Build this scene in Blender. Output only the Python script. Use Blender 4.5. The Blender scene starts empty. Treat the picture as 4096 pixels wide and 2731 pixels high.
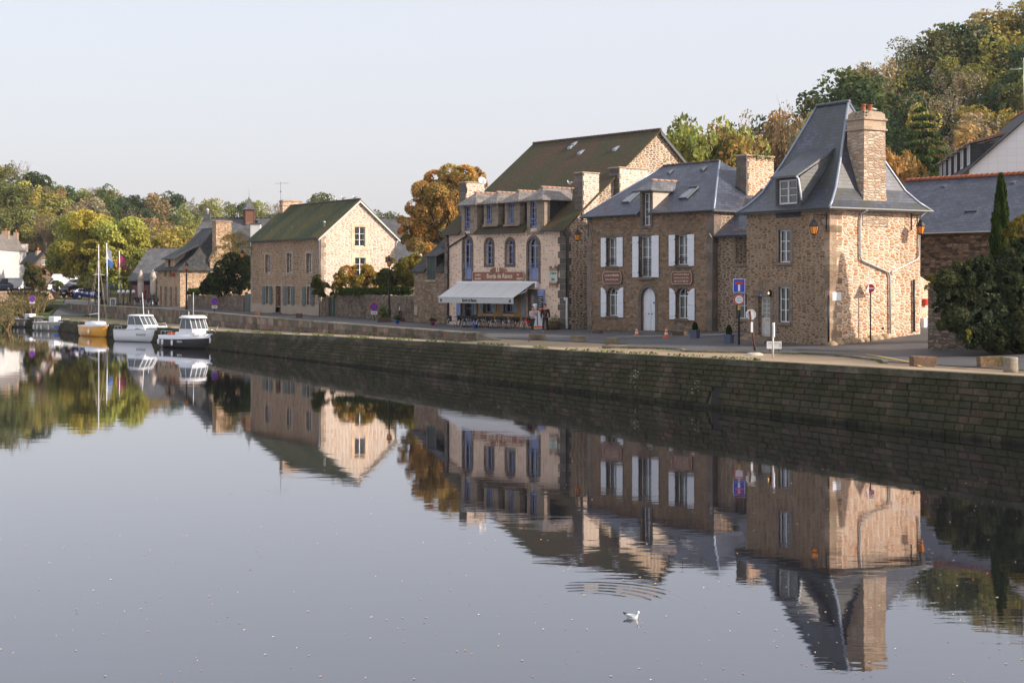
import bpy, math, random
import numpy as np
from mathutils import Vector, Matrix
from mathutils.geometry import tessellate_polygon
random.seed(7)
R = random.Random(11)
C = bpy.context.scene.collection
SC = bpy.context.scene
# ---------------- camera, world, sun, exposure ----------------
F, CX, HY, HC = 5689.0, 2048.0, 1127.0, 3.25     # focal length in photo pixels, centre column, horizon row, eye height
cam = bpy.data.cameras.new('camera'); camo = bpy.data.objects.new('camera', cam); C.objects.link(camo)
cam.sensor_width = 36.0; cam.lens = 36.0*F/4096; cam.shift_y = -(1365.5-HY)/4096
camo.location = (0, 0, HC); camo.rotation_euler = (math.pi/2, 0, 0)
cam.clip_start = 0.5; cam.clip_end = 4000
SC.camera = camo
SUN_EL = math.radians(27); SUN_AZ = (0.93, -0.37)    # horizontal direction towards the sun
w = bpy.data.worlds.new('World'); SC.world = w; w.use_nodes = True
nt = w.node_tree; nt.nodes.clear()
sky = nt.nodes.new('ShaderNodeTexSky'); sky.sky_type = 'NISHITA'; sky.sun_disc = False
sky.sun_elevation = SUN_EL; sky.sun_rotation = math.atan2(SUN_AZ[0], SUN_AZ[1]); sky.dust_density = 4; sky.air_density = 1.2; sky.ozone_density = 1.5
b1 = nt.nodes.new('ShaderNodeBackground'); b1.inputs[1].default_value = 0.05
b2 = nt.nodes.new('ShaderNodeBackground'); b2.inputs[1].default_value = 0.80
ge = nt.nodes.new('ShaderNodeTexCoord'); sx = nt.nodes.new('ShaderNodeSeparateXYZ'); rp = nt.nodes.new('ShaderNodeValToRGB')
nt.links.new(ge.outputs['Generated'], sx.inputs[0]); nt.links.new(sx.outputs[2], rp.inputs[0])
e = rp.color_ramp.elements                                   # pale veil of high cloud, a little denser and pinker low down
e[0].position = 0.0; e[0].color = (0.665, 0.645, 0.685, 1); e[1].position = 0.30; e[1].color = (0.71, 0.72, 0.79, 1)
k = e.new(0.10); k.color = (0.685, 0.68, 0.735, 1)
nt.links.new(rp.outputs[0], b2.inputs[0]); nt.links.new(sky.outputs[0], b1.inputs[0])
ad = nt.nodes.new('ShaderNodeAddShader'); out = nt.nodes.new('ShaderNodeOutputWorld')
nt.links.new(b1.outputs[0], ad.inputs[0]); nt.links.new(b2.outputs[0], ad.inputs[1]); nt.links.new(ad.outputs[0], out.inputs[0])
sl = bpy.data.lights.new('sun', 'SUN'); sl.energy = 5.0; sl.angle = math.radians(0.6); sl.color = (1.0, 0.86, 0.735)
so = bpy.data.objects.new('sun', sl); C.objects.link(so); so.location = (60, -40, 80)
sd = Vector((SUN_AZ[0]*math.cos(SUN_EL), SUN_AZ[1]*math.cos(SUN_EL), math.sin(SUN_EL)))
so.rotation_euler = sd.to_track_quat('Z', 'Y').to_euler()
vs = SC.view_settings; vs.view_transform = 'Standard'; vs.look = 'None'; vs.exposure = 0.27; vs.gamma = 1.0; vs.use_curve_mapping = False
try: SC.cycles.max_bounces = 6; SC.cycles.transparent_max_bounces = 12; SC.cycles.volume_bounces = 0
except Exception: pass
ZW = -2.1                                                   # water level; road is about 0

# ---------------- survey helpers: photo reading -> real position at a surveyed distance ----------------
def AT(px, py, D): return Vector(((px-CX)/F*D, D, HC+(HY-py)/F*D))
def G(px, py, z=0.0):
    D = F*(HC-z)/(py-HY); return Vector(((px-CX)/F*D, D, z))
class Fr:
    """wall frame: s to the right along the wall seen from outside, d inward, z up"""
    def __init__(s, A, B, z=0.0):
        s.A = Vector((A[0], A[1])); s.B = Vector((B[0], B[1])); s.L = (s.B-s.A).length
        s.u = (s.B-s.A)/s.L; s.n = Vector((-s.u.y, s.u.x))
        s.M = Matrix(((s.u.x, s.n.x, 0, s.A.x), (s.u.y, s.n.y, 0, s.A.y), (0, 0, 1, 0), (0, 0, 0, 1)))
    def sz(s, px, py, d=0.0):
        r = (px-CX)/F; o = s.A + s.n*d
        k = (o.x - r*o.y)/(r*s.u.y - s.u.x); D = o.y + k*s.u.y
        return k, HC+(HY-py)/F*D
    def pt(s, a, d, z): return s.M @ Vector((a, d, z))
    def xy(s, a, d): p = s.M @ Vector((a, d, 0)); return (p.x, p.y)

class MB:
    def __init__(s, M=None): s.v = []; s.f = []; s.c = []; s.M = M or Matrix(); s.sm = []
    def P(s, p): s.v.append(s.M @ Vector(p)); return len(s.v)-1
    def q(s, *pts, c=None, sm=False):
        s.f.append([s.P(p) for p in pts]); s.c.append(c); s.sm.append(sm); return s
    def idx(s, ids, c=None, sm=False): s.f.append(list(ids)); s.c.append(c); s.sm.append(sm)
    def hexa(s, p, c=None):
        i = [s.P(x) for x in p]
        for f in ((0,3,2,1),(4,5,6,7),(0,1,5,4),(1,2,6,5),(2,3,7,6),(3,0,4,7)): s.idx([i[k] for k in f], c)
        return s
    def box(s, x0, y0, z0, x1, y1, z1, c=None, b=0.0):
        if b > 0:
            b = min(b, (x1-x0)/3, (y1-y0)/3, (z1-z0)/3)
            P = []
            for (zz, ins) in ((z0, b), (z0+b, 0), (z1-b, 0), (z1, b)):
                P.append([s.P(t) for t in ((x0+b, y0+ins, zz), (x1-b, y0+ins, zz), (x1-ins, y0+b, zz), (x1-ins, y1-b, zz), (x1-b, y1-ins, zz), (x0+b, y1-ins, zz), (x0+ins, y1-b, zz), (x0+ins, y0+b, zz))])
            for a, d in zip(P[:-1], P[1:]):
                for i in range(8): s.idx((a[i], a[(i+1) % 8], d[(i+1) % 8], d[i]), c)
            s.idx(P[0][::-1], c); s.idx(P[-1], c); return s
        return s.hexa([(x0,y0,z0),(x1,y0,z0),(x1,y1,z0),(x0,y1,z0),(x0,y0,z1),(x1,y0,z1),(x1,y1,z1),(x0,y1,z1)], c)
    def prism(s, poly, d0, d1, axis='y', c=None):
        """extrude a 2-D outline; axis y: outline in (x,z); axis z: (x,y); axis x: (y,z)"""
        mk = {'y': lambda a, b, d: (a, d, b), 'z': lambda a, b, d: (a, b, d), 'x': lambda a, b, d: (d, a, b)}[axis]
        n = len(poly); A = [s.P(mk(a, b, d0)) for a, b in poly]; B = [s.P(mk(a, b, d1)) for a, b in poly]
        for i in range(n): s.idx((A[i], A[(i+1) % n], B[(i+1) % n], B[i]), c)
        for t in tessellate_polygon([[Vector((a, b, 0)) for a, b in poly]]):
            s.idx([A[k] for k in t], c); s.idx([B[k] for k in reversed(t)], c)
        return s
    def slab(s, pts, t=0.1, c=None):
        P = [Vector(p) for p in pts]; n = (P[1]-P[0]).cross(P[2]-P[0]).normalized()
        if n.z < 0: n = -n
        n = Vector((0, 0, 1)); k = len(P)
        A = [s.P(p) for p in P]; B = [s.P(p-n*t) for p in P]
        s.idx(A, c); s.idx(B[::-1], c)
        for i in range(k): s.idx((A[i], B[i], B[(i+1) % k], A[(i+1) % k]), c)
        return s
    def tube(s, path, r, n=8, caps=True, c=None, sm=True):
        path = [Vector(p) for p in path]; rs = r if isinstance(r, (list, tuple)) else [r]*len(path); rings = []
        up = None
        for i, p in enumerate(path):
            t = (path[min(i+1, len(path)-1)]-path[max(i-1, 0)])
            if t.length < 1e-9: t = Vector((0, 0, 1))
            t.normalize()
            if up is None: up = Vector((0, 0, 1)) if abs(t.z) < 0.9 else Vector((1, 0, 0))
            x = t.cross(up).normalized(); y = x.cross(t).normalized(); up = y
            rings.append([s.P(p + (x*math.cos(k*2*math.pi/n)+y*math.sin(k*2*math.pi/n))*rs[i]) for k in range(n)])
        for a, b in zip(rings[:-1], rings[1:]):
            for k in range(n): s.idx((a[k], a[(k+1) % n], b[(k+1) % n], b[k]), c, sm)
        if caps: s.idx(rings[0][::-1], c); s.idx(rings[-1], c)
        return s
    def lathe(s, prof, at=(0, 0, 0), n=12, c=None, sm=True, sx=1, sy=1):
        rings = []
        for (r, z) in prof:
            rings.append([s.P((at[0]+r*sx*math.cos(k*2*math.pi/n), at[1]+r*sy*math.sin(k*2*math.pi/n), at[2]+z)) for k in range(n)])
        for a, b in zip(rings[:-1], rings[1:]):
            for k in range(n): s.idx((a[k], a[(k+1) % n], b[(k+1) % n], b[k]), c, sm)
        s.idx(rings[0][::-1], c); s.idx(rings[-1], c); return s
    def loft(s, rings, c=None, sm=True, close=True, caps=True):
        I = [[s.P(p) for p in r] for r in rings]; n = len(I[0])
        for a, b in zip(I[:-1], I[1:]):
            for k in range(n if close else n-1): s.idx((a[k], a[(k+1) % n], b[(k+1) % n], b[k]), c, sm)
        if caps: s.idx(I[0][::-1], c); s.idx(I[-1], c)
        return s
    def wall(s, outline, holes=(), d=0.0, depth=0.3):
        """outline and holes as (s,z) loops; front skin plus reveals running inward"""
        loops = [[Vector((a, b, 0)) for a, b in outline]]+[[Vector((a, b, 0)) for a, b in h] for h in holes]
        flat = [p for l in loops for p in l]; ids = [s.P((p.x, d, p.y)) for p in flat]
        for t in tessellate_polygon(loops):
            a, b, cc = [flat[k] for k in t]
            if abs((b-a).cross(cc-a).z) > 1e-7:
                t = t if (b-a).cross(cc-a).z > 0 else t[::-1]
                s.idx([ids[k] for k in t])
        for h in holes:
            m = len(h)
            for i in range(m):
                (a, b), (e, f) = h[i], h[(i+1) % m]; s.q((a, d, b), (e, d, f), (e, d+depth, f), (a, d+depth, b))
        return s
    def ring(s, outer, inner, d0, d1, c=None):
        n = len(outer)
        O0 = [s.P((a, d0, b)) for a, b in outer]; O1 = [s.P((a, d1, b)) for a, b in outer]
        I0 = [s.P((a, d0, b)) for a, b in inner]; I1 = [s.P((a, d1, b)) for a, b in inner]
        for i in range(n):
            j = (i+1) % n
            s.idx((O0[i], O0[j], I0[j], I0[i]), c); s.idx((O0[j], O0[i], O1[i], O1[j]), c); s.idx((I0[i], I0[j], I1[j], I1[i]), c)
        return s
    def build(s, name, mat, parent=None, loc=None, tags=None):
        base = Vector(WL.get(parent.name, (0, 0, 0))) if parent is not None else Vector(loc or (0, 0, 0))
        me = bpy.data.meshes.new(name); me.from_pydata([tuple(v-base) for v in s.v], [], s.f)
        me.materials.append(mat)
        uv = me.uv_layers.new(name='UVMap'); col = None
        if any(c is not None for c in s.c): col = me.color_attributes.new('Col', 'FLOAT_COLOR', 'CORNER')
        V = s.v; ud = [0.0]*(2*len(me.loops)); cd = [1.0]*(4*len(me.loops))
        for p in me.polygons:
            vi = p.vertices; a = V[vi[0]]; n = Vector((0, 0, 0))
            for i in range(1, len(vi)-1): n += (V[vi[i]]-a).cross(V[vi[i+1]]-a)
            if n.length > 0: n.normalize()
            if abs(n.z) > 0.98: t = Vector((1, 0, 0)); b = Vector((0, 1, 0))
            else:
                t = Vector((-n.y, n.x, 0)).normalized(); b = n.cross(t)
            cc = s.c[p.index]
            for k, li in enumerate(p.loop_indices):
                q = V[vi[k]]; ud[2*li] = q.dot(t); ud[2*li+1] = q.dot(b)
                if cc is not None: cd[4*li:4*li+3] = cc[:3]
        uv.data.foreach_set('uv', ud)
        if col: col.data.foreach_set('color', cd)
        me.polygons.foreach_set('use_smooth', s.sm)
        o = bpy.data.objects.new(name, me); C.objects.link(o)
        if parent is not None: o.parent = parent; WL[o.name] = tuple(base)
        else: o.location = base; WL[o.name] = tuple(base)
        if tags: tag(o, *tags)
        return o
WL = {}
def tag(o, label=None, cat=None, group=None, kind=None):
    if label: o['label'] = label
    if cat: o['category'] = cat
    if group: o['group'] = group
    if kind: o['kind'] = kind
    return o
def root(name, label, cat, loc=(0, 0, 0), group=None, kind=None):
    o = bpy.data.objects.new(name, None); C.objects.link(o); o.location = loc; o.empty_display_size = 0.3; WL[o.name] = tuple(loc)
    return tag(o, label, cat, group, kind)
def dup(src, loc, rz=0.0, label=None, scale=None):
    def cp(o, par):
        c = o.copy(); C.objects.link(c)
        if par is not None: c.parent = par
        for ch in list(o.children): cp(ch, c)
        return c
    r = cp(src, None); r.location = loc; r.rotation_euler = (0, 0, rz)
    if scale: r.scale = scale if isinstance(scale, (tuple, list)) else (scale,)*3
    if label: r['label'] = label
    return r
# ---------------- materials ----------------
class Nd:
    def __init__(s, name):
        s.m = bpy.data.materials.new(name); s.m.use_nodes = True; s.t = s.m.node_tree; s.t.nodes.clear()
        s.out = s.t.nodes.new('ShaderNodeOutputMaterial')
    def n(s, ty, _o=0, **kw):
        nd = s.t.nodes.new('ShaderNode'+ty)
        for k, v in kw.items():
            if k.startswith('i_'):
                key = k[2:]; key = int(key) if key.isdigit() else key.replace('_', ' ')
                if hasattr(v, 'links') or isinstance(v, bpy.types.NodeSocket): s.t.links.new(v, nd.inputs[key])
                else: nd.inputs[key].default_value = v
            else: setattr(nd, k, v)
        return nd.outputs[_o] if _o is not None else nd
    def mix(s, f, a, b, mode='MIX'):
        nd = s.t.nodes.new('ShaderNodeMix'); nd.data_type = 'RGBA'; nd.blend_type = mode
        for i, v in ((0, f), (6, a), (7, b)):
            if isinstance(v, bpy.types.NodeSocket): s.t.links.new(v, nd.inputs[i])
            else: nd.inputs[i].default_value = (v if i == 0 else (*v[:3], 1))
        return nd.outputs[2]
    def math(s, op, a, b=0.0, cl=False):
        nd = s.t.nodes.new('ShaderNodeMath'); nd.operation = op; nd.use_clamp = cl
        for i, v in ((0, a), (1, b)):
            if isinstance(v, bpy.types.NodeSocket): s.t.links.new(v, nd.inputs[i])
            else: nd.inputs[i].default_value = v
        return nd.outputs[0]
    def ramp(s, f, stops, interp='LINEAR'):
        nd = s.t.nodes.new('ShaderNodeValToRGB'); s.t.links.new(f, nd.inputs[0]); cr = nd.color_ramp; cr.interpolation = interp
        while len(cr.elements) < len(stops): cr.elements.new(0.5)
        for el, (p, c) in zip(cr.elements, stops):
            el.position = p; el.color = (*c, 1) if isinstance(c, (tuple, list)) else (c, c, c, 1)
        return nd.outputs[0]
    def uv(s, sc=(1, 1, 1), rot=(0, 0, 0)):
        u = s.n('UVMap', uv_map='UVMap')
        return s.n('Mapping', i_Vector=u, i_Scale=sc, i_Rotation=rot)
    def pos(s, sc=(1, 1, 1)):
        g = s.n('NewGeometry'); return s.n('Mapping', i_Vector=g, i_Scale=sc)
    def noise(s, vec, scale=5.0, detail=3.0, rough=0.5, o=0): return s.n('TexNoise', _o=o, i_Vector=vec, i_Scale=scale, i_Detail=detail, i_Roughness=rough)
    def fin(s, col, rough=0.8, bump=None, dist=0.02, strength=1.0, metal=0.0, spec=None, **kw):
        b = s.t.nodes.new('ShaderNodeBsdfPrincipled')
        for k, v in (('Base Color', col), ('Roughness', rough), ('Metallic', metal)):
            if isinstance(v, bpy.types.NodeSocket): s.t.links.new(v, b.inputs[k])
            else: b.inputs[k].default_value = (*v[:3], 1) if k == 'Base Color' else v
        if spec is not None: b.inputs['Specular IOR Level'].default_value = spec
        for k, v in kw.items(): b.inputs[k.replace('_', ' ')].default_value = v
        if bump is not None:
            n = s.n('Bump', i_Height=bump, i_Distance=dist, i_Strength=strength); s.t.links.new(n, b.inputs['Normal'])
        s.t.links.new(b.outputs[0], s.out.inputs[0]); return s.m
def plain(name, col, rough=0.6, metal=0.0, var=0.12, sc=6.0, spec=None):
    d = Nd(name); n = d.noise(d.pos(), sc, 4); f = d.ramp(n, [(0.3, 1-var), (0.7, 1+var*0.4)])
    return d.fin(d.mix(1.0, col, f, 'MULTIPLY'), rough, metal=metal, spec=spec)
def rubble(name, cols, mortar, size=(0.34, 0.2), mw=0.06, stain=0.35, low=(0.5, 0.45, 0.4), rnd=0.8, bump=0.05, drop=0.0):
    d = Nd(name); u = d.uv()
    wv = d.noise(u, 1.6, 3, 0.6, o=1); wv2 = d.noise(u, 6.0, 2, 0.6, o=1)
    o1 = d.n('VectorMath', operation='MULTIPLY_ADD', i_0=wv, i_1=(0.26, 0.26, 0), i_2=u)
    o2 = d.n('VectorMath', operation='MULTIPLY_ADD', i_0=wv2, i_1=(0.09, 0.07, 0), i_2=o1)
    m = d.n('Mapping', i_Vector=o2, i_Scale=(1/size[0], 1/size[1], 1))
    v1 = d.n('TexVoronoi', _o=None, voronoi_dimensions='2D', feature='F1', i_Vector=m, i_Scale=1.0, i_Randomness=rnd)
    ve = d.n('TexVoronoi', voronoi_dimensions='2D', feature='DISTANCE_TO_EDGE', i_Vector=m, i_Scale=1.0, i_Randomness=rnd)
    rc = d.n('SeparateColor', _o=0, i_Color=v1.outputs['Color'])
    rc2 = d.n('SeparateColor', _o=1, i_Color=v1.outputs['Color'])
    n = len(cols); st = d.ramp(rc, [(i/n, c) for i, c in enumerate(cols)], 'CONSTANT')
    fine = d.noise(u, 22.0, 5, 0.7)
    st = d.mix(1.0, st, d.ramp(fine, [(0.25, 0.62), (0.75, 1.3)]), 'MULTIPLY')
    st = d.mix(0.35, st, d.mix(1.0, st, d.ramp(rc2, [(0, 0.5), (1, 1.5)]), 'MULTIPLY'))
    ed = d.math('ADD', ve, d.math('MULTIPLY', d.math('SUBTRACT', fine, 0.5), 0.16))
    mo = d.ramp(ed, [(max(mw-0.03, 0.0), 1.0), (mw+0.05, 0.0)])
    mc = d.mix(1.0, mortar, d.ramp(d.noise(u, 9.0, 4, 0.7), [(0.3, 0.7), (0.7, 1.15)]), 'MULTIPLY')
    gone = d.math('LESS_THAN', rc2, drop)
    c = d.mix(d.math('MAXIMUM', mo, d.math('MULTIPLY', gone, 0.85)), st, mc)
    big = d.noise(d.uv((1, 0.5, 1)), 0.5, 5, 0.62)
    c = d.mix(stain, c, d.mix(1.0, c, d.ramp(big, [(0.35, low), (0.62, (1.2, 1.17, 1.12))]), 'MULTIPLY'))
    h = d.math('ADD', d.math('MULTIPLY', d.ramp(ed, [(mw*0.5, 0.0), (mw+0.12, 1.0)]), 1.0), d.math('MULTIPLY', fine, 0.35))
    return d.fin(c, 0.9, h, bump, 0.9, spec=0.2)
def slate(name, base, var=0.35, moss=0.0, mcol=((0.05, 0.055, 0.018), (0.12, 0.085, 0.035)), row=0.19, wd=0.3, lichen=0.0, rough=0.5, spec=0.35):
    d = Nd(name); u = d.uv()
    br = d.n('TexBrick', _o=None, i_Vector=u, i_Color1=(1-var, 1-var, 1-var, 1), i_Color2=(1+var, 1+var, 1+var, 1), i_Mortar=(0.18, 0.18, 0.18, 1), i_Scale=1.0, i_Mortar_Size=0.013, i_Brick_Width=wd, i_Row_Height=row, i_Mortar_Smooth=0.3)
    c = d.mix(1.0, base, br.outputs[0], 'MULTIPLY')
    n1 = d.noise(u, 0.9, 5, 0.65); c = d.mix(1.0, c, d.ramp(n1, [(0.3, 0.62), (0.72, 1.35)]), 'MULTIPLY')
    if moss > 0:
        mm = d.noise(d.uv((0.55, 0.16, 1)), 1.6, 6, 0.7); m2 = d.noise(u, 7.0, 4, 0.7)
        mc = d.ramp(d.noise(d.uv((0.5, 0.14, 1)), 0.9, 4, 0.6), [(0.38, mcol[0]), (0.62, mcol[1])])
        mc = d.mix(1.0, mc, d.ramp(m2, [(0.3, 0.5), (0.7, 1.5)]), 'MULTIPLY')
        f = d.math('MULTIPLY', d.ramp(mm, [(0.62-moss*0.45, 0.0), (0.78-moss*0.45, 1.0)]), d.ramp(m2, [(0.25, 0.55), (0.6, 1.0)]))
        c = d.mix(f, c, mc)
    if lichen > 0:
        l = d.noise(d.uv((1.0, 0.45, 1)), 5.0, 6, 0.75); c = d.mix(d.ramp(l, [(0.60, 0.0), (0.66, lichen)]), c, (0.30, 0.33, 0.29))
    gy = d.n('SeparateXYZ', _o=1, i_Vector=u); fr = d.math('FRACT', d.math('DIVIDE', gy, row))
    h = d.math('ADD', d.math('MULTIPLY', d.math('SUBTRACT', 1.0, fr), 1.0), d.math('MULTIPLY', n1, 0.6))
    return d.fin(c, rough, h, 0.02, 0.7, spec=spec)
def stonecol(name, mcol=(0.5, 0.5, 0.5), moss=0.0, mossc=(0.035, 0.045, 0.015), joints=None, var=(0.55, 1.35), grain=14.0, wet=None, tint=(1, 1, 1)):
    """stone whose stones carry their own colour in the Col attribute"""
    d = Nd(name); p = d.pos(); a = d.n('Attribute', attribute_name='Col')
    g = d.noise(p, grain, 6, 0.7); c = d.mix(1.0, a, d.ramp(g, [(0.28, var[0]), (0.72, var[1])]), 'MULTIPLY')
    g2 = d.noise(p, 1.3, 5, 0.65); c = d.mix(1.0, c, d.ramp(g2, [(0.3, 0.6), (0.7, 1.25)]), 'MULTIPLY')
    if moss > 0:
        m = d.noise(d.pos((1, 1, 1.6)), 0.55, 6, 0.68); m3 = d.noise(p, 6.0, 4, 0.7)
        f = d.math('MULTIPLY', d.ramp(m, [(0.60-moss*0.3, 0.0), (0.72-moss*0.3, 0.85)]), d.ramp(m3, [(0.3, 0.4), (0.6, 1.0)]))
        c = d.mix(f, c, d.mix(1.0, mossc, d.ramp(g, [(0.3, 0.5), (0.7, 1.6)]), 'MULTIPLY'))
    if wet is not None:
        z = d.n('SeparateXYZ', _o=2, i_Vector=p); zz = d.math('ADD', z, d.math('MULTIPLY', g2, 0.5))
        c = d.mix(d.ramp(d.math('SUBTRACT', zz, wet), [(0.22, 1.0), (0.42, 0.0)]), c, (0.012, 0.013, 0.009))
    return d.fin(c, 0.9, g, 0.03, 0.8, spec=0.2)
def rgbvar(c, k=0.18, r=R): f = 1+r.uniform(-k, k); return tuple(x*f*(1+r.uniform(-0.05, 0.05)) for x in c)

M = {}
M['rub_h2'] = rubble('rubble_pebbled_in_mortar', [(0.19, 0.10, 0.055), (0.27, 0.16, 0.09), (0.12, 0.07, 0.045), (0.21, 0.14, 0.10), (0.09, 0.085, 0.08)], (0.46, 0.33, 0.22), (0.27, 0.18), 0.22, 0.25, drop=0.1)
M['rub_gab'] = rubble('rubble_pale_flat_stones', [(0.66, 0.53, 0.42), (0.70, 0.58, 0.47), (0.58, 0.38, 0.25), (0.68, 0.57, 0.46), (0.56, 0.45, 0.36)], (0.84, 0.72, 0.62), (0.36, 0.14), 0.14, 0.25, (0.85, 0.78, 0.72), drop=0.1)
M['rub_crep'] = rubble('rubble_dark_flat_stones', [(0.26, 0.18, 0.12), (0.36, 0.26, 0.18), (0.19, 0.14, 0.10), (0.32, 0.25, 0.20), (0.40, 0.26, 0.16)], (0.66, 0.55, 0.43), (0.36, 0.15), 0.14, 0.25, drop=0.05)
M['rub_h4'] = rubble('rubble_brown_granite', [(0.23, 0.15, 0.095), (0.29, 0.195, 0.125), (0.33, 0.235, 0.165), (0.19, 0.13, 0.09), (0.31, 0.175, 0.10), (0.26, 0.205, 0.16)], (0.31, 0.23, 0.155), (0.33, 0.145), 0.08, 0.35)
M['rub_link'] = rubble('rubble_brown_in_pale_mortar', [(0.20, 0.13, 0.09), (0.25, 0.165, 0.115), (0.17, 0.115, 0.08), (0.27, 0.20, 0.15)], (0.47, 0.37, 0.27), (0.34, 0.16), 0.12, 0.3)
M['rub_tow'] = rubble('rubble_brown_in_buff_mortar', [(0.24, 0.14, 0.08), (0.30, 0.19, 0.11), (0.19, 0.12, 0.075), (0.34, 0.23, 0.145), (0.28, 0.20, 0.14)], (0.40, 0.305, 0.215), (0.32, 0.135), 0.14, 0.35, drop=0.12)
M['rub_tow_lit'] = rubble('rubble_honey_sun_lightened', [(0.56, 0.36, 0.215), (0.62, 0.45, 0.31), (0.52, 0.29, 0.16), (0.64, 0.49, 0.37), (0.53, 0.25, 0.13)], (0.78, 0.62, 0.49), (0.36, 0.145), 0.14, 0.4, (0.74, 0.60, 0.50), drop=0.15)  # lit copy of the tower rubble, sun brightness put into the colour
M['rub_dark'] = rubble('rubble_dark_brown', [(0.20, 0.13, 0.085), (0.26, 0.175, 0.12), (0.12, 0.08, 0.06), (0.30, 0.22, 0.16), (0.09, 0.065, 0.05)], (0.15, 0.11, 0.08), (0.36, 0.15), 0.07, 0.4)
M['rub_wall'] = rubble('rubble_garden_wall', [(0.22, 0.16, 0.12), (0.30, 0.23, 0.18), (0.17, 0.125, 0.095), (0.25, 0.21, 0.18)], (0.16, 0.12, 0.09), (0.34, 0.16), 0.07, 0.5, (0.5, 0.5, 0.42))
M['rub_ann'] = rubble('rubble_tan_annex', [(0.32, 0.23, 0.16), (0.37, 0.27, 0.19), (0.27, 0.18, 0.12), (0.40, 0.31, 0.23)], (0.28, 0.205, 0.15), (0.34, 0.15), 0.08, 0.4)
M['rub_rest'] = rubble('rubble_orange_granite', [(0.44, 0.28, 0.17), (0.52, 0.36, 0.23), (0.36, 0.22, 0.14), (0.56, 0.42, 0.30)], (0.56, 0.42, 0.29), (0.42, 0.2), 0.10, 0.35)
M['sl_blue'] = slate('slate_blue_grey', (0.050, 0.058, 0.086), 0.35, rough=0.5, spec=0.6)
M['sl_tow'] = slate('slate_blue_dark_mossy', (0.042, 0.049, 0.076), 0.45, moss=0.40, mcol=((0.016, 0.018, 0.010), (0.038, 0.042, 0.016)), rough=0.48, spec=0.9)
M['sl_moss'] = slate('slate_green_mossy', (0.035, 0.036, 0.036), 0.4, moss=1.1, mcol=((0.024, 0.040, 0.008), (0.085, 0.072, 0.014)), lichen=0.8, rough=0.85)
M['sl_big'] = slate('slate_brown_mossy', (0.030, 0.032, 0.036), 0.5, moss=0.9, mcol=((0.046, 0.048, 0.014), (0.080, 0.045, 0.020)), lichen=0.25, rough=0.85)
M['sl_grey'] = slate('slate_plain_grey', (0.105, 0.105, 0.11), 0.2)
M['sl_old'] = slate('slate_old_dark', (0.048, 0.05, 0.053), 0.45, moss=0.4, mcol=((0.022, 0.022, 0.015), (0.04, 0.035, 0.022)), rough=0.7)
M['sl_pink'] = slate('slate_weathered_pale', (0.22, 0.19, 0.17), 0.3, moss=0.25, mcol=((0.11, 0.10, 0.075), (0.16, 0.13, 0.10)))
def plaster(name, col, spot, dens=0.62, size=(0.3, 0.13)):
    d = Nd(name); u = d.uv(); wv = d.noise(u, 3.0, 3, 0.6, o=1)
    o = d.n('VectorMath', operation='MULTIPLY_ADD', i_0=wv, i_1=(0.3, 0.3, 0), i_2=u)
    v = d.n('TexVoronoi', _o=None, voronoi_dimensions='2D', feature='F1', i_Vector=d.n('Mapping', i_Vector=o, i_Scale=(1/size[0], 1/size[1], 1)), i_Scale=1.0)
    r1 = d.n('SeparateColor', _o=0, i_Color=v.outputs['Color'])
    s1 = d.math('MULTIPLY', d.math('GREATER_THAN', r1, dens), d.math('LESS_THAN', v.outputs['Distance'], 0.30))
    n = d.noise(u, 0.6, 5, 0.65)
    c = d.mix(1.0, col, d.ramp(n, [(0.3, 0.84), (0.7, 1.08)]), 'MULTIPLY')
    c = d.mix(d.math('MULTIPLY', s1, 0.8), c, spot); f = d.noise(u, 30, 3)
    return d.fin(c, 0.92, f, 0.01, 0.6, spec=0.2)
M['pl_pink'] = plaster('plaster_pink_with_stones', (0.74, 0.55, 0.42), (0.30, 0.21, 0.15))
M['pl_ochre'] = plaster('plaster_ochre', (0.50, 0.27, 0.10), (0.3, 0.16, 0.08), 0.8)
M['pl_plinth'] = plaster('plaster_grey_plinth', (0.40, 0.32, 0.25), (0.34, 0.27, 0.2), 0.9)
M['pl_white'] = plain('painted_white_render', (0.64, 0.63, 0.62), 0.85, sc=0.8)
def granite(name, col, dark=0.6, bw=0.5, rh=0.32):
    d = Nd(name); u = d.uv(); g = d.noise(u, 16, 6, 0.7)
    br = d.n('TexBrick', _o=0, i_Vector=u, i_Color1=(0.75, 0.75, 0.75, 1), i_Color2=(1.2, 1.15, 1.1, 1), i_Mortar=(1.35, 1.3, 1.2, 1), i_Scale=1.0, i_Mortar_Size=0.016, i_Brick_Width=bw, i_Row_Height=rh)
    c = d.mix(1.0, col, br, 'MULTIPLY'); c = d.mix(1.0, c, d.ramp(g, [(0.3, dark), (0.7, 1.25)]), 'MULTIPLY')
    return d.fin(c, 0.9, g, 0.02, 0.6, spec=0.2)
M['gran_dark'] = granite('granite_dark', (0.155, 0.13, 0.11))
M['gran_mid'] = granite('granite_mid', (0.22, 0.175, 0.14))
M['gran_pale'] = granite('granite_pale', (0.40, 0.32, 0.25))
M['gran_crep'] = granite('granite_grey_bands', (0.15, 0.125, 0.105), bw=3.0, rh=0.36)
M['stonecol'] = stonecol('stone_own_colour')
M['quaystone'] = stonecol('quay_stone_mossy', moss=0.65, mossc=(0.030, 0.034, 0.013), wet=ZW+0.02)
M['parastone'] = stonecol('parapet_stone', moss=0.22)
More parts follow.
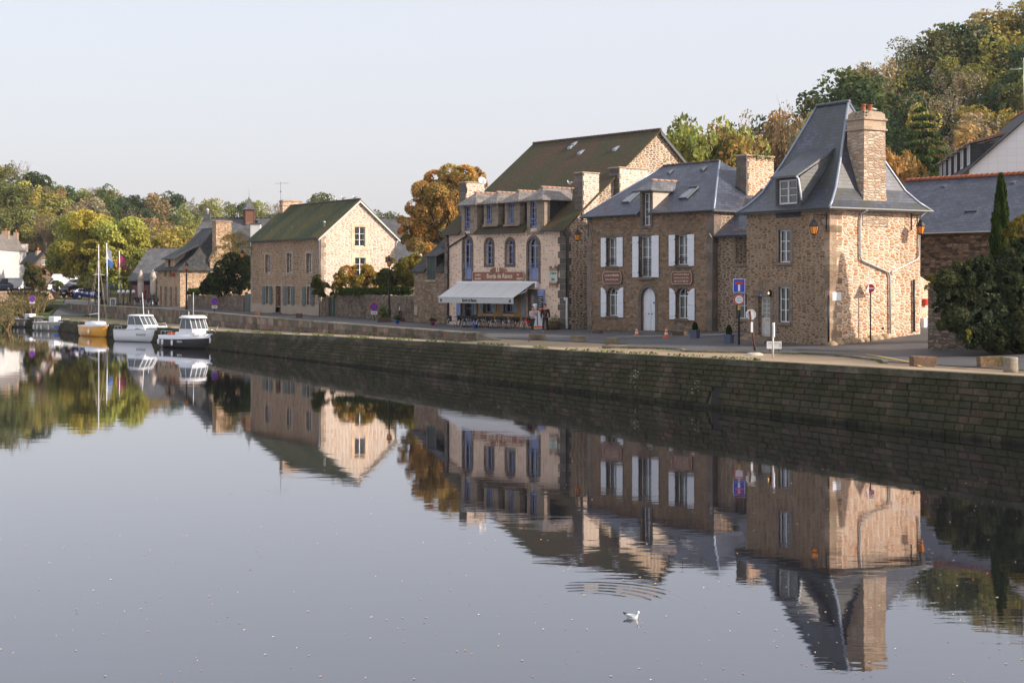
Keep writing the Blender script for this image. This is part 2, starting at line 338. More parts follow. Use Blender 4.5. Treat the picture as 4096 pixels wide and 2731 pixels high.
def glass():
    d = Nd('window_glass'); a = d.t.nodes.new('ShaderNodeBsdfTransparent'); a.inputs[0].default_value = (0.72, 0.76, 0.76, 1)
    g = d.t.nodes.new('ShaderNodeBsdfGlossy'); g.inputs['Roughness'].default_value = 0.04; g.inputs[0].default_value = (0.9, 0.93, 1, 1)
    fr = d.n('Fresnel', i_IOR=1.6); f2 = d.math('ADD', fr, 0.06, True); m = d.t.nodes.new('ShaderNodeMixShader')
    d.t.links.new(f2, m.inputs[0]); d.t.links.new(a.outputs[0], m.inputs[1]); d.t.links.new(g.outputs[0], m.inputs[2]); d.t.links.new(m.outputs[0], d.out.inputs[0]); return d.m
M['glass'] = glass()
M['dglass'] = plain('dark_glass', (0.02, 0.022, 0.025), 0.06, spec=0.8)
M['white'] = plain('white_paint', (0.74, 0.75, 0.78), 0.5, var=0.06)
M['offwhite'] = plain('offwhite_paint', (0.62, 0.60, 0.57), 0.6)
M['blue'] = plain('lavender_blue_paint', (0.25, 0.30, 0.50), 0.55, var=0.2)
M['green'] = plain('grey_green_paint', (0.085, 0.125, 0.115), 0.6, var=0.25)
M['dgreen'] = plain('dark_green_paint', (0.018, 0.035, 0.03), 0.5)
M['curtain'] = plain('curtain_cloth', (0.62, 0.60, 0.54), 0.9)
M['dark'] = plain('shade_and_dark_paint', (0.02, 0.018, 0.016), 0.9)  # near-black: painted shade of rooms and drain, also plain dark paint
M['iron'] = plain('black_iron', (0.015, 0.015, 0.017), 0.45, 0.3)
M['zinc'] = plain('zinc_gutter', (0.10, 0.115, 0.125), 0.45, 0.4)
M['zincl'] = plain('pale_zinc_pipe', (0.50, 0.51, 0.50), 0.4, 0.2)
M['terra'] = plain('terracotta', (0.42, 0.13, 0.055), 0.8, var=0.3)
M['ridge'] = plain('ridge_tile_brown', (0.11, 0.075, 0.055), 0.85, var=0.5)
M['ridgepink'] = plain('ridge_tile_pink', (0.38, 0.24, 0.18), 0.85, var=0.3)
M['wood'] = plain('dark_wood', (0.11, 0.06, 0.04), 0.7, var=0.3)
M['steel'] = plain('polished_steel', (0.6, 0.6, 0.6), 0.25, 0.9)
M['red'] = plain('red_paint', (0.55, 0.03, 0.025), 0.5); M['signblue'] = plain('sign_blue', (0.015, 0.05, 0.50), 0.4)
M['orange'] = plain('orange_plastic', (0.80, 0.13, 0.02), 0.5); M['yellow'] = plain('yellow_paint', (0.62, 0.42, 0.05), 0.6)
M['black'] = plain('black_plastic', (0.012, 0.012, 0.013), 0.5); M['galv'] = plain('galvanised_back', (0.55, 0.56, 0.57), 0.5, 0.2)
def amber():
    d = Nd('amber_glass'); return d.fin((0.85, 0.30, 0.04), 0.25, Transmission_Weight=0.25)
M['amber'] = amber()
# ---------------- setting: ground, quay, river ----------------
Q0 = Vector((16.8, 46.6)); QU = Vector((-.523, .852)); QM = Vector((.852, .523))
def ab(a, b): p = Q0+QU*a+QM*b; return (p.x, p.y)
def toab(x, y): r = Vector((x, y))-Q0; return r.dot(QU), r.dot(QM)
def lerp_t(x, T):
    if x <= T[0][0]: return T[0][1]
    for (x0, y0), (x1, y1) in zip(T[:-1], T[1:]):
        if x <= x1: return y0+(y1-y0)*(x-x0)/(x1-x0)
    return T[-1][1]
ZE = [(-40, .14), (0, .1), (12, 0), (28, -.17), (36, -.2), (57, -.4), (78, -.72), (121, -.94), (170, -.9)]
def ze(a): return lerp_t(a, ZE)
KERB = [toab(*G(px, py, 0.03)[:2]) for px, py in ((2412,1383),(2504,1376),(2579,1376),(2623,1388),(2725,1393),(2742,1400),(2860,1403),(2980,1405),(3100,1407),(3240,1410),(3350,1416),(3461,1429),(3533,1438),(3544,1446))]
KERB.sort()
def bk(a):
    if a >= 40: return 2.85+(a-40.4)*.055
    if a > KERB[-1][0]: t = (a-KERB[-1][0])/(40-KERB[-1][0]); return KERB[-1][1]*(1-t)+2.85*t
    return lerp_t(a, KERB)
def sst(x, a, b): t = min(1, max(0, (x-a)/(b-a))); return t*t*(3-2*t)
def hills(x, y):
    g = lambda cx, cy, h, s2: h*math.exp(-((x-cx)**2+(y-cy)**2)/s2)
    return (g(100, 230, 37, 5200)+g(-132, 312, 20, 3000)+g(-130, 440, 14, 7000)+g(-45, 450, 11, 5200)+g(20, 470, 6, 6000)+g(120, 470, 8, 9000))*sst(math.hypot(x, y), 85, 150)
def zr(a, b):
    x, y = ab(a, b)
    f = 1-sst(a, 24, 50); r = min(max((b-9)*.07, 0), 2.2)*f
    return r+hills(x, y)-0.1*sst(a, 90, 150)*(1-sst(a, 170, 230))
def land(a, b):
    k = bk(a); s = sst(a, 39.5, 40.5)
    if b < k: return ze(a)+(zr(a, k)-0.06-ze(a))*(1-s)*sst(b, 0.8, k)
    return zr(a, b)
def zland(x, y):
    a, b = toab(x, y)
    if b < 0.5: return farz(a, b)
    return land(a, b)
def farz(a, b):
    x, y = ab(a, b)
    t = sst(a, 141+0.03*max(0, -b), 152+0.03*max(0, -b)); return -2.6+t*(2.5)+hills(x, y)
def grid_sheet(name, rows, mat):
    mb = MB(); I = [[mb.P(p) for p in r] for r in rows]
    for r0, r1 in zip(I[:-1], I[1:]):
        for i in range(len(r0)-1): mb.idx((r0[i], r1[i], r1[i+1], r0[i+1]), sm=True)
    return mb.build(name, mat)
def m_gravel():
    d = Nd('gravel_sand'); p = d.pos(); a = d.noise(p, 0.35, 6, 0.65); b = d.noise(p, 40, 3, 0.7); g = d.noise(p, 0.9, 6, 0.7)
    c = d.mix(1.0, (0.36, 0.275, 0.19), d.ramp(a, [(0.3, 0.72), (0.7, 1.15)]), 'MULTIPLY'); c = d.mix(1.0, c, d.ramp(b, [(0.3, 0.8), (0.7, 1.2)]), 'MULTIPLY')
    c = d.mix(d.ramp(g, [(0.60, 0.0), (0.72, 0.55)]), c, (0.11, 0.115, 0.04))
    z = d.n('SeparateXYZ', _o=1, i_Vector=p)
    c = d.mix(d.ramp(d.math('DIVIDE', z, 300.0), [(0.42, 0.0), (0.56, 0.9)]), c, (0.07, 0.075, 0.03))
    return d.fin(c, 0.95, b, 0.02, 0.5, spec=0.15)
def m_asphalt():
    d = Nd('asphalt'); p = d.pos(); a = d.noise(d.pos((1, 1, 1)), 0.25, 6, 0.7); b = d.noise(p, 30, 3, 0.7); w = d.noise(d.pos((0.6, 0.6, 1)), 0.5, 5, 0.7)
    c = d.mix(1.0, (0.085, 0.083, 0.085), d.ramp(a, [(0.32, 0.6), (0.7, 1.35)]), 'MULTIPLY'); c = d.mix(1.0, c, d.ramp(b, [(0.3, 0.8), (0.7, 1.2)]), 'MULTIPLY')
    return d.fin(c, d.ramp(w, [(0.35, 0.55), (0.65, 0.85)]), b, 0.01, 0.4, spec=0.4)
def m_grass():
    d = Nd('grass_lawn'); p = d.pos(); a = d.noise(p, 1.2, 6, 0.7); b = d.noise(p, 18, 4, 0.7)
    c = d.ramp(a, [(0.3, (0.05, 0.10, 0.02)), (0.6, (0.10, 0.17, 0.035)), (0.75, (0.17, 0.16, 0.06))]); c = d.mix(1.0, c, d.ramp(b, [(0.3, 0.6), (0.7, 1.3)]), 'MULTIPLY')
    return d.fin(c, 0.9, b, 0.05, 0.8, spec=0.2)
def m_hill():
    d = Nd('wood_floor'); p = d.pos(); a = d.noise(p, 0.15, 6, 0.7)
    return d.fin(d.ramp(a, [(0.35, (0.035, 0.040, 0.015)), (0.65, (0.08, 0.065, 0.03))]), 0.95, spec=0.1)
M['gravel'] = m_gravel(); M['asphalt'] = m_asphalt(); M['grass'] = m_grass(); M['hillmat'] = m_hill()
def arange(a, b, s): 
    r = []
    while a < b: r.append(a); a += s
    return r+[b]
rows = []
for a in arange(-40, 175, 1.0):
    k = bk(a); bs = [0.5, 0.8, 1.3, 2.0]; bs = [x for x in bs if x < k-0.2]
    while len(bs) < 4: bs.append(bs[-1]+0.05)
    bs += [k-0.02, k+0.02]+[k+x for x in (0.6, 1.5, 3, 4.5, 6, 8, 10, 12.5, 15, 18, 22, 27, 33, 40)]
    rows.append([(*ab(a, b), land(a, b)) for b in bs])
tag(grid_sheet('quay_ground', rows, M['gravel']), kind='structure')
rows = []
for a in arange(-40, 174, 1.0):
    k = bk(a); rows.append([(*ab(a, b), land(a, b)+0.03) for b in (k+0.12, k+1, k+2, k+3.5, k+5, k+7, k+9, k+11, k+13, k+15, k+18)])
tag(grid_sheet('road', rows, M['asphalt']), kind='structure')
rows = []
for a in arange(-40, 620, 8):
    t = [bk(a)+40-1.0+x for x in (0, 3, 8, 14, 20, 28, 36, 46, 56, 68, 80, 95, 110, 130, 150, 175, 200, 240, 300)]
    rows.append([(*ab(a, b), zr(a, b)-0.25+(0.25 if b > 50 else 0)) for b in t])
tag(grid_sheet('hillside', rows, M['hillmat']), kind='structure')
rows = []
for a in [139, 141, 143, 145, 147, 149, 152, 156, 160, 166, 172]+arange(180, 620, 9):
    bs = [-400, -300, -240, -200, -170, -140, -115, -95, -80, -65, -50, -40, -30, -20, -10, -5, 0, 0.6] + ([] if a < 172 else [8, 20, 32, 44, 54, 64])
    rows.append([(*ab(a, b), (farz(a, b) if b < 0 or a >= 172 else min(farz(a, b), ze(a)))-(0.05 if a >= 172 and b > 0.6 else 0)) for b in bs+([bs[-1]]*(24-len(bs)))])
tag(grid_sheet('far_bank', rows, M['hillmat']), kind='structure')
# river
def m_water():
    d = Nd('river_water'); p = d.pos((0.35, 1.0, 1)); n1 = d.noise(p, 1.1, 3, 0.55); n2 = d.noise(d.pos((0.5, 1.4, 1)), 4.5, 2, 0.5)
    big = d.noise(d.pos((0.05, 0.05, 1)), 1.0, 2); amp = d.ramp(big, [(0.35, 0.35), (0.65, 1.0)])
    h = d.math('MULTIPLY', d.math('ADD', d.math('MULTIPLY', n1, 0.7), d.math('MULTIPLY', n2, 0.12)), amp)
    # spreading rings of a swimming bird
    g = d.n('NewGeometry'); v = d.n('VectorMath', operation='SUBTRACT', i_0=g, i_1=(RX, RY, ZW)); ln = d.n('VectorMath', _o=1, operation='LENGTH', i_0=v)
    sep = d.n('SeparateXYZ', _o=1, i_Vector=v); sepx = d.n('SeparateXYZ', _o=0, i_Vector=v)
    w = d.math('SINE', d.math('MULTIPLY', ln, 27.0)); env = d.ramp(d.math('DIVIDE', ln, 2.5), [(0.26, 0.0), (0.40, 1.0), (0.60, 1.0), (0.76, 0.0)])
    side = d.math('MULTIPLY', d.ramp(sep, [(-0.3, 0.0), (0.5, 1.0)]), d.ramp(d.math('DIVIDE', d.math('ADD', sepx, 3.0), 6.0), [(0.40, 0.0), (0.48, 1.0), (0.9, 1.0)]))
    rings = d.math('MULTIPLY', d.math('MULTIPLY', w, env), d.math('MULTIPLY', side, 0.2))
    h = d.math('ADD', h, rings)
    bp = d.n('Bump', i_Height=h, i_Distance=0.0048, i_Strength=1.0); L = d.t.links.new
    b = d.t.nodes.new('ShaderNodeBsdfDiffuse'); b.inputs[0].default_value = (0.010, 0.010, 0.013, 1); gl = d.t.nodes.new('ShaderNodeBsdfGlossy'); gl.inputs['Roughness'].default_value = 0.02; gl.inputs[0].default_value = (0.97, 0.97, 1, 1)
    mx = d.t.nodes.new('ShaderNodeMixShader'); fr = d.n('Fresnel', i_IOR=1.33, i_Normal=bp); L(d.math('ADD', fr, 0.17, True), mx.inputs[0]); L(bp, gl.inputs['Normal']); L(b.outputs[0], mx.inputs[1]); L(gl.outputs[0], mx.inputs[2]); L(mx.outputs[0], d.out.inputs[0]); return d.m
gp = G(2530, 2472, ZW); RX, RY = gp.x-0.6, gp.y+1.0
M['water'] = m_water()
mb = MB(); mb.q((-500, -60, ZW), (260, -60, ZW), (260, 600, ZW), (-500, 600, ZW)); tag(mb.build('river', M['water']), kind='structure')
mb = MB(); mb.q((-600, -80, -4), (400, -80, -4), (400, 700, -4), (-600, 700, -4)); tag(mb.build('river_bed', M['hillmat']), kind='structure')
# quay wall of squared blocks
QC = [(0.085, 0.072, 0.046), (0.10, 0.074, 0.05), (0.066, 0.062, 0.04), (0.115, 0.09, 0.06), (0.095, 0.064, 0.045), (0.075, 0.068, 0.046), (0.12, 0.09, 0.064)]
def quay_wall():
    r = random.Random(5); n = 9; mb = MB(); back = MB()
    cs = [0, .16, .29, .40, .51, .61, .71, .80, .90, 1.0]
    def pz(a, t): zt = ze(a)-0.24; return ZW-0.5+(zt-(ZW-0.5))*t
    def pb(t, z): return 0.0+0.22*(z-ZW)
    for i in range(9):
        a = -40.0+r.uniform(0, .5)
        while a < 172:
            L = r.uniform(.32, .75)*(1.25 if 0 < a < 14 and i in (2, 4) else 1); a1 = a+L; t0, t1 = cs[i], cs[i+1]
            if 15.2 < a < 16.0 and i in (2, 3, 4): a = a1; continue      # the dark drain hole
            pr = r.uniform(-.012, .03); g = .006
            c = tuple(.82*v for v in rgbvar(r.choice(QC), .2, r))
            Z = [pz(a, t0)+g, pz(a1, t0)+g, pz(a1, t1)-g, pz(a, t1)-g]; A = [a+g, a1-g, a1-g, a+g]
            Fp = [(*ab(A[k], pb(0, Z[k])-pr), Z[k]) for k in range(4)]; e = .03
            Ff = []
            cz = sum(Z)/4; ca = (a+a1)/2
            for k in range(4): aa = A[k]+(e if A[k] < ca else -e); zz = Z[k]+(e if Z[k] < cz else -e); Ff.append((*ab(aa, pb(0, zz)-pr-.03), zz))
            Bk = [(*ab(A[k], pb(0, Z[k])+.12), Z[k]) for k in range(4)]
            I = [mb.P(p) for p in Ff]; J = [mb.P(p) for p in Fp]; K = [mb.P(p) for p in Bk]
            mb.idx(I, c)
            for k in range(4): mb.idx((J[k], J[(k+1) % 4], I[(k+1) % 4], I[k]), c); mb.idx((K[k], K[(k+1) % 4], J[(k+1) % 4], J[k]), c)
            a = a1
    a = -40.0
    while a < 172:                                          # coping stones
        L = r.uniform(1.0, 1.8); a1 = a+L; c = rgbvar((0.13, 0.115, 0.085), .2, r); z0, z1 = ze(a), ze(a1); u = r.uniform(-.012, .012)
        P = []
        for (zz0, zz1) in ((z0-.23, z1-.23), (z0+.015, z1+.015)):
            P += [(*ab(a+.008, .36+u), zz0), (*ab(a1-.008, .36+u), zz1), (*ab(a1-.008, .86), zz1), (*ab(a+.008, .86), zz0)]
        mb.hexa(P, c); a = a1
    o = mb.build('quay_wall', M['quaystone']); tag(o, 'long mossy battered quay wall of squared stone blocks rising from the river', 'quay wall')
    for (z0, z1, d) in ((ZW-.6, ze(0)-.3, .06),):
        for a in arange(-40, 171, 4):
            back.q((*ab(a, pb(0, z0)+d), z0), (*ab(a+4, pb(0, z0)+d), z0), (*ab(a+4, .62), ze(a+4)-.1), (*ab(a, .62), ze(a)-.1))
    back.build('mortar_core', M['dark2'], o)
    hm = MB(); za, zb = pz(15.6, cs[2]), pz(15.6, cs[5]); P = [(15.1, za), (16.15, za), (16.15, zb), (15.1, zb)]
    hm.q(*[(*ab(x, pb(0, z)+.05), z) for x, z in P]); hm.build('drain_shade_panel', M['dark'], o)  # flat dark panel, the shade inside the drain put into its colour
M['dark2'] = plain('quay_mortar', (0.11, 0.10, 0.075), 0.95)
quay_wall()
# retaining wall / parapet beside the road
PC = [(0.20, 0.165, 0.13), (0.27, 0.22, 0.17), (0.24, 0.15, 0.105), (0.18, 0.155, 0.13), (0.30, 0.22, 0.16), (0.16, 0.13, 0.10)]
def parapet():
    r = random.Random(9); mb = MB()
    for i in range(3):
        a = 40.4+(0 if i == 1 else r.uniform(0, .3))
        while a < 158:
            L = r.uniform(.7, 1.25) if i < 2 else r.uniform(1.1, 1.9); a1 = min(a+L, 159)
            c = rgbvar(r.choice(PC), .2, r); f = lambda x, t: (ze(x)-.15)*(1-t)+(zr(x, bk(x))+.30-.1)*t
            g = .008; e = r.uniform(-.01, .015)
            if i == 2: zz = [(f(a, 1)+.002, f(a, 1)+.10), (f(a1, 1)+.002, f(a1, 1)+.10)]; w = (-.26, .24); c = rgbvar((0.27, 0.24, 0.19), .12, r)
            else: t0, t1 = (0, .52) if i == 0 else (.52, 1); zz = [(f(a, t0)+g, f(a, t1)-g), (f(a1, t0)+g, f(a1, t1)-g)]; w = (-.22-e, .2)
            P = []
            for k in (0, 1):
                P += [(*ab(a+g, bk(a)+w[0]), zz[0][k]), (*ab(a1-g, bk(a1)+w[0]), zz[1][k]), (*ab(a1-g, bk(a1)+w[1]), zz[1][k]), (*ab(a+g, bk(a)+w[1]), zz[0][k])]
            mb.hexa(P, c); a = a1
    z = zr(40, 3); b0 = 2.85                                  # sloping end
    P = [(*ab(38.3, b0-.2), z-.3), (*ab(40.38, b0-.22), ze(40)-.1), (*ab(40.38, b0+.22), z-.3), (*ab(38.3, b0+.2), z-.3), (*ab(38.3, b0-.2), z-.02), (*ab(40.38, b0-.22), z+.30), (*ab(40.38, b0+.22), z+.30), (*ab(38.3, b0+.2), z-.02)]
    mb.hexa(P, (0.24, .21, .16))
    o = mb.build('parapet_wall', M['parastone'], tags=('low parapet of large granite blocks between the road and the lower quay', 'wall'))
parapet()
def kerb():
    r = random.Random(3); mb = MB(); P = KERB
    for (a0, b0), (a1, b1) in zip(P[:-1], P[1:]):
        L = math.hypot(a1-a0, b1-b0); n = max(1, round(L/1.0)); nx, ny = -(b1-b0)/L, (a1-a0)/L
        for i in range(n):
            t0, t1 = i/n, (i+1)/n; A = (a0+(a1-a0)*t0, b0+(b1-b0)*t0); B = (a0+(a1-a0)*t1, b0+(b1-b0)*t1); Q = []
            for dz in (-.25, .0):
                for (X, s) in ((A, -.10), (B, -.10), (B, .12), (A, .12)):
                    x = (X[0]+nx*s, X[1]+ny*s); Q.append((*ab(*x), zr(x[0], x[1])+.035+dz))
            mb.hexa(Q, rgbvar((0.20, .18, .13), .2, r))
    mb.build('kerb', M['parastone'], tags=('wavy granite kerb edging the sandy quay beside the road', 'kerb'))
kerb()
# ---------------- building kit ----------------
def arch_loop(s0, z0, s1, z1, rise=None, n=10):
    """rectangle with an arched head"""
    r = rise if rise is not None else (s1-s0)/2; c = (s0+s1)/2; h = (s1-s0)/2; zs = z1-r
    return [(s0, z0), (s1, z0)]+[(c+h*math.cos(math.pi*k/n), zs+r*math.sin(math.pi*k/n)) for k in range(n+1)]
def hole_loop(s0, z0, s1, z1, arch=None):
    return arch_loop(s0, z0, s1, z1, arch) if arch is not None else [(s0, z0), (s1, z0), (s1, z1), (s0, z1)]
def inset(lp, e, zb=None):
    """shrink (e>0) or grow a loop made by hole_loop"""
    xs = [p[0] for p in lp]; zs = [p[1] for p in lp]; x0, x1, z0, z1 = min(xs), max(xs), min(zs), max(zs)
    if len(lp) == 4: return [(x0+e, z0+(e if zb is None else zb)), (x1-e, z0+(e if zb is None else zb)), (x1-e, z1-e), (x0+e, z1-e)]
    rise = z1-lp[2][1]; return arch_loop(x0+e, z0+(e if zb is None else zb), x1-e, z1-e, max(rise-e*rise/((x1-x0)/2), .02), len(lp)-3)
def do_window(rt, fr, o, w):
    """o=(s0,z0,s1,z1) opening; w: options"""
    s0, z0, s1, z1 = o; lp = hole_loop(s0, z0, s1, z1, w.get('arch')); rc = w.get('rec', .22); fm = M[w.get('fm', 'white')]
    if w.get('sur', 0):
        e = w['sur']; g = inset(lp, -e, -e*w.get('surb', 1)); mb = MB(fr.M); mb.ring(g, lp, -.025, .10)
        mb.build('window_surround', M[w.get('sm', 'gran_mid')], rt)
    if w.get('sill', 0):
        mb = MB(fr.M); mb.box(s0-.12, -.09, z0-.16, s1+.12, .1, z0-.002, b=.015); mb.build('window_sill', M[w.get('sm', 'gran_mid')], rt)
    if w.get('kind') == 'void': return
    t = w.get('t', .06)
    if w.get('kind') == 'door':
        mb = MB(fr.M); mb.prism(inset(lp, .01, 0), rc, rc+.06)
        xs, xe, c = s0+.01, s1-.01, (s0+s1)/2; zt = z1 - (w.get('arch') or 0)
        leaf = [(xs+.07, c-.05), (c+.05, xe-.07)] if w.get('double') else [(xs+.1, xe-.1)]
        for (a, b) in leaf:
            for (za, zb) in w.get('panels', [(.12, .75), (.95, zt-z0-.05)]):
                mb.ring([(a, z0+za), (b, z0+za), (b, z0+zb), (a, z0+zb)], [(a+.05, z0+za+.05), (b-.05, z0+za+.05), (b-.05, z0+zb-.05), (a+.05, z0+zb-.05)], rc-.025, rc+.01)
        if w.get('double'): mb.box(c-.025, rc-.03, z0+.02, c+.025, rc+.01, z1-.06)
        d = mb.build('door', fm, rt); h = MB(fr.M)
        for hx in ([c-.16, c+.12] if w.get('double') else [xs+.08]): h.box(hx, rc-.07, z0+1.0, hx+.1, rc-.02, z0+1.06, b=.01)
        h.build('door_handle', M['iron'], d)
        if w.get('glazed'):
            g = MB(fr.M); a, b = xs+.14, xe-.14; za, zb = z0+1.0, z1-.15; g.box(a, rc-.02, za, b, rc-.01, zb); g.build('pane', M['panep'], d)
            g = MB(fr.M); g.box((a+b)/2-.02, rc-.045, za, (a+b)/2+.02, rc-.012, zb)
            for k in range(1, 4): zz = za+(zb-za)*k/4; g.box(a, rc-.045, zz-.015, (a+b)/2-.02, rc-.013, zz+.015); g.box((a+b)/2+.02, rc-.045, zz-.015, b, rc-.013, zz+.015)
            g.build('glazing_bars', fm, d)
            g = MB(fr.M); g.box(c-.12, rc-.03, z0+.82, c+.12, rc-.005, z0+.88); g.build('letter_plate', M['brass'], d)
        return
    mb = MB(fr.M); out = inset(lp, .004, .004); inn = inset(lp, t, t); mb.ring(out, inn, rc, rc+.05)
    zt = z1 - (w.get('arch') or 0); c = (s0+s1)/2
    if w.get('mull', 1): mb.box(c-t*.55, rc-.012, z0+t, c+t*.55, rc+.04, (zt if w.get('tr') else z1-t*.9))
    if w.get('tr'): mb.box(s0+t*.5, rc-.02, zt-t*.6, s1-t*.5, rc+.04, zt+t*.6); mb.box(c-t*.3, rc-.01, zt+t*.6, c+t*.3, rc+.04, z1-t*.8)
    n = w.get('rows', 3); zb = z0+t+w.get('panel', 0)
    for k in range(1, n):
        zz = zb+(zt-t-zb)*k/n
        for (a, b) in ((s0+t, c-t*.55), (c+t*.55, s1-t)): mb.box(a, rc+.002, zz-.016, b, rc+.035, zz+.016)
    if w.get('panel', 0):
        P = w['panel']; mb.box(s0+t, rc+.01, z0+t, s1-t, rc+.045, z0+t+P)
        for k in range(1, 4): mb.box(s0+t, rc-.01, z0+t+P*k/4-.02, s1-t, rc+.01, z0+t+P*k/4+.01)
    wn = mb.build('window', fm, rt)
    mb = MB(fr.M); l2 = inset(lp, t*.8, t*.8); mb.q(*[(a, rc+.028, b) for a, b in l2]); mb.build('pane', M['glass'], wn)
    if w.get('cur', 1):
        mb = MB(fr.M); ww = (s1-s0)*w.get('cw', .36); H = z1-.08-(w.get('arch') or 0)*.5
        for (a, b) in ((s0+.05, s0+ww), (s1-ww, s1-.05)):
            N = 10
            for k in range(N):
                x0, x1 = a+(b-a)*k/N, a+(b-a)*(k+1)/N; y0, y1 = rc+.10+.025*(k % 2), rc+.10+.025*((k+1) % 2); mb.q((x0, y0, z0+.06), (x1, y1, z0+.06), (x1, y1, H), (x0, y0, H))
        mb.build('curtain', M['curtain'], wn)
    mb = MB(fr.M); mb.q((s0-.1, rc+.45, z0-.1), (s1+.1, rc+.45, z0-.1), (s1+.1, rc+.45, z1+.1), (s0-.1, rc+.45, z1+.1)); mb.build('room_shade_sheet', M['dark'], wn)  # flat black sheet behind the pane, the unlit room's shade as colour
    if w.get('rail'):
        mb = MB(fr.M); za, zb = z0+.02, z0+w['rail']
        rm = M[w.get('rm', 'iron')]
        for zz in ((zb, zb-.28) if w.get('low') is None else (zb, zb-.12)): mb.tube([(s0+.01, -.03, zz), (s1-.01, -.03, zz)], .018, 6)
        m = w.get('rn', 5)
        for k in range(m+1): x = s0+.03+(s1-s0-.06)*k/m; mb.tube([(x, -.03, zb-.45 if w.get('low') is None else zb-.12), (x, -.03, zb)], .012, 5)
        mb.build('window_rail', rm, rt)
def shutter(rt, fr, px, w):
    x0, y0, x1, y1 = px; ym = (y0+y1)/2; s0 = fr.sz(x0, ym)[0]; s1 = fr.sz(x1, ym)[0]; xm = (x0+x1)/2; z1 = fr.sz(xm, y0)[1]; z0 = fr.sz(xm, y1)[1]
    mb = MB(fr.M)
    if w.get('sharch'):
        left = w['sharch'] == 'l'; W = s1-s0; n = 6
        if left: po = [(s0, z0), (s1, z0)]+[(s0+W*math.cos(math.pi/2*k/n)*1.0, z1-W*1.1+W*1.1*math.sin(math.pi/2*k/n)) for k in range(n+1)]
        else: po = [(s0, z0), (s1, z0)]+[(s1-W*math.sin(0)-0, z1)]+[(s1-W*math.cos(math.pi/2*(n-k)/n), z1-W*1.1+W*1.1*math.sin(math.pi/2*(n-k)/n)) for k in range(1, n+1)]
        mb.prism(po, -.07, -.03)
    else: mb.box(s0, -.07, z0, s1, -.03, z1, b=.006)
    for f in w.get('bars', (.13, .5, .87)): zz = z0+(z1-z0)*f; mb.box(s0+.02, -.095, zz-.045, s1-.02, -.068, zz+.045, b=.008)
    if w.get('planks', 1):
        m = 5
        for k in range(1, m): x = s0+(s1-s0)*k/m; mb.box(x-.004, -.0735, z0+.02, x+.004, -.0695, z1-(.3 if w.get('sharch') else .02))
    o = mb.build('shutter', M[w.get('shm', 'white')], rt)
    sx = s0 if w.get('hinge', 'r') == 'l' else s1
    for f in (.12, .85): h = MB(fr.M); zz = z0+(z1-z0)*f; h.box(sx-.03, -.08, zz-.03, sx+.03, -.01, zz+.03); h.build('hinge', M['iron'], o)
def facade(rt, fr, outline, wins, mat, name='wall', d=0.0):
    ops = []
    for w in wins:
        if 'o' in w: o = w['o']
        else:
            x0, y0, x1, y1 = w['r']; ym, xm = (y0+y1)/2, (x0+x1)/2
            o = (fr.sz(x0, ym)[0], fr.sz(xm, y1)[1], fr.sz(x1, ym)[0], fr.sz(xm, y0)[1])
        if w.get('ar'): w['arch'] = (o[2]-o[0])/2*w['ar']
        ops.append(o)
    mb = MB(fr.M); mb.wall(outline, [hole_loop(*o, w.get('arch')) for o, w in zip(ops, wins)], d, .34); wl = mb.build(name, mat, rt)
    for o, w in zip(ops, wins):
        do_window(rt, fr, o, w)
        for k, sh in enumerate(w.get('sh', [])):
            if isinstance(w.get('sha'), bool): w['sharch'] = 'lr'[k]
            w['hinge'] = 'rl'[k]; shutter(rt, fr, sh, w)
    return wl, ops
def quoins(rt, fr, s, z0, z1, side=-1, w=(.28, .5), h=.36, mat=None, name='corner_stones', both=None, d=-.02, cols=None):
    """alternating corner blocks; side -1: run to the left of s, +1 to the right"""
    mb = MB(fr.M); z = z0; k = 0; r = random.Random(int(s*10)+3); cols = cols or [(0.24, .19, .15), (0.19, .15, .12), (0.28, .23, .18)]
    while z < z1:
        hh = min(h*r.uniform(.85, 1.15), z1-z); ww = w[k % 2]; a, b = (s-ww, s) if side < 0 else (s, s+ww)
        c = rgbvar(r.choice(cols), .12, r)
        if both: # wraps the corner
            if side < 0: mb.box(a, d, z+.008, b-d, both[(k+1) % 2], z+hh-.008, c)
            else: mb.box(a+d, d, z+.008, b, both[(k+1) % 2], z+hh-.008, c)
        else: mb.box(a, d, z+.008, b, .1, z+hh-.008, c)
        z += hh; k += 1
    return mb.build(name, mat or M['stonecol'], rt)
def chimney(rt, fr, s0, s1, d0, d1, z0, z1, mat, cap=.14, capm=None, side=None, sidemat=None, moss=False, over=.06):
    mb = MB(fr.M); mb.box(s0, d0, z0, s1, d1, z1-cap); o = mb.build('chimney', mat, rt)
    mb = MB(fr.M); mb.box(s0-over, d0-over, z1-cap, s1+over, d1+over, z1-.03, b=.02); mb.box(s0+.05, d0+.05, z1-.03, s1-.05, d1-.05, z1+.03, b=.01); mb.build('chimney_cap', capm or M['gran_pale'], o)
    if side: # darker dressed stones at the river-side corner
        q = MB(fr.M); z = z0; k = 0; r = random.Random(int(z1*7))
        while z < z1-cap-.05:
            h = min(.3, z1-cap-z); w = (.5, .3)[k % 2]; w = min(w, (d1-d0)*.5); q.box(s1-.0-((.28, .42)[k % 2]) if side > 0 else s0-.015, d0-.015, z+.006, s1+.015 if side > 0 else s0+.3, d0+w*.5, z+h-.006, rgbvar((0.17, .14, .12), .2, r)); z += h; k += 1
        q.build('chimney_corner_stones', M['stonecol'], o)
    return o
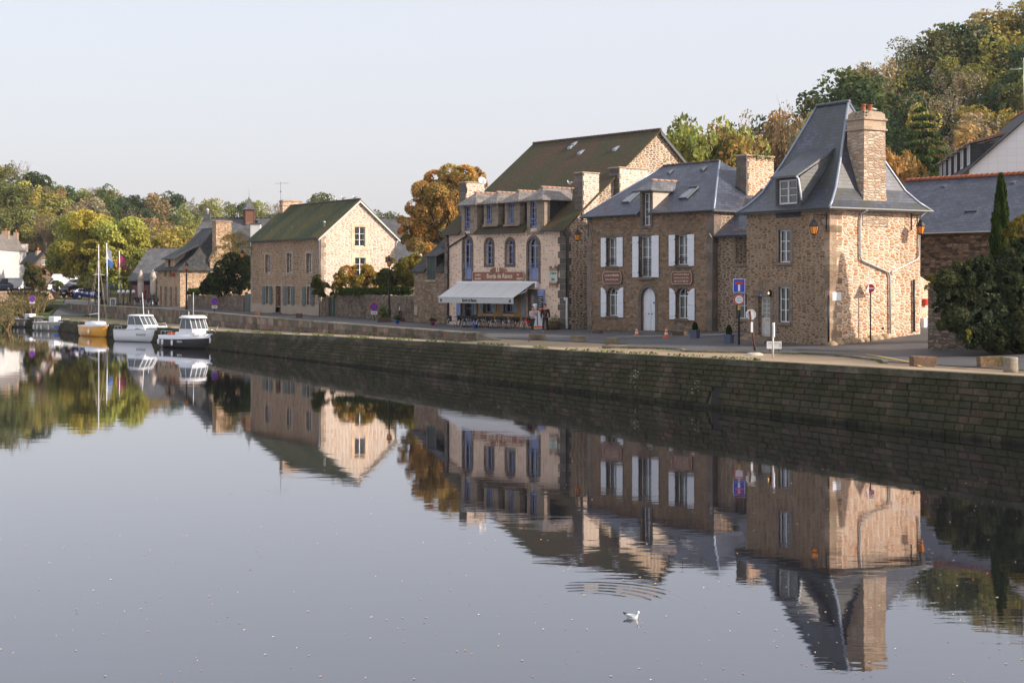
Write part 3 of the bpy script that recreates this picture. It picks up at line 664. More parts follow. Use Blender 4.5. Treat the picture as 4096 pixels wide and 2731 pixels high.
def pots(o, fr, pts, z, mat=None, h=.38, r=.12):
    for (s, d) in pts:
        mb = MB(fr.M); mb.lathe([(r*.95, 0), (r, .02), (r*.85, h*.5), (r*.82, h-.06), (r*1.05, h-.05), (r*1.05, h), (r*.7, h), (r*.7, h-.1)], (s, d, z), 12); mb.build('chimney_pot', mat or M['terra'], o)
def gutter(rt, fr, s0, s1, z, d=-.36, pipe=None, mat=None):
    mb = MB(fr.M); n = 6; r = .065
    prof = [(d+r*math.cos(math.pi+math.pi*k/n), z+r*math.sin(math.pi+math.pi*k/n)) for k in range(n+1)]; prof += [(p[0]*1+(.008 if p[0] < d else -.008), p[1]+.008) for p in prof[::-1]]
    mb.prism(prof, s0, s1, 'x'); mb.build('gutter', mat or M['zinc'], rt)
def downpipe(rt, fr, path, r=.05, mat=None, name='downpipe'):
    mb = MB(fr.M); mb.tube(path, r, 8); 
    return mb.build(name, mat or M['zinc'], rt)
def ridge(rt, fr, p0, p1, r=.11, mat=None, seg=.38):
    mb = MB(fr.M); a, b = Vector(p0), Vector(p1); n = max(1, int((b-a).length/seg))
    for k in range(n): mb.tube([a+(b-a)*(k+.02)/n, a+(b-a)*(k+.98)/n], [r, r*.86], 8)
    return mb.build('ridge_tiles', mat or M['ridge'], rt)
def roofslab(rt, fr, polys, mat, t=.12, name='roof'):
    mb = MB(fr.M)
    for p in polys: mb.slab(p, t)
    return mb.build(name, mat, rt)
def skylight(rt, fr, c, w, l, slope, name='skylight'):
    """c=(s,d,z) lower edge centre on the roof, slope=dz/dd"""
    s, d, z = c; k = math.atan(slope); cd, sd_ = math.cos(k), math.sin(k)
    def P(a, b, h): return (s+a, d+b*cd-h*sd_, z+b*sd_+h*cd)
    mb = MB(fr.M)
    def bar(a0, b0, a1, b1, h): mb.hexa([P(a0, b0, 0), P(a1, b0, 0), P(a1, b1, 0), P(a0, b1, 0), P(a0, b0, h), P(a1, b0, h), P(a1, b1, h), P(a0, b1, h)])
    bar(-w/2, 0, w/2, .08, .09); bar(-w/2, l-.08, w/2, l, .13); bar(-w/2, .08, -w/2+.06, l-.08, .09); bar(w/2-.06, .08, w/2, l-.08, .09)
    o = mb.build(name, M['zinc'], rt); g = MB(fr.M); g.q(P(-w/2+.06, .08, .06), P(w/2-.06, .08, .06), P(w/2-.06, l-.08, .06), P(-w/2+.06, l-.08, .06)); g.build('pane', M['skyglass'], o)
def d_(): 
    d = Nd('skylight_glass'); return d.fin((0.10, 0.12, 0.15), 0.22, spec=1.0, Coat_Weight=0.6)
M['skyglass'] = d_(); M['brass'] = plain('brass', (0.55, 0.3, 0.08), 0.35, 0.8)
M['panep'] = plain('curtained_pane', (0.30, 0.31, 0.29), 0.1, spec=.8)
def text(fr_or_M, s, body, x, z, size, mat, d=-.04, align='CENTER', ext=.006, name='lettering', parent=None, rtm=None, sx=1.0, font=None):
    cu = bpy.data.curves.new('t', 'FONT'); cu.body = body; cu.size = size; cu.extrude = ext; cu.align_x = align; cu.align_y = 'CENTER'; cu.resolution_u = 2; cu.offset = size*0.012
    to = bpy.data.objects.new('t', cu); me0 = bpy.data.meshes.new_from_object(to); bpy.data.objects.remove(to)
    Mx = fr_or_M.M if isinstance(fr_or_M, Fr) else fr_or_M; mb = MB(Mx)
    ids = [mb.P((x+v.co.x*sx, d-v.co.z, z+v.co.y)) for v in me0.vertices]
    for p in me0.polygons: mb.idx([ids[i] for i in p.vertices])
    bpy.data.meshes.remove(me0); bpy.data.curves.remove(cu)
    return mb.build(name, mat, parent)
def r4(x0, y0, x1, y1): return (2300+x0/1.845, 550+y0/1.845, 2300+x1/1.845, 550+y1/1.845)
def r2(x0, y0, x1, y1): return (950+x0/2.614, 750+y0/2.614, 950+x1/2.614, 750+y1/2.614)
def rc(x0, y0, x1, y1): return (1600+x0/1.96, 600+y0/1.96, 1600+x1/1.96, 600+y1/1.96)
def rt_(x0, y0, x1, y1): return (2800+x0/1.425, 350+y0/1.425, 2800+x1/1.425, 350+y1/1.425)

# ================= tower house =================
def tower():
    A, Cc = (12.30, 74.5), (15.48, 69.3); fr = Fr(A, Cc); L = fr.L; u, n = fr.u, fr.n
    g = Fr(Cc, (Cc[0]+n.x*6.27, Cc[1]+n.y*6.27)); rt = root('tower_house', 'square stone tower house with steep slate roof and huge side chimney at the corner', 'house', (*A, 0))
    W = 6.27; E = 6.84
    s2 = 'gran_mid'
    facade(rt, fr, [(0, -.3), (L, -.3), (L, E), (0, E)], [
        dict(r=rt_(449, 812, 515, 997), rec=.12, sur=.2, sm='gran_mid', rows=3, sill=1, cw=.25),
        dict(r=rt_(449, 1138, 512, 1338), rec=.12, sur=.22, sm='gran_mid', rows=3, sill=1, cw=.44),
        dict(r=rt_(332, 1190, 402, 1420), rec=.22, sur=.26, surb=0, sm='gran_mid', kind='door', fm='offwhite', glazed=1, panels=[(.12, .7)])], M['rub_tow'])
    z0 = .1
    facade(rt, g, [(0, -.3), (W, .2), (W, E), (0, E)], [], M['rub_tow_lit'], 'side_wall')
    back = Fr(g.xy(W, 0), fr.xy(0, W)); facade(rt, Fr(g.xy(W, 0), (A[0]+n.x*W, A[1]+n.y*W)), [(0, -.3), (L, -.3), (L, E), (0, E)], [], M['rub_tow'], 'back_wall')
    facade(rt, Fr((A[0]+n.x*W, A[1]+n.y*W), A), [(0, -.3), (W, -.3), (W, E), (0, E)], [], M['rub_tow'], 'party_wall')
    quoins(rt, fr, L, -.1, E-.05, -1, (.3, .52), .33, both=(.45, .8), cols=[(0.34, .25, .17), (0.28, .2, .14), (0.4, .3, .21)])
    # relieving arch of thin stones over the door
    s0, zz = fr.sz(2800+358/1.425, 350+1160/1.425); mb = MB(fr.M); r = random.Random(2)
    for k in range(11):
        t = math.radians(50+8*k); a = .55; b = 1.0; c = (s0, zz-.42); dt = math.radians(3.2)
        P = [(c[0]+q*math.cos(t+e), c[1]+q*math.sin(t+e)) for q, e in ((a, -dt), (b, -dt), (b, dt), (a, dt))]; mb.prism(P, -.015, .05, c=rgbvar((0.3, .22, .15), .2, r))
    mb.build('relieving_arch', M['stonecol'], rt)
    mb = MB(fr.M); x0 = fr.sz(2800+305/1.425, 1170)[0]; x1 = fr.sz(2800+420/1.425, 1170)[0]; zl = fr.sz(3050, 350+1190/1.425)[1]; mb.box(x0, -.07, zl+.0, x1, .08, zl+.32, b=.02); li = mb.build('lintel', M['gran_mid'], rt)
    xs, zs = fr.sz(2800+366/1.425, 350+1420/1.425); mb = MB(fr.M); mb.box(xs-.75, -.5, zs-.35, xs+.75, .1, zs-.01, b=.02); mb.box(xs-1.0, -.85, zs-.4, xs+.95, -.5, zs-.15, b=.02); mb.build('doorstep', M['gran_mid'], rt)
    # number plate
    sx_, zn = fr.sz(2800+354/1.425, 350+1184/1.425); mb = MB(fr.M); mb.box(sx_-.07, -.085, zn-.07, sx_+.07, -.072, zn+.07); np_ = mb.build('number_plate', M['signblue'], rt); text(fr, 0, '13', sx_, zn, .11, M['white'], -.088, parent=np_, ext=.002)
    # roof, rings of the flared hip
    fs = [0, .15, .32, .58, 1.0]; zz = [E+.0, 7.24, 7.86, 9.45, 12.4]; o = .4; hl = 1.15
    c0 = (L/2, W/2)
    def cor(i, sx, sy):
        f = fs[i]; return (c0[0]+sx*((L/2+o)*(1-f)+hl*f), c0[1]+sy*((W/2+o)*(1-f)), zz[i])
    mb = MB(fr.M)
    for i in range(4):
        N = 3
        for (a, b) in (((-1, -1), (1, -1)), ((1, -1), (1, 1)), ((1, 1), (-1, 1)), ((-1, 1), (-1, -1))):
            mb.q(cor(i, *a), cor(i, *b), cor(i+1, *b), cor(i+1, *a))
    mb.q(*[(p[0], p[1], p[2]-.1) for p in (cor(0, -1, -1), cor(0, -1, 1), cor(0, 1, 1), cor(0, 1, -1))])
    for (a, b) in (((-1, -1), (1, -1)), ((1, -1), (1, 1)), ((1, 1), (-1, 1)), ((-1, 1), (-1, -1))):
        p, q = cor(0, *a), cor(0, *b); mb.q((p[0], p[1], p[2]-.1), (q[0], q[1], q[2]-.1), q, p)
    mb.build('roof', M['sl_tow'], rt)
    mb = MB(fr.M)
    for sx in (-1, 1):
        for sy in (-1, 1):
            mb.tube([Vector(cor(i, sx, sy))+Vector((0, 0, .02)) for i in range(5)], .07, 6)
    mb.build('hip_flashing', M['zincl2'], rt)
    ridge(rt, fr, (c0[0]-hl-.05, c0[1], 12.45), (c0[0]+hl+.1, c0[1], 12.45), .1, M['zinc'])
    gutter(rt, fr, -.4, L+.42, E+.02, -.44); gutter(rt, g, -.4, W+.42, E+.02, -.46, mat=M['zincl'])
    # chimney flush with the side wall
    t0 = g.sz(3453, 900)[0]; t1 = g.sz(3544, 900)[0]
    mb = MB(g.M); b0, b1 = t0-.05, t1+.12
    mb.loft([[(a, b, z) for a, b in ((x0, -.03), (x1, -.03), (x1, y1), (x0, y1))] for x0, x1, y1, z in ((b0, b1, 1.6, 6.0), (b0, b1, 1.6, 7.0), (t0+.0, t1-.02, 1.35, 7.5), (t0+.02, t1-.05, 1.2, 9), (t0+.03, t1-.08, 1.12, 10.9))], sm=False)
    ch = mb.build('chimney', M['rub_chim'], rt)
    a, b = t0+.03, t1-.08; mb = MB(g.M)
    mb.box(a-.10, -.12, 10.78, b+.10, 1.2, 10.88, b=.02); mb.box(a-.02, -.05, 10.88, b+.02, 1.14, 11.28); mb.box(a-.10, -.13, 11.28, b+.1, 1.22, 11.40, b=.03)
    mb.loft([[(x, y, z) for x, y in ((a+i, -.04+i), (b-i, -.04+i), (b-i, 1.1-i), (a+i, 1.1-i))] for z, i in ((11.4, 0), (11.62, .02), (11.76, .16))], sm=False); mb.build('chimney_cornice', M['gran_chim'], ch)
    pots(ch, g, [(a+.35, .35), (a+.85, .4)], 11.74, h=.36)
    mb = MB(g.M); mb.lathe([(.02, 0), (.02, .12), (.26, .14), (.28, .18), (.1, .25)], (b-.3, .6, 11.74), 12); mb.build('chimney_cowl', M['zincl'], ch)
    r = random.Random(8); v = MB(g.M)
    for k in range(90): x, y, z = r.uniform(a-.1, a+.5), r.uniform(-.1, .8), r.uniform(11.38, 11.68); leaf_quad(v, (x, y, z), .06, r)
    v.build('moss_tuft', M['fol'], ch)['kind'] = 'stuff'
    # dormer on the river slope
    x0, zt = fr.sz(2800+428/1.425, 350+505/1.425, -.02); x1 = fr.sz(2800+578/1.425, 800, -.02)[0]; zb = E-.1; zt = fr.sz(3150, 350+515/1.425)[1]
    wx0, wz1 = fr.sz(2800+450/1.425, 350+530/1.425); wx1, wz0 = fr.sz(2800+556/1.425, 350+662/1.425)
    facade(rt, fr, [(x0+.05, E-.35), (x1-.08, E-.35), (x1-.08, zt), (x0+.05, zt)], [dict(o=(wx0, wz0, wx1, wz1), rec=.03, rows=3, t=.09, cur=0, fm='offwhite')], M['dslate'], 'dormer_front', d=-.03)
    mb = MB(fr.M)
    for x in (x0+.05, x1-.08): mb.box(x-.03, -.02, E-.2, x+.03, 2.2, zt-.02)
    mb.hexa([(x0, -.35, zt-.02), (x1+.05, -.35, zt-.02), (x1+.45, 2.3, zt+1.55), (x0+.25, 2.3, zt+1.55), (x0, -.35, zt+.06), (x1+.05, -.35, zt+.06), (x1+.45, 2.3, zt+1.75), (x0+.25, 2.3, zt+1.75)])
    mb.hexa([(x1-.05, -.1, E+.1), (x1+.0, -.1, E+.1), (x1+.0, 2.2, E+.1), (x1-.05, 2.2, E+.1), (x1-.05, -.1, zt), (x1+.0, -.1, zt), (x1+.42, 2.2, zt+1.5), (x1-.05, 2.2, zt+1.5)])
    mb.build('dormer_roof', M['sl_tow'], rt)
    downpipe(rt, fr, [(x1+.02, -.38, zt), (x1+.1, -.3, zt-.12), (x1+.12, -.2, wz0+.6), (x1+.12, -.12, wz0+.15)], .045, M['white'])
    # drainpipes on the sunlit wall
    def gp(x, y, d=-.09): s, z = g.sz(2800+x/1.425, 350+y/1.425); return (s, d, z)
    downpipe(rt, g, [gp(915, 700, -.45), gp(912, 718), gp(906, 760), gp(906, 965), gp(915, 985), gp(1065, 1052), gp(1075, 1075), gp(1077, 1400)], .05, M['zincl'])
    downpipe(rt, g, [gp(1258, 705, -.45), gp(1245, 740), gp(1242, 960), gp(1228, 982), gp(1090, 1050), gp(1080, 1062)], .045, M['zincl'])
    downpipe(rt, fr, [(L+.0, -.08, 2.6), (L-.0, -.08, 0)], .045, M['iron'])
    downpipe(rt, g, [gp(1212, 1095), gp(1213, 1392)], .055, M['iron'])
    mb = MB(g.M); s, _, z = gp(778, 1190); mb.box(s-.3, -.04, z-.22, s+.3, .0, z+.2, b=.02); mb.build('wall_plaque', M['white'], rt)
    mb = MB(g.M); s, _, z = gp(1042, 1372); mb.box(s-.06, -.05, z-.06, s+.06, 0, z+.06, b=.02); mb.build('wall_tap', M['iron'], rt)
    mb = MB(fr.M); mb.loft([[(x, y, z) for x, y in ((.0, -h), (1.0, -h*.9), (1.2, 0.02), (0, .02))] for z, h in ((-.2, .75), (.25, .6), (.5, .12))], sm=False); mb.build('corner_buttress', M['rub_tow'], rt)
    # foot of the wall is irregular bedrock
    mb = MB(g.M); r = random.Random(4)
    for k in range(9): s = .1+k*.45; zg = zland(*g.xy(s, -.3)); mb.loft([[(s+math.cos(t)*q*.3, -.05+math.sin(t)*q*.28, z) for t in [i*math.pi/3 for i in range(6)]] for z, q in ((zg-.2, 1.1), (zg+.12, 1), (zg+r.uniform(.2, .35), .5))], c=rgbvar((0.38, .28, .18), .2, r))
    mb.build('footing_stones', M['stonecol'], rt)
    return fr, g
def leaf_quad(mb, p, s, r, c=None):
    t = r.uniform(0, 6.28); e = r.uniform(-1, 1); a = Vector((math.cos(t), math.sin(t), e*.6)).normalized(); b = a.cross(Vector((r.uniform(-1, 1), r.uniform(-1, 1), r.uniform(-1, 1)))).normalized(); P = Vector(p); s *= r.uniform(.6, 1.3)
    mb.q(P-a*s, P-b*s*.6, P+a*s, P+b*s*.6, c=c or rgbvar((1, 1, 1), .35, r))
M['zincl2'] = plain('lead_hip', (0.30, 0.34, 0.42), 0.35, 0.3)
M['dslate'] = slate('slate_hung_dark', (0.035, 0.036, 0.04), 0.3)
M['rub_chim'] = rubble('rubble_chimney_pale', [(0.52, 0.38, 0.27), (0.58, 0.46, 0.36), (0.45, 0.30, 0.20), (0.60, 0.50, 0.40)], (0.46, 0.37, 0.29), (0.42, 0.14), 0.08, 0.3)
M['gran_chim'] = granite('granite_cornice', (0.42, 0.33, 0.25), 0.5, 1.2, 1.0)
def fol(name, cols, tr=0.35, usecol=False, rough=0.7):
    d = Nd(name); a = d.n('Attribute', attribute_name='Col'); p = d.pos()
    n = d.noise(p, 0.9, 3, 0.6)
    if usecol:
        oi = d.n('ObjectInfo', _o=1); base = d.mix(d.ramp(n, [(0.35, 0.0), (0.65, 0.5)]), oi, d.mix(1.0, oi, (0.75, 1.05, 0.8), 'MULTIPLY'))
    else: base = d.ramp(n, [(0.3+0.4*i/max(1, len(cols)-1), c) for i, c in enumerate(cols)])
    c = d.mix(1.0, base, a, 'MULTIPLY')
    df = d.t.nodes.new('ShaderNodeBsdfDiffuse'); tl = d.t.nodes.new('ShaderNodeBsdfTranslucent'); gl = d.t.nodes.new('ShaderNodeMixShader'); gl.inputs[0].default_value = tr
    d.t.links.new(c, df.inputs[0]); d.t.links.new(d.mix(1.0, c, (1.25, 1.15, 0.6), 'MULTIPLY'), tl.inputs[0]); d.t.links.new(df.outputs[0], gl.inputs[1]); d.t.links.new(tl.outputs[0], gl.inputs[2]); d.t.links.new(gl.outputs[0], d.out.inputs[0]); return d.m
M['fol'] = fol('foliage_green', [(0.03, 0.05, 0.015), (0.06, 0.09, 0.02)])
TF, TG = tower()

# ================= shuttered house (brown granite) =================
def house4():
    A, B = (4.96, 93.4), (11.94, 84.1); fr = Fr(A, B); L = fr.L; n = fr.n; E = 7.62; W = 9.0
    rt = root('shuttered_house', 'brown granite townhouse with white shutters, arched white door and blue slate roof', 'house', (*A, 0))
    dx0, _ = fr.sz(2300+483/1.845, 800); dx1, _ = fr.sz(2300+572/1.845, 800); _, dzb = fr.sz(2585, 550+672/1.845); _, dzt = fr.sz(2585, 550+385/1.845)
    out = [(0, -.3), (L, -.3), (L, E), (dx1, E), (dx1, dzt), (dx0, dzt), (dx0, E), (0, E)]
    sh = lambda *a: [r4(*x) for x in a]
    com = dict(rec=.26, sur=.16, sm='gran_dark', cw=.46)
    facade(rt, fr, out, [
        dict(com, r=r4(235, 741, 311, 948), sill=1, rows=3, sh=sh((196, 741, 232, 955), (311, 737, 356, 953)), rail=.42, low=1, rn=3),
        dict(com, r=r4(474, 731, 569, 1030), rows=4, sh=sh((428, 731, 472, 1032), (570, 724, 622, 1032))),
        dict(com, r=r4(744, 720, 833, 940), sill=1, rows=3, sh=sh((697, 720, 742, 948), (834, 715, 884, 948)), rail=.42, low=1, rn=3),
        dict(com, r=r4(238, 1105, 313, 1316), sill=1, ar=1.0, tr=1, rows=2, sha=True, sh=sh((196, 1107, 234, 1323), (314, 1105, 360, 1327))),
        dict(com, r=r4(488, 1108, 592, 1424), ar=1.0, kind='door', double=1, surb=0, sur=.24, panels=[(.15, .95), (1.12, 1.95)], rec=.2),
        dict(com, r=r4(748, 1108, 833, 1336), sill=1, ar=1.0, tr=1, rows=2, sha=True, sh=sh((702, 1110, 745, 1341), (835, 1112, 887, 1348))),
        dict(com, r=r4(500, 410, 560, 650), rows=4, sur=0, rec=.2, cw=.3)], M['rub_h4'])
    mb = MB(fr.M); mb.box(dx0-.01, -.05, dzb-.02, dx1+.01, .05, dzb+.16, b=.02)
    mb.box(dx0-.02, -.04, dzb+.16, dx0+.22, .2, dzt, b=.015); mb.box(dx1-.18, -.04, dzb+.16, dx1+.02, .2, dzt, b=.015); mb.box(dx0+.22, -.04, dzt-.2, dx1-.18, .2, dzt, b=.01); mb.build('dormer_surround', M['gran_dark'], rt)
    g = Fr(B, (B[0]+n.x*W, B[1]+n.y*W)); facade(rt, g, [(0, -.3), (W, -.3), (W, E), (0, E)], [], M['rub_link'], 'side_wall')
    facade(rt, Fr(fr.xy(0, W), A), [(0, -.3), (W, -.3), (W, E), (0, E)], [], M['rub_h4'], 'party_wall')
    facade(rt, Fr(g.xy(W, 0), fr.xy(0, W)), [(0, -.3), (L, -.3), (L, E), (0, E)], [], M['rub_h4'], 'back_wall')
    quoins(rt, fr, 0, -.1, E-.06, 1, (.42, .5), .5, d=-.03, cols=[(0.19, .155, .125), (0.23, .18, .145)], name='left_corner_stones')
    quoins(rt, fr, L, -.1, E-.06, -1, (.55, .62), .55, both=(.5, .6), d=-.03, cols=[(0.19, .155, .125), (0.23, .18, .145)])
    h = 4.0; h2 = 2.45; zr_ = 10.9; o = .32; k = (zr_-E)/4.5; zo = E-o*k+.12
    P = [(-o, -o, zo), (L+o, -o, zo), (L+o, W+o, zo), (-o, W+o, zo)]; r0, r1 = (h2, 4.5, zr_), (L-h, 4.5, zr_)
    # leave the roof open where the dormer stands: split the front slope
    def onf(s, d): return (s, d, E+.12+d*k)
    de = 1.6
    fp = [[P[0], (dx0, -o, zo), onf(dx0, 2.6), r0], [onf(dx0, 2.6), onf(dx1, 2.6), (r1[0], r1[1], r1[2]), r0], [(dx1, -o, zo), P[1], r1, onf(dx1, 2.6)], [onf(dx0, .35), onf(dx1, .35), onf(dx1, 2.6), onf(dx0, 2.6)]]
    roofslab(rt, fr, fp+[[P[1], P[2], r1], [P[2], P[3], r0, r1], [P[3], P[0], r0]], M['sl_blue'])
    ridge(rt, fr, r0, r1, .1, M['ridge']); 
    mb = MB(fr.M); mb.tube([P[1], r1], .06, 6); mb.tube([P[0], r0], .05, 6); mb.build('hip_flashing', M['zincl2'], rt)
    gutter(rt, fr, -o, dx0-.02, zo-.03, -o-.07); gutter(rt, fr, dx1+.02, L+o, zo-.03, -o-.07)
    # dormer cheeks and little hipped roof
    mb = MB(fr.M); dd = 2.3
    for x in (dx0, dx1): mb.prism([(.02, E), (dd, E+dd*k), (dd, dzt), (.02, dzt)], x-.04, x+.03, 'x')
    mb.build('dormer_cheek', M['pl_white2'], rt)
    c = (dx0+dx1)/2; zr2 = dzt+.62; e = .22
    a0, a1 = (dx0-e, -.3, dzt-.04), (dx1+e, -.3, dzt-.04); bk0, bk1 = (dx0-e, 2.35, dzt-.04), (dx1+e, 2.35, dzt-.04); t0, t1 = (c, .55, zr2), (c, 3.2, zr2)
    roofslab(rt, fr, [[a0, a1, t0], [a1, bk1, t1, t0], [bk0, a0, t0, t1]], M['sl_pale'], .07, 'dormer_roof'); ridge(rt, fr, (c, .4, zr2), (c, 3.1, zr2), .09, M['ridgepink'], .5)
    # roof windows
    for (x, y, ww) in ((372, 487, .75), (795, 458, .8)):
        # lower edge on the slope: solve along the ray
        px, py = 2300+x/1.845, 550+y/1.845; best = None
        for i in range(300):
            d = i*.02; s, z = fr.sz(px, py, d)
            if z <= E+.12+d*k: best = (s, d, z); break
        skylight(rt, fr, (best[0], best[1], best[2]+.03), ww, 1.25, k)
    for (x, y) in ((685, 272), (930, 248)):
        px, py = 2300+x/1.845, 550+y/1.845
        for i in range(300):
            d = i*.02; s, z = fr.sz(px, py, d)
            if z <= E+.12+d*k: break
        mb = MB(fr.M); mb.prism([(d, z), (d-.0, z+.14), (d+.45, z+.14+.45*k-.12)], s-.15, s+.15, 'x'); mb.build('roof_vent', M['zinc'], rt)
    # iron balcony grille
    o_ = (fr.sz(2300+474/1.845, 1050)[0], fr.sz(2300+569/1.845, 1050)[0]); zb = fr.sz(2583, 550+1028/1.845)[1]; zt = fr.sz(2583, 550+902/1.845)[1]
    mb = MB(fr.M); s0, s1 = o_[0]+.02, o_[1]-.02
    for zz in (zt, zt-.16, zb+.08): mb.tube([(s0, -.02, zz), (s1, -.02, zz)], .014, 5)
    m = 5
    for i in range(m+1): x = s0+(s1-s0)*i/m; mb.tube([(x, -.02, zb+.05), (x, -.02, zt)], .010, 5)
    for i in range(m):
        x = s0+(s1-s0)*(i+.5)/m; hh = zt-.16-zb-.08
        for (cz, q) in ((zb+.08+hh*.28, .085), (zb+.08+hh*.72, .085)):
            mb.tube([(x+q*math.cos(t)*.9, -.02, cz+q*1.3*math.sin(t)) for t in [j*math.pi/5 for j in range(11)]], .008, 4, caps=False)
    mb.build('balcony_grille', M['iron'], rt)
    mb = MB(fr.M); mb.box(s0-.12, -.14, zb-.2, s1+.2, .1, zb-.02, b=.03); mb.build('balcony_sill', M['gran_dark'], rt)
    mb = MB(fr.M); s, z = fr.sz(2300+540/1.845, 550+1425/1.845); mb.box(s-.85, -.4, z-.3, s+.85, .15, z-.02, b=.02); mb.build('doorstep', M['gran_mid'], rt)
    # signs
    for (x0, y0, x1, y1, ls) in ((208, 987, 352, 1082, (('Location Meublés', .20, .17), ('Parking & Jardin privés', -.14, .12))), (713, 985, 874, 1086, (('www.location-dinan.fr', .27, .125), ('Résidence Au Fil De l\'Eau', 0.0, .115), ('06 12 17 03 31', -.27, .16)))):
        q = r4(x0, y0, x1, y1); a, z1 = fr.sz(q[0], q[1]); b, _ = fr.sz(q[2], q[1]); z0 = fr.sz((q[0]+q[2])/2, q[3])[1]; z1 = fr.sz((q[0]+q[2])/2, q[1])[1]
        po = []; wv = (b-a)
        for (cx_, cz_, sxn, szn) in ((a, z0, 1, 1), (b, z0, -1, 1), (b, z1, -1, -1), (a, z1, 1, -1)):
            pts = [(cx_+sxn*.0, cz_+szn*.22), (cx_+sxn*.07, cz_+szn*.10), (cx_+sxn*.12, cz_)]
            po += pts if sxn*szn > 0 else pts[::-1]
        # order: bottom-left, bottom-right, top-right, top-left
        bl = [(a, z0+.2), (a+.08, z0+.09), (a+.12, z0)]; br = [(b-.12, z0), (b-.08, z0+.09), (b, z0+.2)]; tr = [(b, z1-.2), (b-.08, z1-.09), (b-.12, z1)]; tl = [(a+.12, z1), (a+.08, z1-.09), (a, z1-.2)]
        po = bl+br+tr+tl; mb = MB(fr.M); mb.prism(po, -.09, -.05); sg = mb.build('wall_sign', M['copper'], rt)
        cx_, cz_ = (a+b)/2, (z0+z1)/2; pi = [(cx_+(x-cx_)*.965, cz_+(z-cz_)*.93) for x, z in po]; mb = MB(fr.M); mb.ring(pi, [(cx_+(x-cx_)*.94, cz_+(z-cz_)*.88) for x, z in po], -.095, -.088); mb.build('sign_border', M['cream'], sg)
        for (t, dz, sz_) in ls:
            wd = len(t)*sz_*.52; text(fr, 0, t, cx_, cz_+dz*(z1-z0)*.95, sz_*1.15, M['cream'], -.093, parent=sg, sx=min(1.1, (b-a)*.86/wd/1.15), ext=.003)
    # number and cable pipes
    s, z = fr.sz(2300+586/1.845, 550+1220/1.845); mb = MB(fr.M); mb.box(s-.06, -.04, z-.06, s+.06, -.026, z+.06); mb.build('number_plate', M['signblue'], rt)
    s, z = fr.sz(2300+1022/1.845, 1000); downpipe(rt, fr, [(s-.06, -.3, 6.1), (s, -.1, 5.8), (s, -.1, .1)], .045, M['zincg'])
    return fr
M['zincg'] = plain('zinc_pipe_grey', (0.28, 0.25, 0.22), 0.5, 0.2)
M['pl_white2'] = plaster('plaster_cream_dormer', (0.55, 0.47, 0.38), (0.35, 0.27, 0.2), .8)
M['sl_pale'] = slate('slate_pale_new', (0.15, 0.15, 0.16), 0.2)
M['copper'] = plain('copper_brown_sign', (0.17, 0.055, 0.035), 0.4, var=0.35, sc=3); M['cream'] = plain('cream_paint', (0.70, 0.58, 0.42), 0.6)
HF = house4()

# ================= link house =================
def link():
    A = HF.xy(HF.L, .3); fr = Fr(A, HF.xy(HF.L+6, .3)); L = fr.L; n = fr.n; W = 7.5; E = 6.12
    rt = root('link_house', 'small low stone house squeezed between the shuttered house and the tower house', 'house', (*A, 0))
    facade(rt, fr, [(0, -.3), (L, -.3), (L, E), (0, E)], [
        dict(r=rt_(205, 823, 280, 1003), rec=.15, sur=.2, sm='gran_mid', rows=3, sill=1, cw=.3),
        dict(r=rt_(208, 1170, 280, 1318), rec=.15, sur=.2, sm='gran_mid', rows=2, sill=1, cw=.3)], M['rub_link'])
    k = .72; zr_ = E+.1+3.6*k; o = .35
    roofslab(rt, fr, [[(.0, -o, E+.1-o*k), (L, -o, E+.1-o*k), (L, 3.6, zr_), (.0, 3.6, zr_)], [(.0, 3.6, zr_), (L, 3.6, zr_), (L, W, E), (.0, W, E)]], M['sl_blue'])
    facade(rt, Fr(fr.xy(L, W), fr.xy(0, W)), [(0, -.3), (L, -.3), (L, E), (0, E)], [], M['rub_link'], 'back_wall')
    facade(rt, Fr(fr.xy(L, 0), fr.xy(L, W)), [(0, -.3), (W, -.3), (W, E), (3.6, zr_-.1), (0, E)], [], M['rub_link'], 'end_wall')
    ridge(rt, fr, (.1, 3.6, zr_), (L, 3.6, zr_), .09, M['zinc'])
    gutter(rt, fr, .05, L, E+.1-o*k, -o-.06)
link()
def big_chimney():
    rt = bpy.data.objects['shuttered_house']; g = Fr(HF.xy(HF.L-1.0, 0), HF.xy(HF.L-1.0, 9))
    t0 = g.sz(2985, 690)[0]; t1 = g.sz(3095, 690)[0]; z1 = g.sz(3030, 620)[1]
    mb = MB(g.M); mb.box(t0, 0, 7.6, t1, .8, z1-.12); ch = mb.build('chimney', M['rub_tow_lit'], rt)
    mb = MB(g.M); mb.box(t0-.07, -.07, z1-.12, t1+.07, .87, z1, b=.02); mb.build('chimney_cap', M['gran_pale'], ch)
    pots(ch, g, [(t0+.5, .4), (t0+1.0, .4), (t1-.5, .4)], z1-.02, M['iron'], .08, .16)
    q = MB(g.M); z = 7.7; r = random.Random(3); kk = 0
    while z < z1-.15: q.box(t0-.02, -.02, z, t0+(.1, .22)[kk % 2], .82, min(z+.36, z1-.13), rgbvar((0.16, .135, .115), .2, r)); z += .37; kk += 1
    q.build('chimney_corner_stones', M['stonecol'], ch)
    v = MB(g.M)
    for i in range(260): leaf_quad(v, (r.uniform(t0+.1, t1+.05), r.uniform(-.12, .1), z1+r.uniform(-.28, .06)), .07, r)
    v.build('moss_tuft', M['folb'], ch)['kind'] = 'stuff'
M['folb'] = fol('foliage_bright', [(0.06, 0.10, 0.02), (0.12, 0.16, 0.03)])
big_chimney()
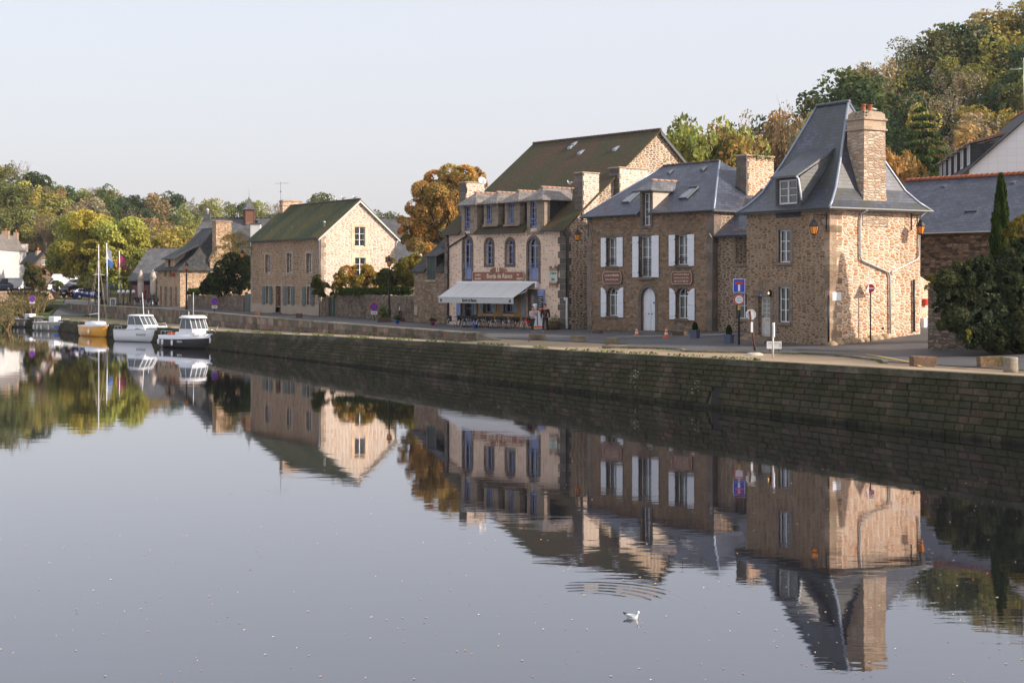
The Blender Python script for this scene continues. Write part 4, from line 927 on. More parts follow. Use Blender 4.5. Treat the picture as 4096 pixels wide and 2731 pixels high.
# ================= creperie =================
def creperie():
    A, B = (-5.01, 106.0), (3.62, 96.0); fr = Fr(A, B); L = fr.L; n = fr.n; E = 6.95; W = 18.1; k = (14.0-E)/9.05
    rt = root('creperie', 'pink plastered riverside creperie with blue windows, four dormers and a huge mossy roof', 'restaurant', (*A, 0))
    com = dict(fm='blue', sm='gran_crep', sur=.2, rec=.2, cur=0, t=.07)
    bays = {}
    facade(rt, fr, [(0, -.3), (L, -.3), (L, E), (0, E)], [
        dict(com, r=rc(499, 690, 562, 1012), ar=1.0, tr=1, rows=2, panel=.75, rail=1.15, rm='blue'),
        dict(com, r=rc(672, 705, 727, 898), ar=1.0, tr=1, rows=3, surb=1),
        dict(com, r=rc(836, 703, 890, 896), ar=1.0, tr=1, rows=3, surb=1),
        dict(com, r=rc(1006, 688, 1087, 1020), ar=1.0, tr=1, rows=2, panel=.75, rail=1.15, rm='blue'),
        dict(com, r=rc(480, 1165, 605, 1370), sur=.12, surb=0, rows=2, rec=.3, panel=.5),
        dict(com, r=rc(662, 1165, 722, 1275), sur=.1, rows=2, sm='gran_dark'),
        dict(com, r=rc(818, 1165, 885, 1275), sur=.1, rows=2, sm='gran_dark'),
        dict(com, r=rc(1022, 1120, 1090, 1385), sur=.25, surb=0, kind='door', glazed=1, rec=.35, panels=[(.12, .7)])], M['pl_pink'])
    a0 = fr.sz(*rc(612, 1230, 0, 0)[:2])[0]; a1 = fr.sz(*rc(985, 1230, 0, 0)[:2])[0]; za = fr.sz(*rc(780, 1295, 0, 0)[:2])[1]; zt = fr.sz(*rc(780, 1150, 0, 0)[:2])[1]
    b = [fr.sz(*rc(x, 1200, 0, 0)[:2])[0] for x in (655, 728, 812, 890)]
    mb = MB(fr.M)
    for (x, y, z0, z1) in ((a0, b[0]-.05, .0, zt+.6), (b[1]+.05, b[2]-.05, .0, zt+.6), (b[3]+.05, a1, .0, zt+.6), (b[0]-.05, b[1]+.05, .0, .85), (b[2]-.05, b[3]+.05, .0, .85)): mb.box(x, -.03, z0, y, .05, z1)
    mb.build('ochre_shopfront', M['pl_ochre'], rt)
    # grey-blue shutters with diagonal brace under the awning
    for (x0, x1, y0, y1, m) in ((448, 482, 1165, 1305, 'blue'), (585, 608, 1180, 1290, 'shut'), (630, 657, 1170, 1265, 'shut'), (724, 760, 1170, 1270, 'shut'), (795, 818, 1170, 1265, 'shut'), (888, 930, 1170, 1275, 'shut'), (955, 990, 1120, 1300, 'shut'), (1086, 1139, 1090, 1280, 'blue')):
        q = rc(x0, y0, x1, y1); s0, z1 = fr.sz(q[0], q[1]); s1, z0 = fr.sz(q[2], q[3]); z0 = max(z0, .15)
        mb = MB(fr.M); mb.box(s0, -.10, z0, s1, -.05, z1, b=.005)
        for f in (.12, .88): mb.box(s0+.02, -.12, z0+(z1-z0)*f-.05, s1-.02, -.095, z0+(z1-z0)*f+.05)
        w = .06; zz0, zz1 = z0+(z1-z0)*.14, z0+(z1-z0)*.86; mb.prism([(s0+.03, zz0), (s0+.03+w, zz0), (s1-.03, zz1), (s1-.03-w, zz1)], -.12, -.10)
        sh = mb.build('shutter', M[m], rt)
        if x0 > 1080:
            mm = MB(fr.M); mm.box(s0+.06, -.15, z0+.05, s1-.08, -.121, z1-.5, b=.01); bd = mm.build('menu_board', M['black'], sh)
            for i in range(12): 
                t = MB(fr.M); zz = z1-.62-i*.14; t.box(s0+.14, -.156, zz, s0+.14+random.Random(i).uniform(.3, .5), -.151, zz+.035); t.build('chalk_line', M['white'], bd)
    # walls
    g = Fr(B, (B[0]+n.x*W, B[1]+n.y*W)); hw = W/2
    facade(rt, g, [(0, -.3), (W, -.3), (W, E), (hw, 14.0), (0, E)], [], M['rub_crep'], 'gable_wall')
    facade(rt, Fr(fr.xy(0, W), A), [(0, -.3), (W, -.3), (W, E), (hw, 14.0), (0, E)], [], M['rub_crep'], 'far_gable_wall')
    facade(rt, Fr(g.xy(W, 0), fr.xy(0, W)), [(0, -.3), (L, -.3), (L, E), (0, E)], [], M['rub_crep'], 'back_wall')
    # upper gable is limewashed paler
    gc = [(0.155, .135, .115), (0.19, .155, .125), (0.13, .115, .10)]
    quoins(rt, fr, 0, -.1, E-.1, 1, (.32, .5), .42, d=-.03, cols=gc, name='left_corner_stones'); quoins(rt, fr, L, -.1, E-.1, -1, (.55, .75), .45, both=(.3, .5), d=-.03, cols=gc)
    # roof
    o = .38; T = .12
    def onr(s, d): return (s, d, E+T+d*k)
    lo = onr(0, -o)[2]
    dorm = []
    for (x0, x1, yt, yb, xw0, xw1, yw0, yw1) in ((484, 606, 425, 668, 508, 552, 440, 655), (659, 770, 412, 600, 678, 718, 430, 580), (823, 938, 402, 596, 852, 885, 415, 575), (998, 1132, 385, 665, 1022, 1073, 400, 640)):
        s0 = fr.sz(*rc(x0, 500, 0, 0)[:2])[0]; s1 = fr.sz(*rc(x1, 500, 0, 0)[:2])[0]; zt = fr.sz(*rc((x0+x1)/2, yt, 0, 0)[:2])[1]; zb = fr.sz(*rc((x0+x1)/2, yb, 0, 0)[:2])[1]
        w = (fr.sz(*rc(xw0, 500, 0, 0)[:2])[0], fr.sz(*rc((xw0+xw1)/2, yw1, 0, 0)[:2])[1], fr.sz(*rc(xw1, 500, 0, 0)[:2])[0], fr.sz(*rc((xw0+xw1)/2, yw0, 0, 0)[:2])[1])
        dorm.append((s0, s1, zb, zt, w))
    mb = MB(fr.M); D1 = [d for d in dorm if d[2] < E]
    cuts = [0-.25]+[x for d in D1 for x in (d[0], d[1])]+[L+.28]
    for i in range(0, len(cuts), 2): mb.slab([(cuts[i], -o, lo), (cuts[i+1], -o, lo), onr(cuts[i+1], .6), onr(cuts[i], .6)], T)
    mb.slab([onr(-.25, .6), onr(L+.28, .6), onr(L+.28, hw), onr(-.25, hw)], T)
    mb.slab([onr(-.25, hw), onr(L+.28, hw), (L+.28, W+o, E+T-o*k), (-.25, W+o, E+T-o*k)], T)
    mb.build('roof', M['sl_big'], rt); ridge(rt, fr, (-.25, hw, 14.15), (L+.28, hw, 14.15), .11, M['ridge'])
    mb = MB(g.M)
    for (p, q) in (((hw, 14.02), (W+o, E-o*k+.0)),): mb.prism([(p[0], p[1]), (q[0], q[1]), (q[0], q[1]-.22), (p[0], p[1]-.22)], -.30, -.24)
    mb.build('verge_board', M['zinc'], rt)
    for i, (s0, s1, zb, zt, w) in enumerate(dorm):
        full = zb < E; f0 = fr
        facade(rt, fr, [(s0, zb), (s1, zb), (s1, zt), (s0, zt)], [dict(o=w, rec=.14, fm='blue', rows=4, t=.06, cur=0, rail=(w[3]-w[1])*(.42 if full else .2), rm='blue', rn=3, panel=.4 if full else 0)], M['gran_crep2'], 'dormer_front', d=(-.03 if full else .04))
        mb = MB(fr.M); dd = (zt-E-T)/k
        for x in (s0, s1-.3):
            mb.prism([(.05, E-.2), (max(.5, dd), E+max(.5, dd)*k), (dd, zt), (.05, zt)], x, x+.3, 'x')
        mb.build('dormer_cheek', M['dslate'] , rt)
        mb = MB(fr.M); mb.box(s1-.3, -.02, (E+.1 if full else zb+.1), s1+.012, .5, zt-.03); mb.box(s0-.012, -.02, (E+.1 if full else zb+.1), s0+.3, .5, zt-.03); mb.build('dormer_jamb', M['gran_crep2'], rt)
        if not full:
            mb = MB(fr.M); mb.box(s0-.08, -.12, zb-.02, s1+.0, .1, zb+.14, b=.02); mb.build('window_sill', M['gran_crep2'], rt)
        c = (s0+s1)/2; e = .24; zr2 = zt+.78*(s1-s0)/1.6; x0, x1 = s0-e, s1+e
        dr = (zr2-E-T)/k; de = (zt-E-T)/k
        a, b, cc, d2 = (x0, -.35, zt-.05), (x1, -.35, zt-.05), (x1, de, zt-.05), (x0, de, zt-.05); t0, t1 = (c, .65, zr2), (c, dr+.2, zr2)
        roofslab(rt, fr, [[a, b, t0], [b, cc, t1, t0], [d2, a, t0, t1]], M['sl_pink'], .07, 'dormer_roof'); ridge(rt, fr, (c, .5, zr2), t1, .09, M['ridgepink'], .42)
    # chimneys
    def ch(s0, px0, px1, ytop, th, zb, fl=0):
        gg = Fr(fr.xy(s0, 0), fr.xy(s0, W)); t0 = gg.sz(px0, 750)[0]; t1 = gg.sz(px1, 750)[0]; z1 = gg.sz((px0+px1)/2, ytop)[1]
        mb = MB(gg.M); mb.box(t0, 0, zb, t1, th, z1-.12); c = mb.build('chimney', M['rub_gab'], rt)
        mb = MB(gg.M); mb.box(t0-.06, -.06, z1-.12, t1+.06, th+.06, z1-.02, b=.02); mb.build('chimney_cap', M['gran_pale'], c)
        q = MB(gg.M); z = zb; r = random.Random(int(px0)); kk = 0
        while z < z1-.15: q.box(t0-.02, -.015, z, t0+(.06, .14)[kk % 2], th+.02, min(z+.32, z1-.13), rgbvar((0.17, .145, .125), .25, r)); z += .33; kk += 1
        q.build('chimney_corner_stones', M['stonecol'], c); return c
    ch(L+.12, 2330, 2396, 688, .75, 7.5); ch(L+.5, 2476, 2590, 670, .95, 3.5); ch(.75, 1862, 1937, 727, .7, 7.6)
    gutter(rt, fr, -.2, dorm[0][0]-.02, lo-.04, -o-.07); gutter(rt, fr, dorm[0][1]+.02, dorm[3][0]-.02, lo-.04, -o-.07); gutter(rt, fr, dorm[3][1]+.02, L+.25, lo-.04, -o-.07)
    def fp(x, y, d=-.09): s, z = fr.sz(*rc(x, y, 0, 0)[:2]); return (s, d, z)
    downpipe(rt, fr, [fp(545, 652, -.4), fp(530, 672), fp(400, 755), fp(385, 775), fp(384, 1360)], .055, M['iron'])
    downpipe(rt, fr, [fp(335, 642, -.4), fp(350, 655, -.12), fp(378, 675), fp(384, 700), fp(384, 760)], .05, M['iron'])
    downpipe(rt, fr, [(L+.1, -.4, lo-.05), (L-.02, -.1, lo-.35), (L+.2, -.1, lo-.6), (L+.2, -.1, .2)], .055, M['iron'])
    s, z = fr.sz(*rc(1300, 1160, 0, 0)[:2]); mb = MB(fr.M); mb.box(L+.22, -.22, 0.1, L+.36, -.1, fr.sz(2263, 600+1155/1.96)[1], b=.02); mb.build('cable_conduit', M['offwhite'], rt)
    zc = fr.sz(2263, 600+1165/1.96)[1]; mb = MB(fr.M); mb.box(L+.0, -.2, zc-.12, L+.18, -.1, zc+.08, b=.02); mb.build('meter_box', M['offwhite'], rt)
    # satellite dish on the left chimney
    s, z = fr.sz(1943, 727, 2.4); mb = MB(fr.M); mb.lathe([(.02, 0), (.25, .03), (.46, .12), (.46, .14), (.25, .05), (.02, .02)], (0, 0, 0), 16)
    Rm = Matrix.Translation((s, 2.0, z)) @ Matrix.Rotation(math.radians(62), 4, 'Y') @ Matrix.Rotation(.3, 4, 'X') @ Matrix.Diagonal((.75, .75, 1, 1))
    mm = MB(fr.M @ Rm); mm.lathe([(.02, 0), (.25, .03), (.42, .12), (.42, .14), (.25, .05), (.02, .02)], (0, 0, 0), 16); mm.tube([(.42, 0, .1), (.1, 0, .45)], .012, 5); dsh = mm.build('satellite_dish', M['galv'], rt)
    mm = MB(fr.M); mm.tube([(s, 2.0, z), (s+.35, 2.1, z-.35), (s+.35, 2.1, z-.9)], .02, 6); mm.build('dish_bracket', M['zinc'], dsh)
    # roof vents
    for (px, py) in ((2275, 598), (2290, 585), (2315, 620), (2455, 605)):
        for i in range(500):
            d = i*.02; s, z = fr.sz(px, py, d)
            if z <= E+T+d*k: break
        mb = MB(fr.M); mb.prism([(d, z), (d, z+.16), (d+.5, z+.16+.5*k-.14)], s-.17, s+.17, 'x'); mb.build('roof_vent', M['zincl2'], rt)
    # sign board over the awning
    q = rc(578, 955, 985, 1028); s0, _ = fr.sz(q[0], 1100); s1, _ = fr.sz(q[2], 1100); z0 = fr.sz((q[0]+q[2])/2, q[3])[1]; z1 = fr.sz((q[0]+q[2])/2, q[1])[1]
    c0 = fr.sz(*rc(715, 930, 0, 0)[:2])[0]; c1 = fr.sz(*rc(838, 930, 0, 0)[:2])[0]; zt = fr.sz(*rc(777, 918, 0, 0)[:2])[1]; cm = (c0+c1)/2; hh = (c1-c0)/2
    po = [(s0, z0), (s1-.18, z0), (s1-.10, z0+.12), (s1, z0+.22), (s1, z1-.22), (s1-.1, z1-.12), (s1-.18, z1), (c1, z1)]+[(cm+hh*math.cos(math.pi*i/12), z1+(zt-z1)*math.sin(math.pi*i/12)**.6) for i in range(1, 12)]+[(c0, z1), (s0, z1)]
    mb = MB(fr.M); mb.prism(po, -.12, -.06); sg = mb.build('shop_sign', M['signwood'], rt)
    cx_, cz_ = (s0+s1)/2, (z0+z1)/2; tr = [(s0, z0), (s1-.18, z0), (s1, z0+.2), (s1, z1-.2), (s1-.18, z1), (s0, z1)]
    mb = MB(fr.M); mb.tube([(x, -.125, z) for x, z in po+[po[0]]], .022, 4); mb.build('sign_border', M['cream'], sg)
    H = z1-z0; Wd = s1-s0
    text(fr, 0, 'Bords de Rance', s0+Wd*.53, cz_+.02, H*.72, M['cream'], -.125, parent=sg, sx=Wd*.54/(14*H*.72*.5), ext=.01)
    for (t, fx, dz) in (('location', .11, .22), ('de vélos', .11, -.24), ('bar', .885, .22), ('crêperie', .91, -.24)):
        text(fr, 0, t, s0+Wd*fx, cz_+H*dz*.9, H*.36, M['cream'], -.125, parent=sg, sx=.8, ext=.01)
    for dx in (-.11, .11):
        mb = MB(fr.M); mb.prism([(cm+dx-.09, z1+.0), (cm+dx+.09, z1+.0), (cm+dx+.05, z1+.12), (cm+dx+.07, z1+.28), (cm+dx, z1+.40), (cm+dx-.07, z1+.28), (cm+dx-.05, z1+.12)], -.135, -.12); mb.build('figure_emblem', M['cream'], sg)
    # hanging vertical panel at the right
    q = rc(1178, 910, 1242, 1072); s0, _ = fr.sz(q[0], 1100); s1, _ = fr.sz(q[2], 1100); zz = [fr.sz((q[0]+q[2])/2, 600+y/1.96)[1] for y in (910, 948, 1033, 1072)]
    mb = MB(fr.M); mb.box(s0, -.09, zz[3], s1, -.05, zz[0]); pn = mb.build('wall_panel_sign', M['signwood'], rt)
    mb = MB(fr.M); mb.box(s0+.0, -.098, zz[2], s1-.0, -.091, zz[1]); mb.build('panel_centre', M['sage'], pn); c = (s0+s1)/2; w = s1-s0
    for (t, z, sz_, m) in (('Crêperie', (zz[1]+zz[2])/2+.22, .27, 'dark'), ('Bar', (zz[1]+zz[2])/2-.2, .27, 'dark'), ('Location', (zz[2]+zz[3])/2+.14, .22, 'cream'), ('de vélos', (zz[2]+zz[3])/2-.13, .22, 'cream'), ('Bords de Rance', zz[1]+.1, .14, 'cream')):
        text(fr, 0, t, c, z, sz_, M[m], -.101, parent=pn, sx=w*.9/(len(t)*sz_*.52) if len(t) > 4 else 1, ext=.002)
    for dx in (-.06, .06):
        mb = MB(fr.M); mb.prism([(c+dx-.05, zz[1]+.2), (c+dx+.05, zz[1]+.2), (c+dx+.04, zz[1]+.4), (c+dx, zz[1]+.48), (c+dx-.04, zz[1]+.4)], -.10, -.091); mb.build('figure_emblem', M['cream'], pn)
    # awning
    aw = root('awning', 'pale grey retractable awning over the creperie terrace', 'awning', fr.pt(4, -.1, 3))
    xl, zt = fr.sz(*rc(465, 1045, 0, 0)[:2]); xr, _ = fr.sz(*rc(1060, 1045, 0, 0)[:2]); zt = fr.sz(*rc(760, 1040, 0, 0)[:2])[1]
    dep = -2.0; fl, zf = fr.sz(*rc(303, 1140, 0, 0)[:2], dep); fr_, zf2 = fr.sz(*rc(890, 1165, 0, 0)[:2], dep); zf = (zf+zf2)/2
    ca, cb = max(xl, .5), xr; fa, fb = fl, fr_; fa, fb = (ca+fa)/2*.0+fa, fb
    mb = MB(fr.M); N = 5
    for i in range(N):
        t0, t1 = i/N, (i+1)/N; mb.q((fa+(fb-fa)*t0, dep, zf), (fa+(fb-fa)*t1-.012, dep, zf), (ca+(cb-ca)*t1-.012, -.12, zt), (ca+(cb-ca)*t0, -.12, zt)); mb.q((ca+(cb-ca)*t0, -.12, zt-.02), (ca+(cb-ca)*t1-.012, -.12, zt-.02), (fa+(fb-fa)*t1-.012, dep, zf-.02), (fa+(fb-fa)*t0, dep, zf-.02))
        if i: mb.tube([(fa+(fb-fa)*t0, dep, zf+.005), (ca+(cb-ca)*t0, -.12, zt+.005)], .012, 4)
    mb.build('awning_canopy', M['awning'], aw)
    mb = MB(fr.M); N = 40
    for i in range(N):
        t0, t1 = i/N, (i+1)/N; w0 = .02*math.sin(i*1.9); w1 = .02*math.sin((i+1)*1.9); mb.q((fa+(fb-fa)*t0, dep-.02+w0, zf-.44), (fa+(fb-fa)*t1, dep-.02+w1, zf-.44), (fa+(fb-fa)*t1, dep-.01, zf-.03), (fa+(fb-fa)*t0, dep-.01, zf-.03), sm=True)
    vl = mb.build('awning_valance', M['awning2'], aw); text(fr, 0, 'Bords de Rance', fa+(fb-fa)*.43, zf-.24, .33, M['dark'], dep-.05, parent=vl, sx=.75, ext=.004)
    for tx in (.04, .96):
        for dx in (-.05, .05):
            x = fa+(fb-fa)*tx+dx; mb = MB(fr.M); mb.prism([(x-.04, zf-.34), (x+.04, zf-.34), (x+.03, zf-.2), (x, zf-.14), (x-.03, zf-.2)], dep-.055, dep-.045); mb.build('figure_emblem', M['dark'], vl)
    mb = MB(fr.M); mb.box(fa-.02, dep-.05, zf-.05, fb+.02, dep+.03, zf+.03, b=.02); mb.build('front_bar', M['white'], aw)
    mb = MB(fr.M); mb.box(ca-.1, -.2, zt-.05, cb+.3, -.03, zt+.1, b=.03); mb.prism([(-.3, zt-.35), (-.05, zt-.35), (-.03, zt+.05), (-.25, zt+.05)], cb+.3, cb+.42, 'x'); mb.build('awning_housing', M['white'], aw)
    for s in (ca+.6, cb-.4):
        mb = MB(fr.M); mb.tube([(s, -.15, zt-.15), (s+.5, -1.0, (zt+zf)/2-.12), (s-.2, dep, zf-.06)], .03, 6); mb.build('folding_arm', M['white'], aw)
    return fr
M['gran_crep2'] = granite('granite_dormer_blocks', (0.27, 0.22, 0.175), .6, .55, .34)
M['shut'] = plain('grey_blue_shutter', (0.27, 0.33, 0.36), 0.6); M['awning'] = plain('awning_canvas', (0.62, 0.60, 0.58), 0.85, var=.05); M['awning2'] = plain('awning_valance_canvas', (0.50, 0.49, 0.47), 0.85, var=.05)
M['signwood'] = plain('varnished_sign_wood', (0.25, 0.085, 0.045), 0.45, var=.35, sc=2.5); M['sage'] = plain('pale_green_panel', (0.50, 0.55, 0.47), 0.6)
CF = creperie()

# ================= annex left of the creperie =================
def annex():
    B = CF.xy(-.02, .35); A = CF.xy(-4.4, .45); fr = Fr(A, B); L = fr.L; E = fr.sz(1650, 1075)[1]; W = 5.5
    rt = root('annex', 'low tan stone annex with a dark green shuttered dormer against the creperie', 'outbuilding', (*A, 0))
    q = rc(213, 830, 278, 1018); w = (fr.sz(q[0], 1050)[0], fr.sz((q[0]+q[2])/2, q[3])[1], fr.sz(q[2], 1050)[0], fr.sz((q[0]+q[2])/2, q[1])[1])
    out = [(0, -.3), (L, -.3), (L, E+.05), (w[2]+.1, E+.05), (w[2]+.1, w[3]+.02), (w[0]-.1, w[3]+.02), (w[0]-.1, E), (0, E)]
    facade(rt, fr, out, [dict(o=(w[0], w[1], w[2], w[3]-.03), kind='void', sur=0, sill=1, sm='gran_pale')], M['rub_ann'])
    mb = MB(fr.M); mb.box(w[0], .03, w[1], (w[0]+w[2])/2-.01, .08, w[3]-.03, b=.005); mb.build('shutter', M['dgreen'], rt); mb = MB(fr.M); mb.box((w[0]+w[2])/2+.01, .03, w[1], w[2], .08, w[3]-.03, b=.005); mb.build('shutter', M['dgreen'], rt)
    g = Fr(fr.xy(0, W), A); zr_ = E+3.0; facade(rt, g, [(0, -.3), (W, -.3), (W, E), (0, E+2)], [], M['rub_ann'], 'side_wall')
    k = 1.05; roofslab(rt, fr, [[(-.25, -.25, E-.2), (w[0]-.1, -.25, E-.2), (w[0]-.1, .4, E+.1+.4*k), (w[0]+1.2, 3.2, E+.1+3.2*k), (1.6, 3.2, E+.1+3.2*k)], [(w[2]+.1, -.25, E-.2), (L, -.25, E-.2), (L, 3.2, E+.1+3.2*k), (w[2]-.2, 3.2, E+.1+3.2*k), (w[2]+.1, .4, E+.1+.4*k)], [(w[0]-.1, .4, E+.1+.4*k), (w[2]+.1, .4, E+.1+.4*k), (w[2]+.1, 3.2, E+.1+3.2*k), (w[0]-.1, 3.2, E+.1+3.2*k)], [(-.25, 5.5, E), (-.25, -.25, E-.2), (1.6, 3.2, E+.1+3.2*k)]], M['sl_old'])
    zt = w[3]; roofslab(rt, fr, [[(w[0]-.35, -.2, zt), (w[2]+.5, -.2, zt), (w[2]+.4, 2.2, zt+.9), (w[0]-.1, 2.2, zt+.9)]], M['sl_old'], .08, 'dormer_roof')
    mb = MB(fr.M)
    for x in (w[0]-.1, w[2]+.04): mb.prism([(.03, E-.1), (1.6, E+1.5), (1.6, zt+.6), (.03, zt)], x, x+.06, 'x')
    mb.build('dormer_cheek', M['dslate'], rt)
    q = fr.sz(*rc(132, 1290, 0, 0)[:2]); mb = MB(fr.M); mb.box(q[0]-.22, -.12, q[1]-.05, q[0]+.22, 0, q[1]+.75, b=.02); mb.build('meter_box', M['gran_pale'], rt)
    mb = MB(fr.M); mb.lathe([(.02, 0), (.2, .03), (.28, .1), (.28, .12)], (0, 0, 0), 12); return fr
AF = annex()

# ================= house with pebbled facade =================
def house2():
    A, B = (-25.1, 136.7), (-16.8, 125.0); fr = Fr(A, B); L = fr.L; n = fr.n; E = 7.30; W = 7.66; zr_ = 10.5; k = (zr_-E)/(W/2)
    rt = root('pebbled_house', 'two storey house of pebbled stonework with green mossy roof and sunlit gable', 'house', (*A, 0))
    com = dict(rec=.24, sur=.22, sm='gran_pale', cw=.5, rows=4)
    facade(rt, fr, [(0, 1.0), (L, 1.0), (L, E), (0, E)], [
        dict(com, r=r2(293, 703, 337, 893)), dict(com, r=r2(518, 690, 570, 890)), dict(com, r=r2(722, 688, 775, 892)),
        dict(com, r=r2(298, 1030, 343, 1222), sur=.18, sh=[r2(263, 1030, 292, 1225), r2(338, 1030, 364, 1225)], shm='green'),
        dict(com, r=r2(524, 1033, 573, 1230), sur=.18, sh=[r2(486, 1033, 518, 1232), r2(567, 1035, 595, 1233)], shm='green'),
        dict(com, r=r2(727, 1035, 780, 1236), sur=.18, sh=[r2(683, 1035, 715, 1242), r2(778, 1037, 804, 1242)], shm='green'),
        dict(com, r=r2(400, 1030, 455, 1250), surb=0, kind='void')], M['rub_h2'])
    s0 = fr.sz(*r2(400, 1200, 0, 0)[:2])[0]; s1 = fr.sz(*r2(455, 1200, 0, 0)[:2])[0]
    facade(rt, fr, [(0, -.4), (s0, -.4), (s0, 1.2), (0, 1.2)], [], M['pl_plinth'], 'plinth', d=-.03); facade(rt, fr, [(s1, -.4), (L, -.4), (L, 1.2), (s1, 1.2)], [], M['pl_plinth'], 'plinth', d=-.03)
    mb = MB(fr.M); mb.box(s0, .3, 0, s1, .38, 3.5); mb.ring([(s0+.1, .3), (s1-.1, .3), (s1-.1, 2.0), (s0+.1, 2.0)], [(s0+.18, .38), (s1-.18, .38), (s1-.18, 1.92), (s0+.18, 1.92)], .26, .31); d = mb.build('door', M['wood'], rt)
    mb = MB(fr.M); mb.box(s0+.12, .22, 1.0, s0+.2, .29, 1.08); mb.build('door_handle', M['brass'], d)
    mb = MB(fr.M); mb.box(s0-.35, -.55, -.3, s1+.35, .1, .22, b=.03); mb.box(s0-.1, -.3, .2, s1+.1, .25, .42, b=.03); mb.build('doorstep', M['gran_dark'], rt)
    g = Fr(B, fr.xy(L, W)); hw = W/2
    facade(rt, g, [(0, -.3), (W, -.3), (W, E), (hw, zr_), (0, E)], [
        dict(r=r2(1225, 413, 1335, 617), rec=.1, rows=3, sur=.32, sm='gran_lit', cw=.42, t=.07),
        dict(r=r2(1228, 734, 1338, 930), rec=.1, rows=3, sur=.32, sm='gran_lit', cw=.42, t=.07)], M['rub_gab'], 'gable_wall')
    facade(rt, Fr(fr.xy(0, W), A), [(0, -.3), (W, -.3), (W, E), (hw, zr_), (0, E)], [], M['rub_h2'], 'far_gable_wall')
    facade(rt, Fr(g.xy(W, 0), fr.xy(0, W)), [(0, -.3), (L, -.3), (L, E), (0, E)], [], M['rub_h2'], 'back_wall')
    quoins(rt, fr, L, -.1, E-.05, -1, (.3, .5), .4, both=(.3, .5), d=-.02, cols=[(0.40, .32, .25), (0.36, .28, .22)]); quoins(rt, fr, 0, -.1, E-.05, 1, (.3, .5), .4, cols=[(0.34, .27, .21)], name='left_corner_stones')
    o = .32; T = .12
    roofslab(rt, fr, [[(-.35, -o, E+T-o*k), (L+.22, -o, E+T-o*k), (L+.22, hw, zr_+T), (-.35, hw, zr_+T)], [(-.35, hw, zr_+T), (L+.22, hw, zr_+T), (L+.22, W+o, E+T-o*k), (-.35, W+o, E+T-o*k)]], M['sl_moss'])
    ridge(rt, fr, (-.35, hw, zr_+.14), (L+.22, hw, zr_+.14), .10, M['ridge']); gutter(rt, fr, -.35, L+.2, E+.06-o*k, -o-.06)
    mb = MB(g.M); mb.prism([(hw, zr_+.02), (W+o, E-o*k), (W+o, E-o*k-.16), (hw, zr_-.16)], -.26, -.2); mb.build('verge_board', M['offwhite'], rt)
    mb = MB(g.M); mb.prism([(hw, zr_+.02), (-o, E-o*k), (-o, E-o*k-.16), (hw, zr_-.16)], -.26, -.2); mb.build('verge_board', M['offwhite'], rt)
    downpipe(rt, fr, [(L-.05, -o-.05, E-.2), (L-.1, -.1, E-.5), (L-.1, -.1, 0)], .05, M['zincl2']); downpipe(rt, g, [(W+.1, -.2, E-.3), (W-.05, -.08, E-.6), (W-.05, -.08, 2)], .05, M['zincl'])
    gg = Fr(fr.xy(.1, 0), fr.xy(.1, W)); t0 = gg.sz(1118, 830)[0]; t1 = gg.sz(1195, 830)[0]; z1 = gg.sz(1150, 803)[1]
    c = chimney(rt, gg, t0, t1, -.7, 0, E+1, z1, M['rub_tow_lit'], .16, M['gran_pale'])
    mb = MB(gg.M); mb.box(t0-.05, -.75, z1-.55, t1+.05, .05, z1-.47); mb.build('chimney_band', M['gran_pale'], c)
    an = MB(gg.M); x = t0-.05; an.tube([(x, -.35, z1-1.8), (x, -.35, z1+1.8)], .018, 5); an.tube([(x-.6, -.35, z1+1.6), (x+.9, -.35, z1+1.7)], .012, 4)
    for i in range(6): an.tube([(x-.5+i*.25, -.6, z1+1.6+i*.015), (x-.5+i*.25, -.1, z1+1.6+i*.015)], .008, 4)
    an.box(x-.05, -.4, z1+.75, x+.05, -.3, z1+.9); an.build('tv_antenna', M['zinc'], c)
    for i in range(300):
        d = i*.01; s, z = fr.sz(950+908/2.614, 750+410/2.614, d)
        if z <= E+T+d*k: break
    mb = MB(fr.M); mb.lathe([(.09, -.1), (.09, .35), (.13, .36), (.13, .45), (.05, .5)], (s, d, z), 8); mb.build('flue_pipe', M['zincl'], rt)
    return fr, g
M['gran_lit'] = granite('granite_sunlit_window', (0.66, 0.50, 0.37), .85, .6, .42)  # lighter granite for the lit gable, sunlight put into the colour
H2, H2g = house2()

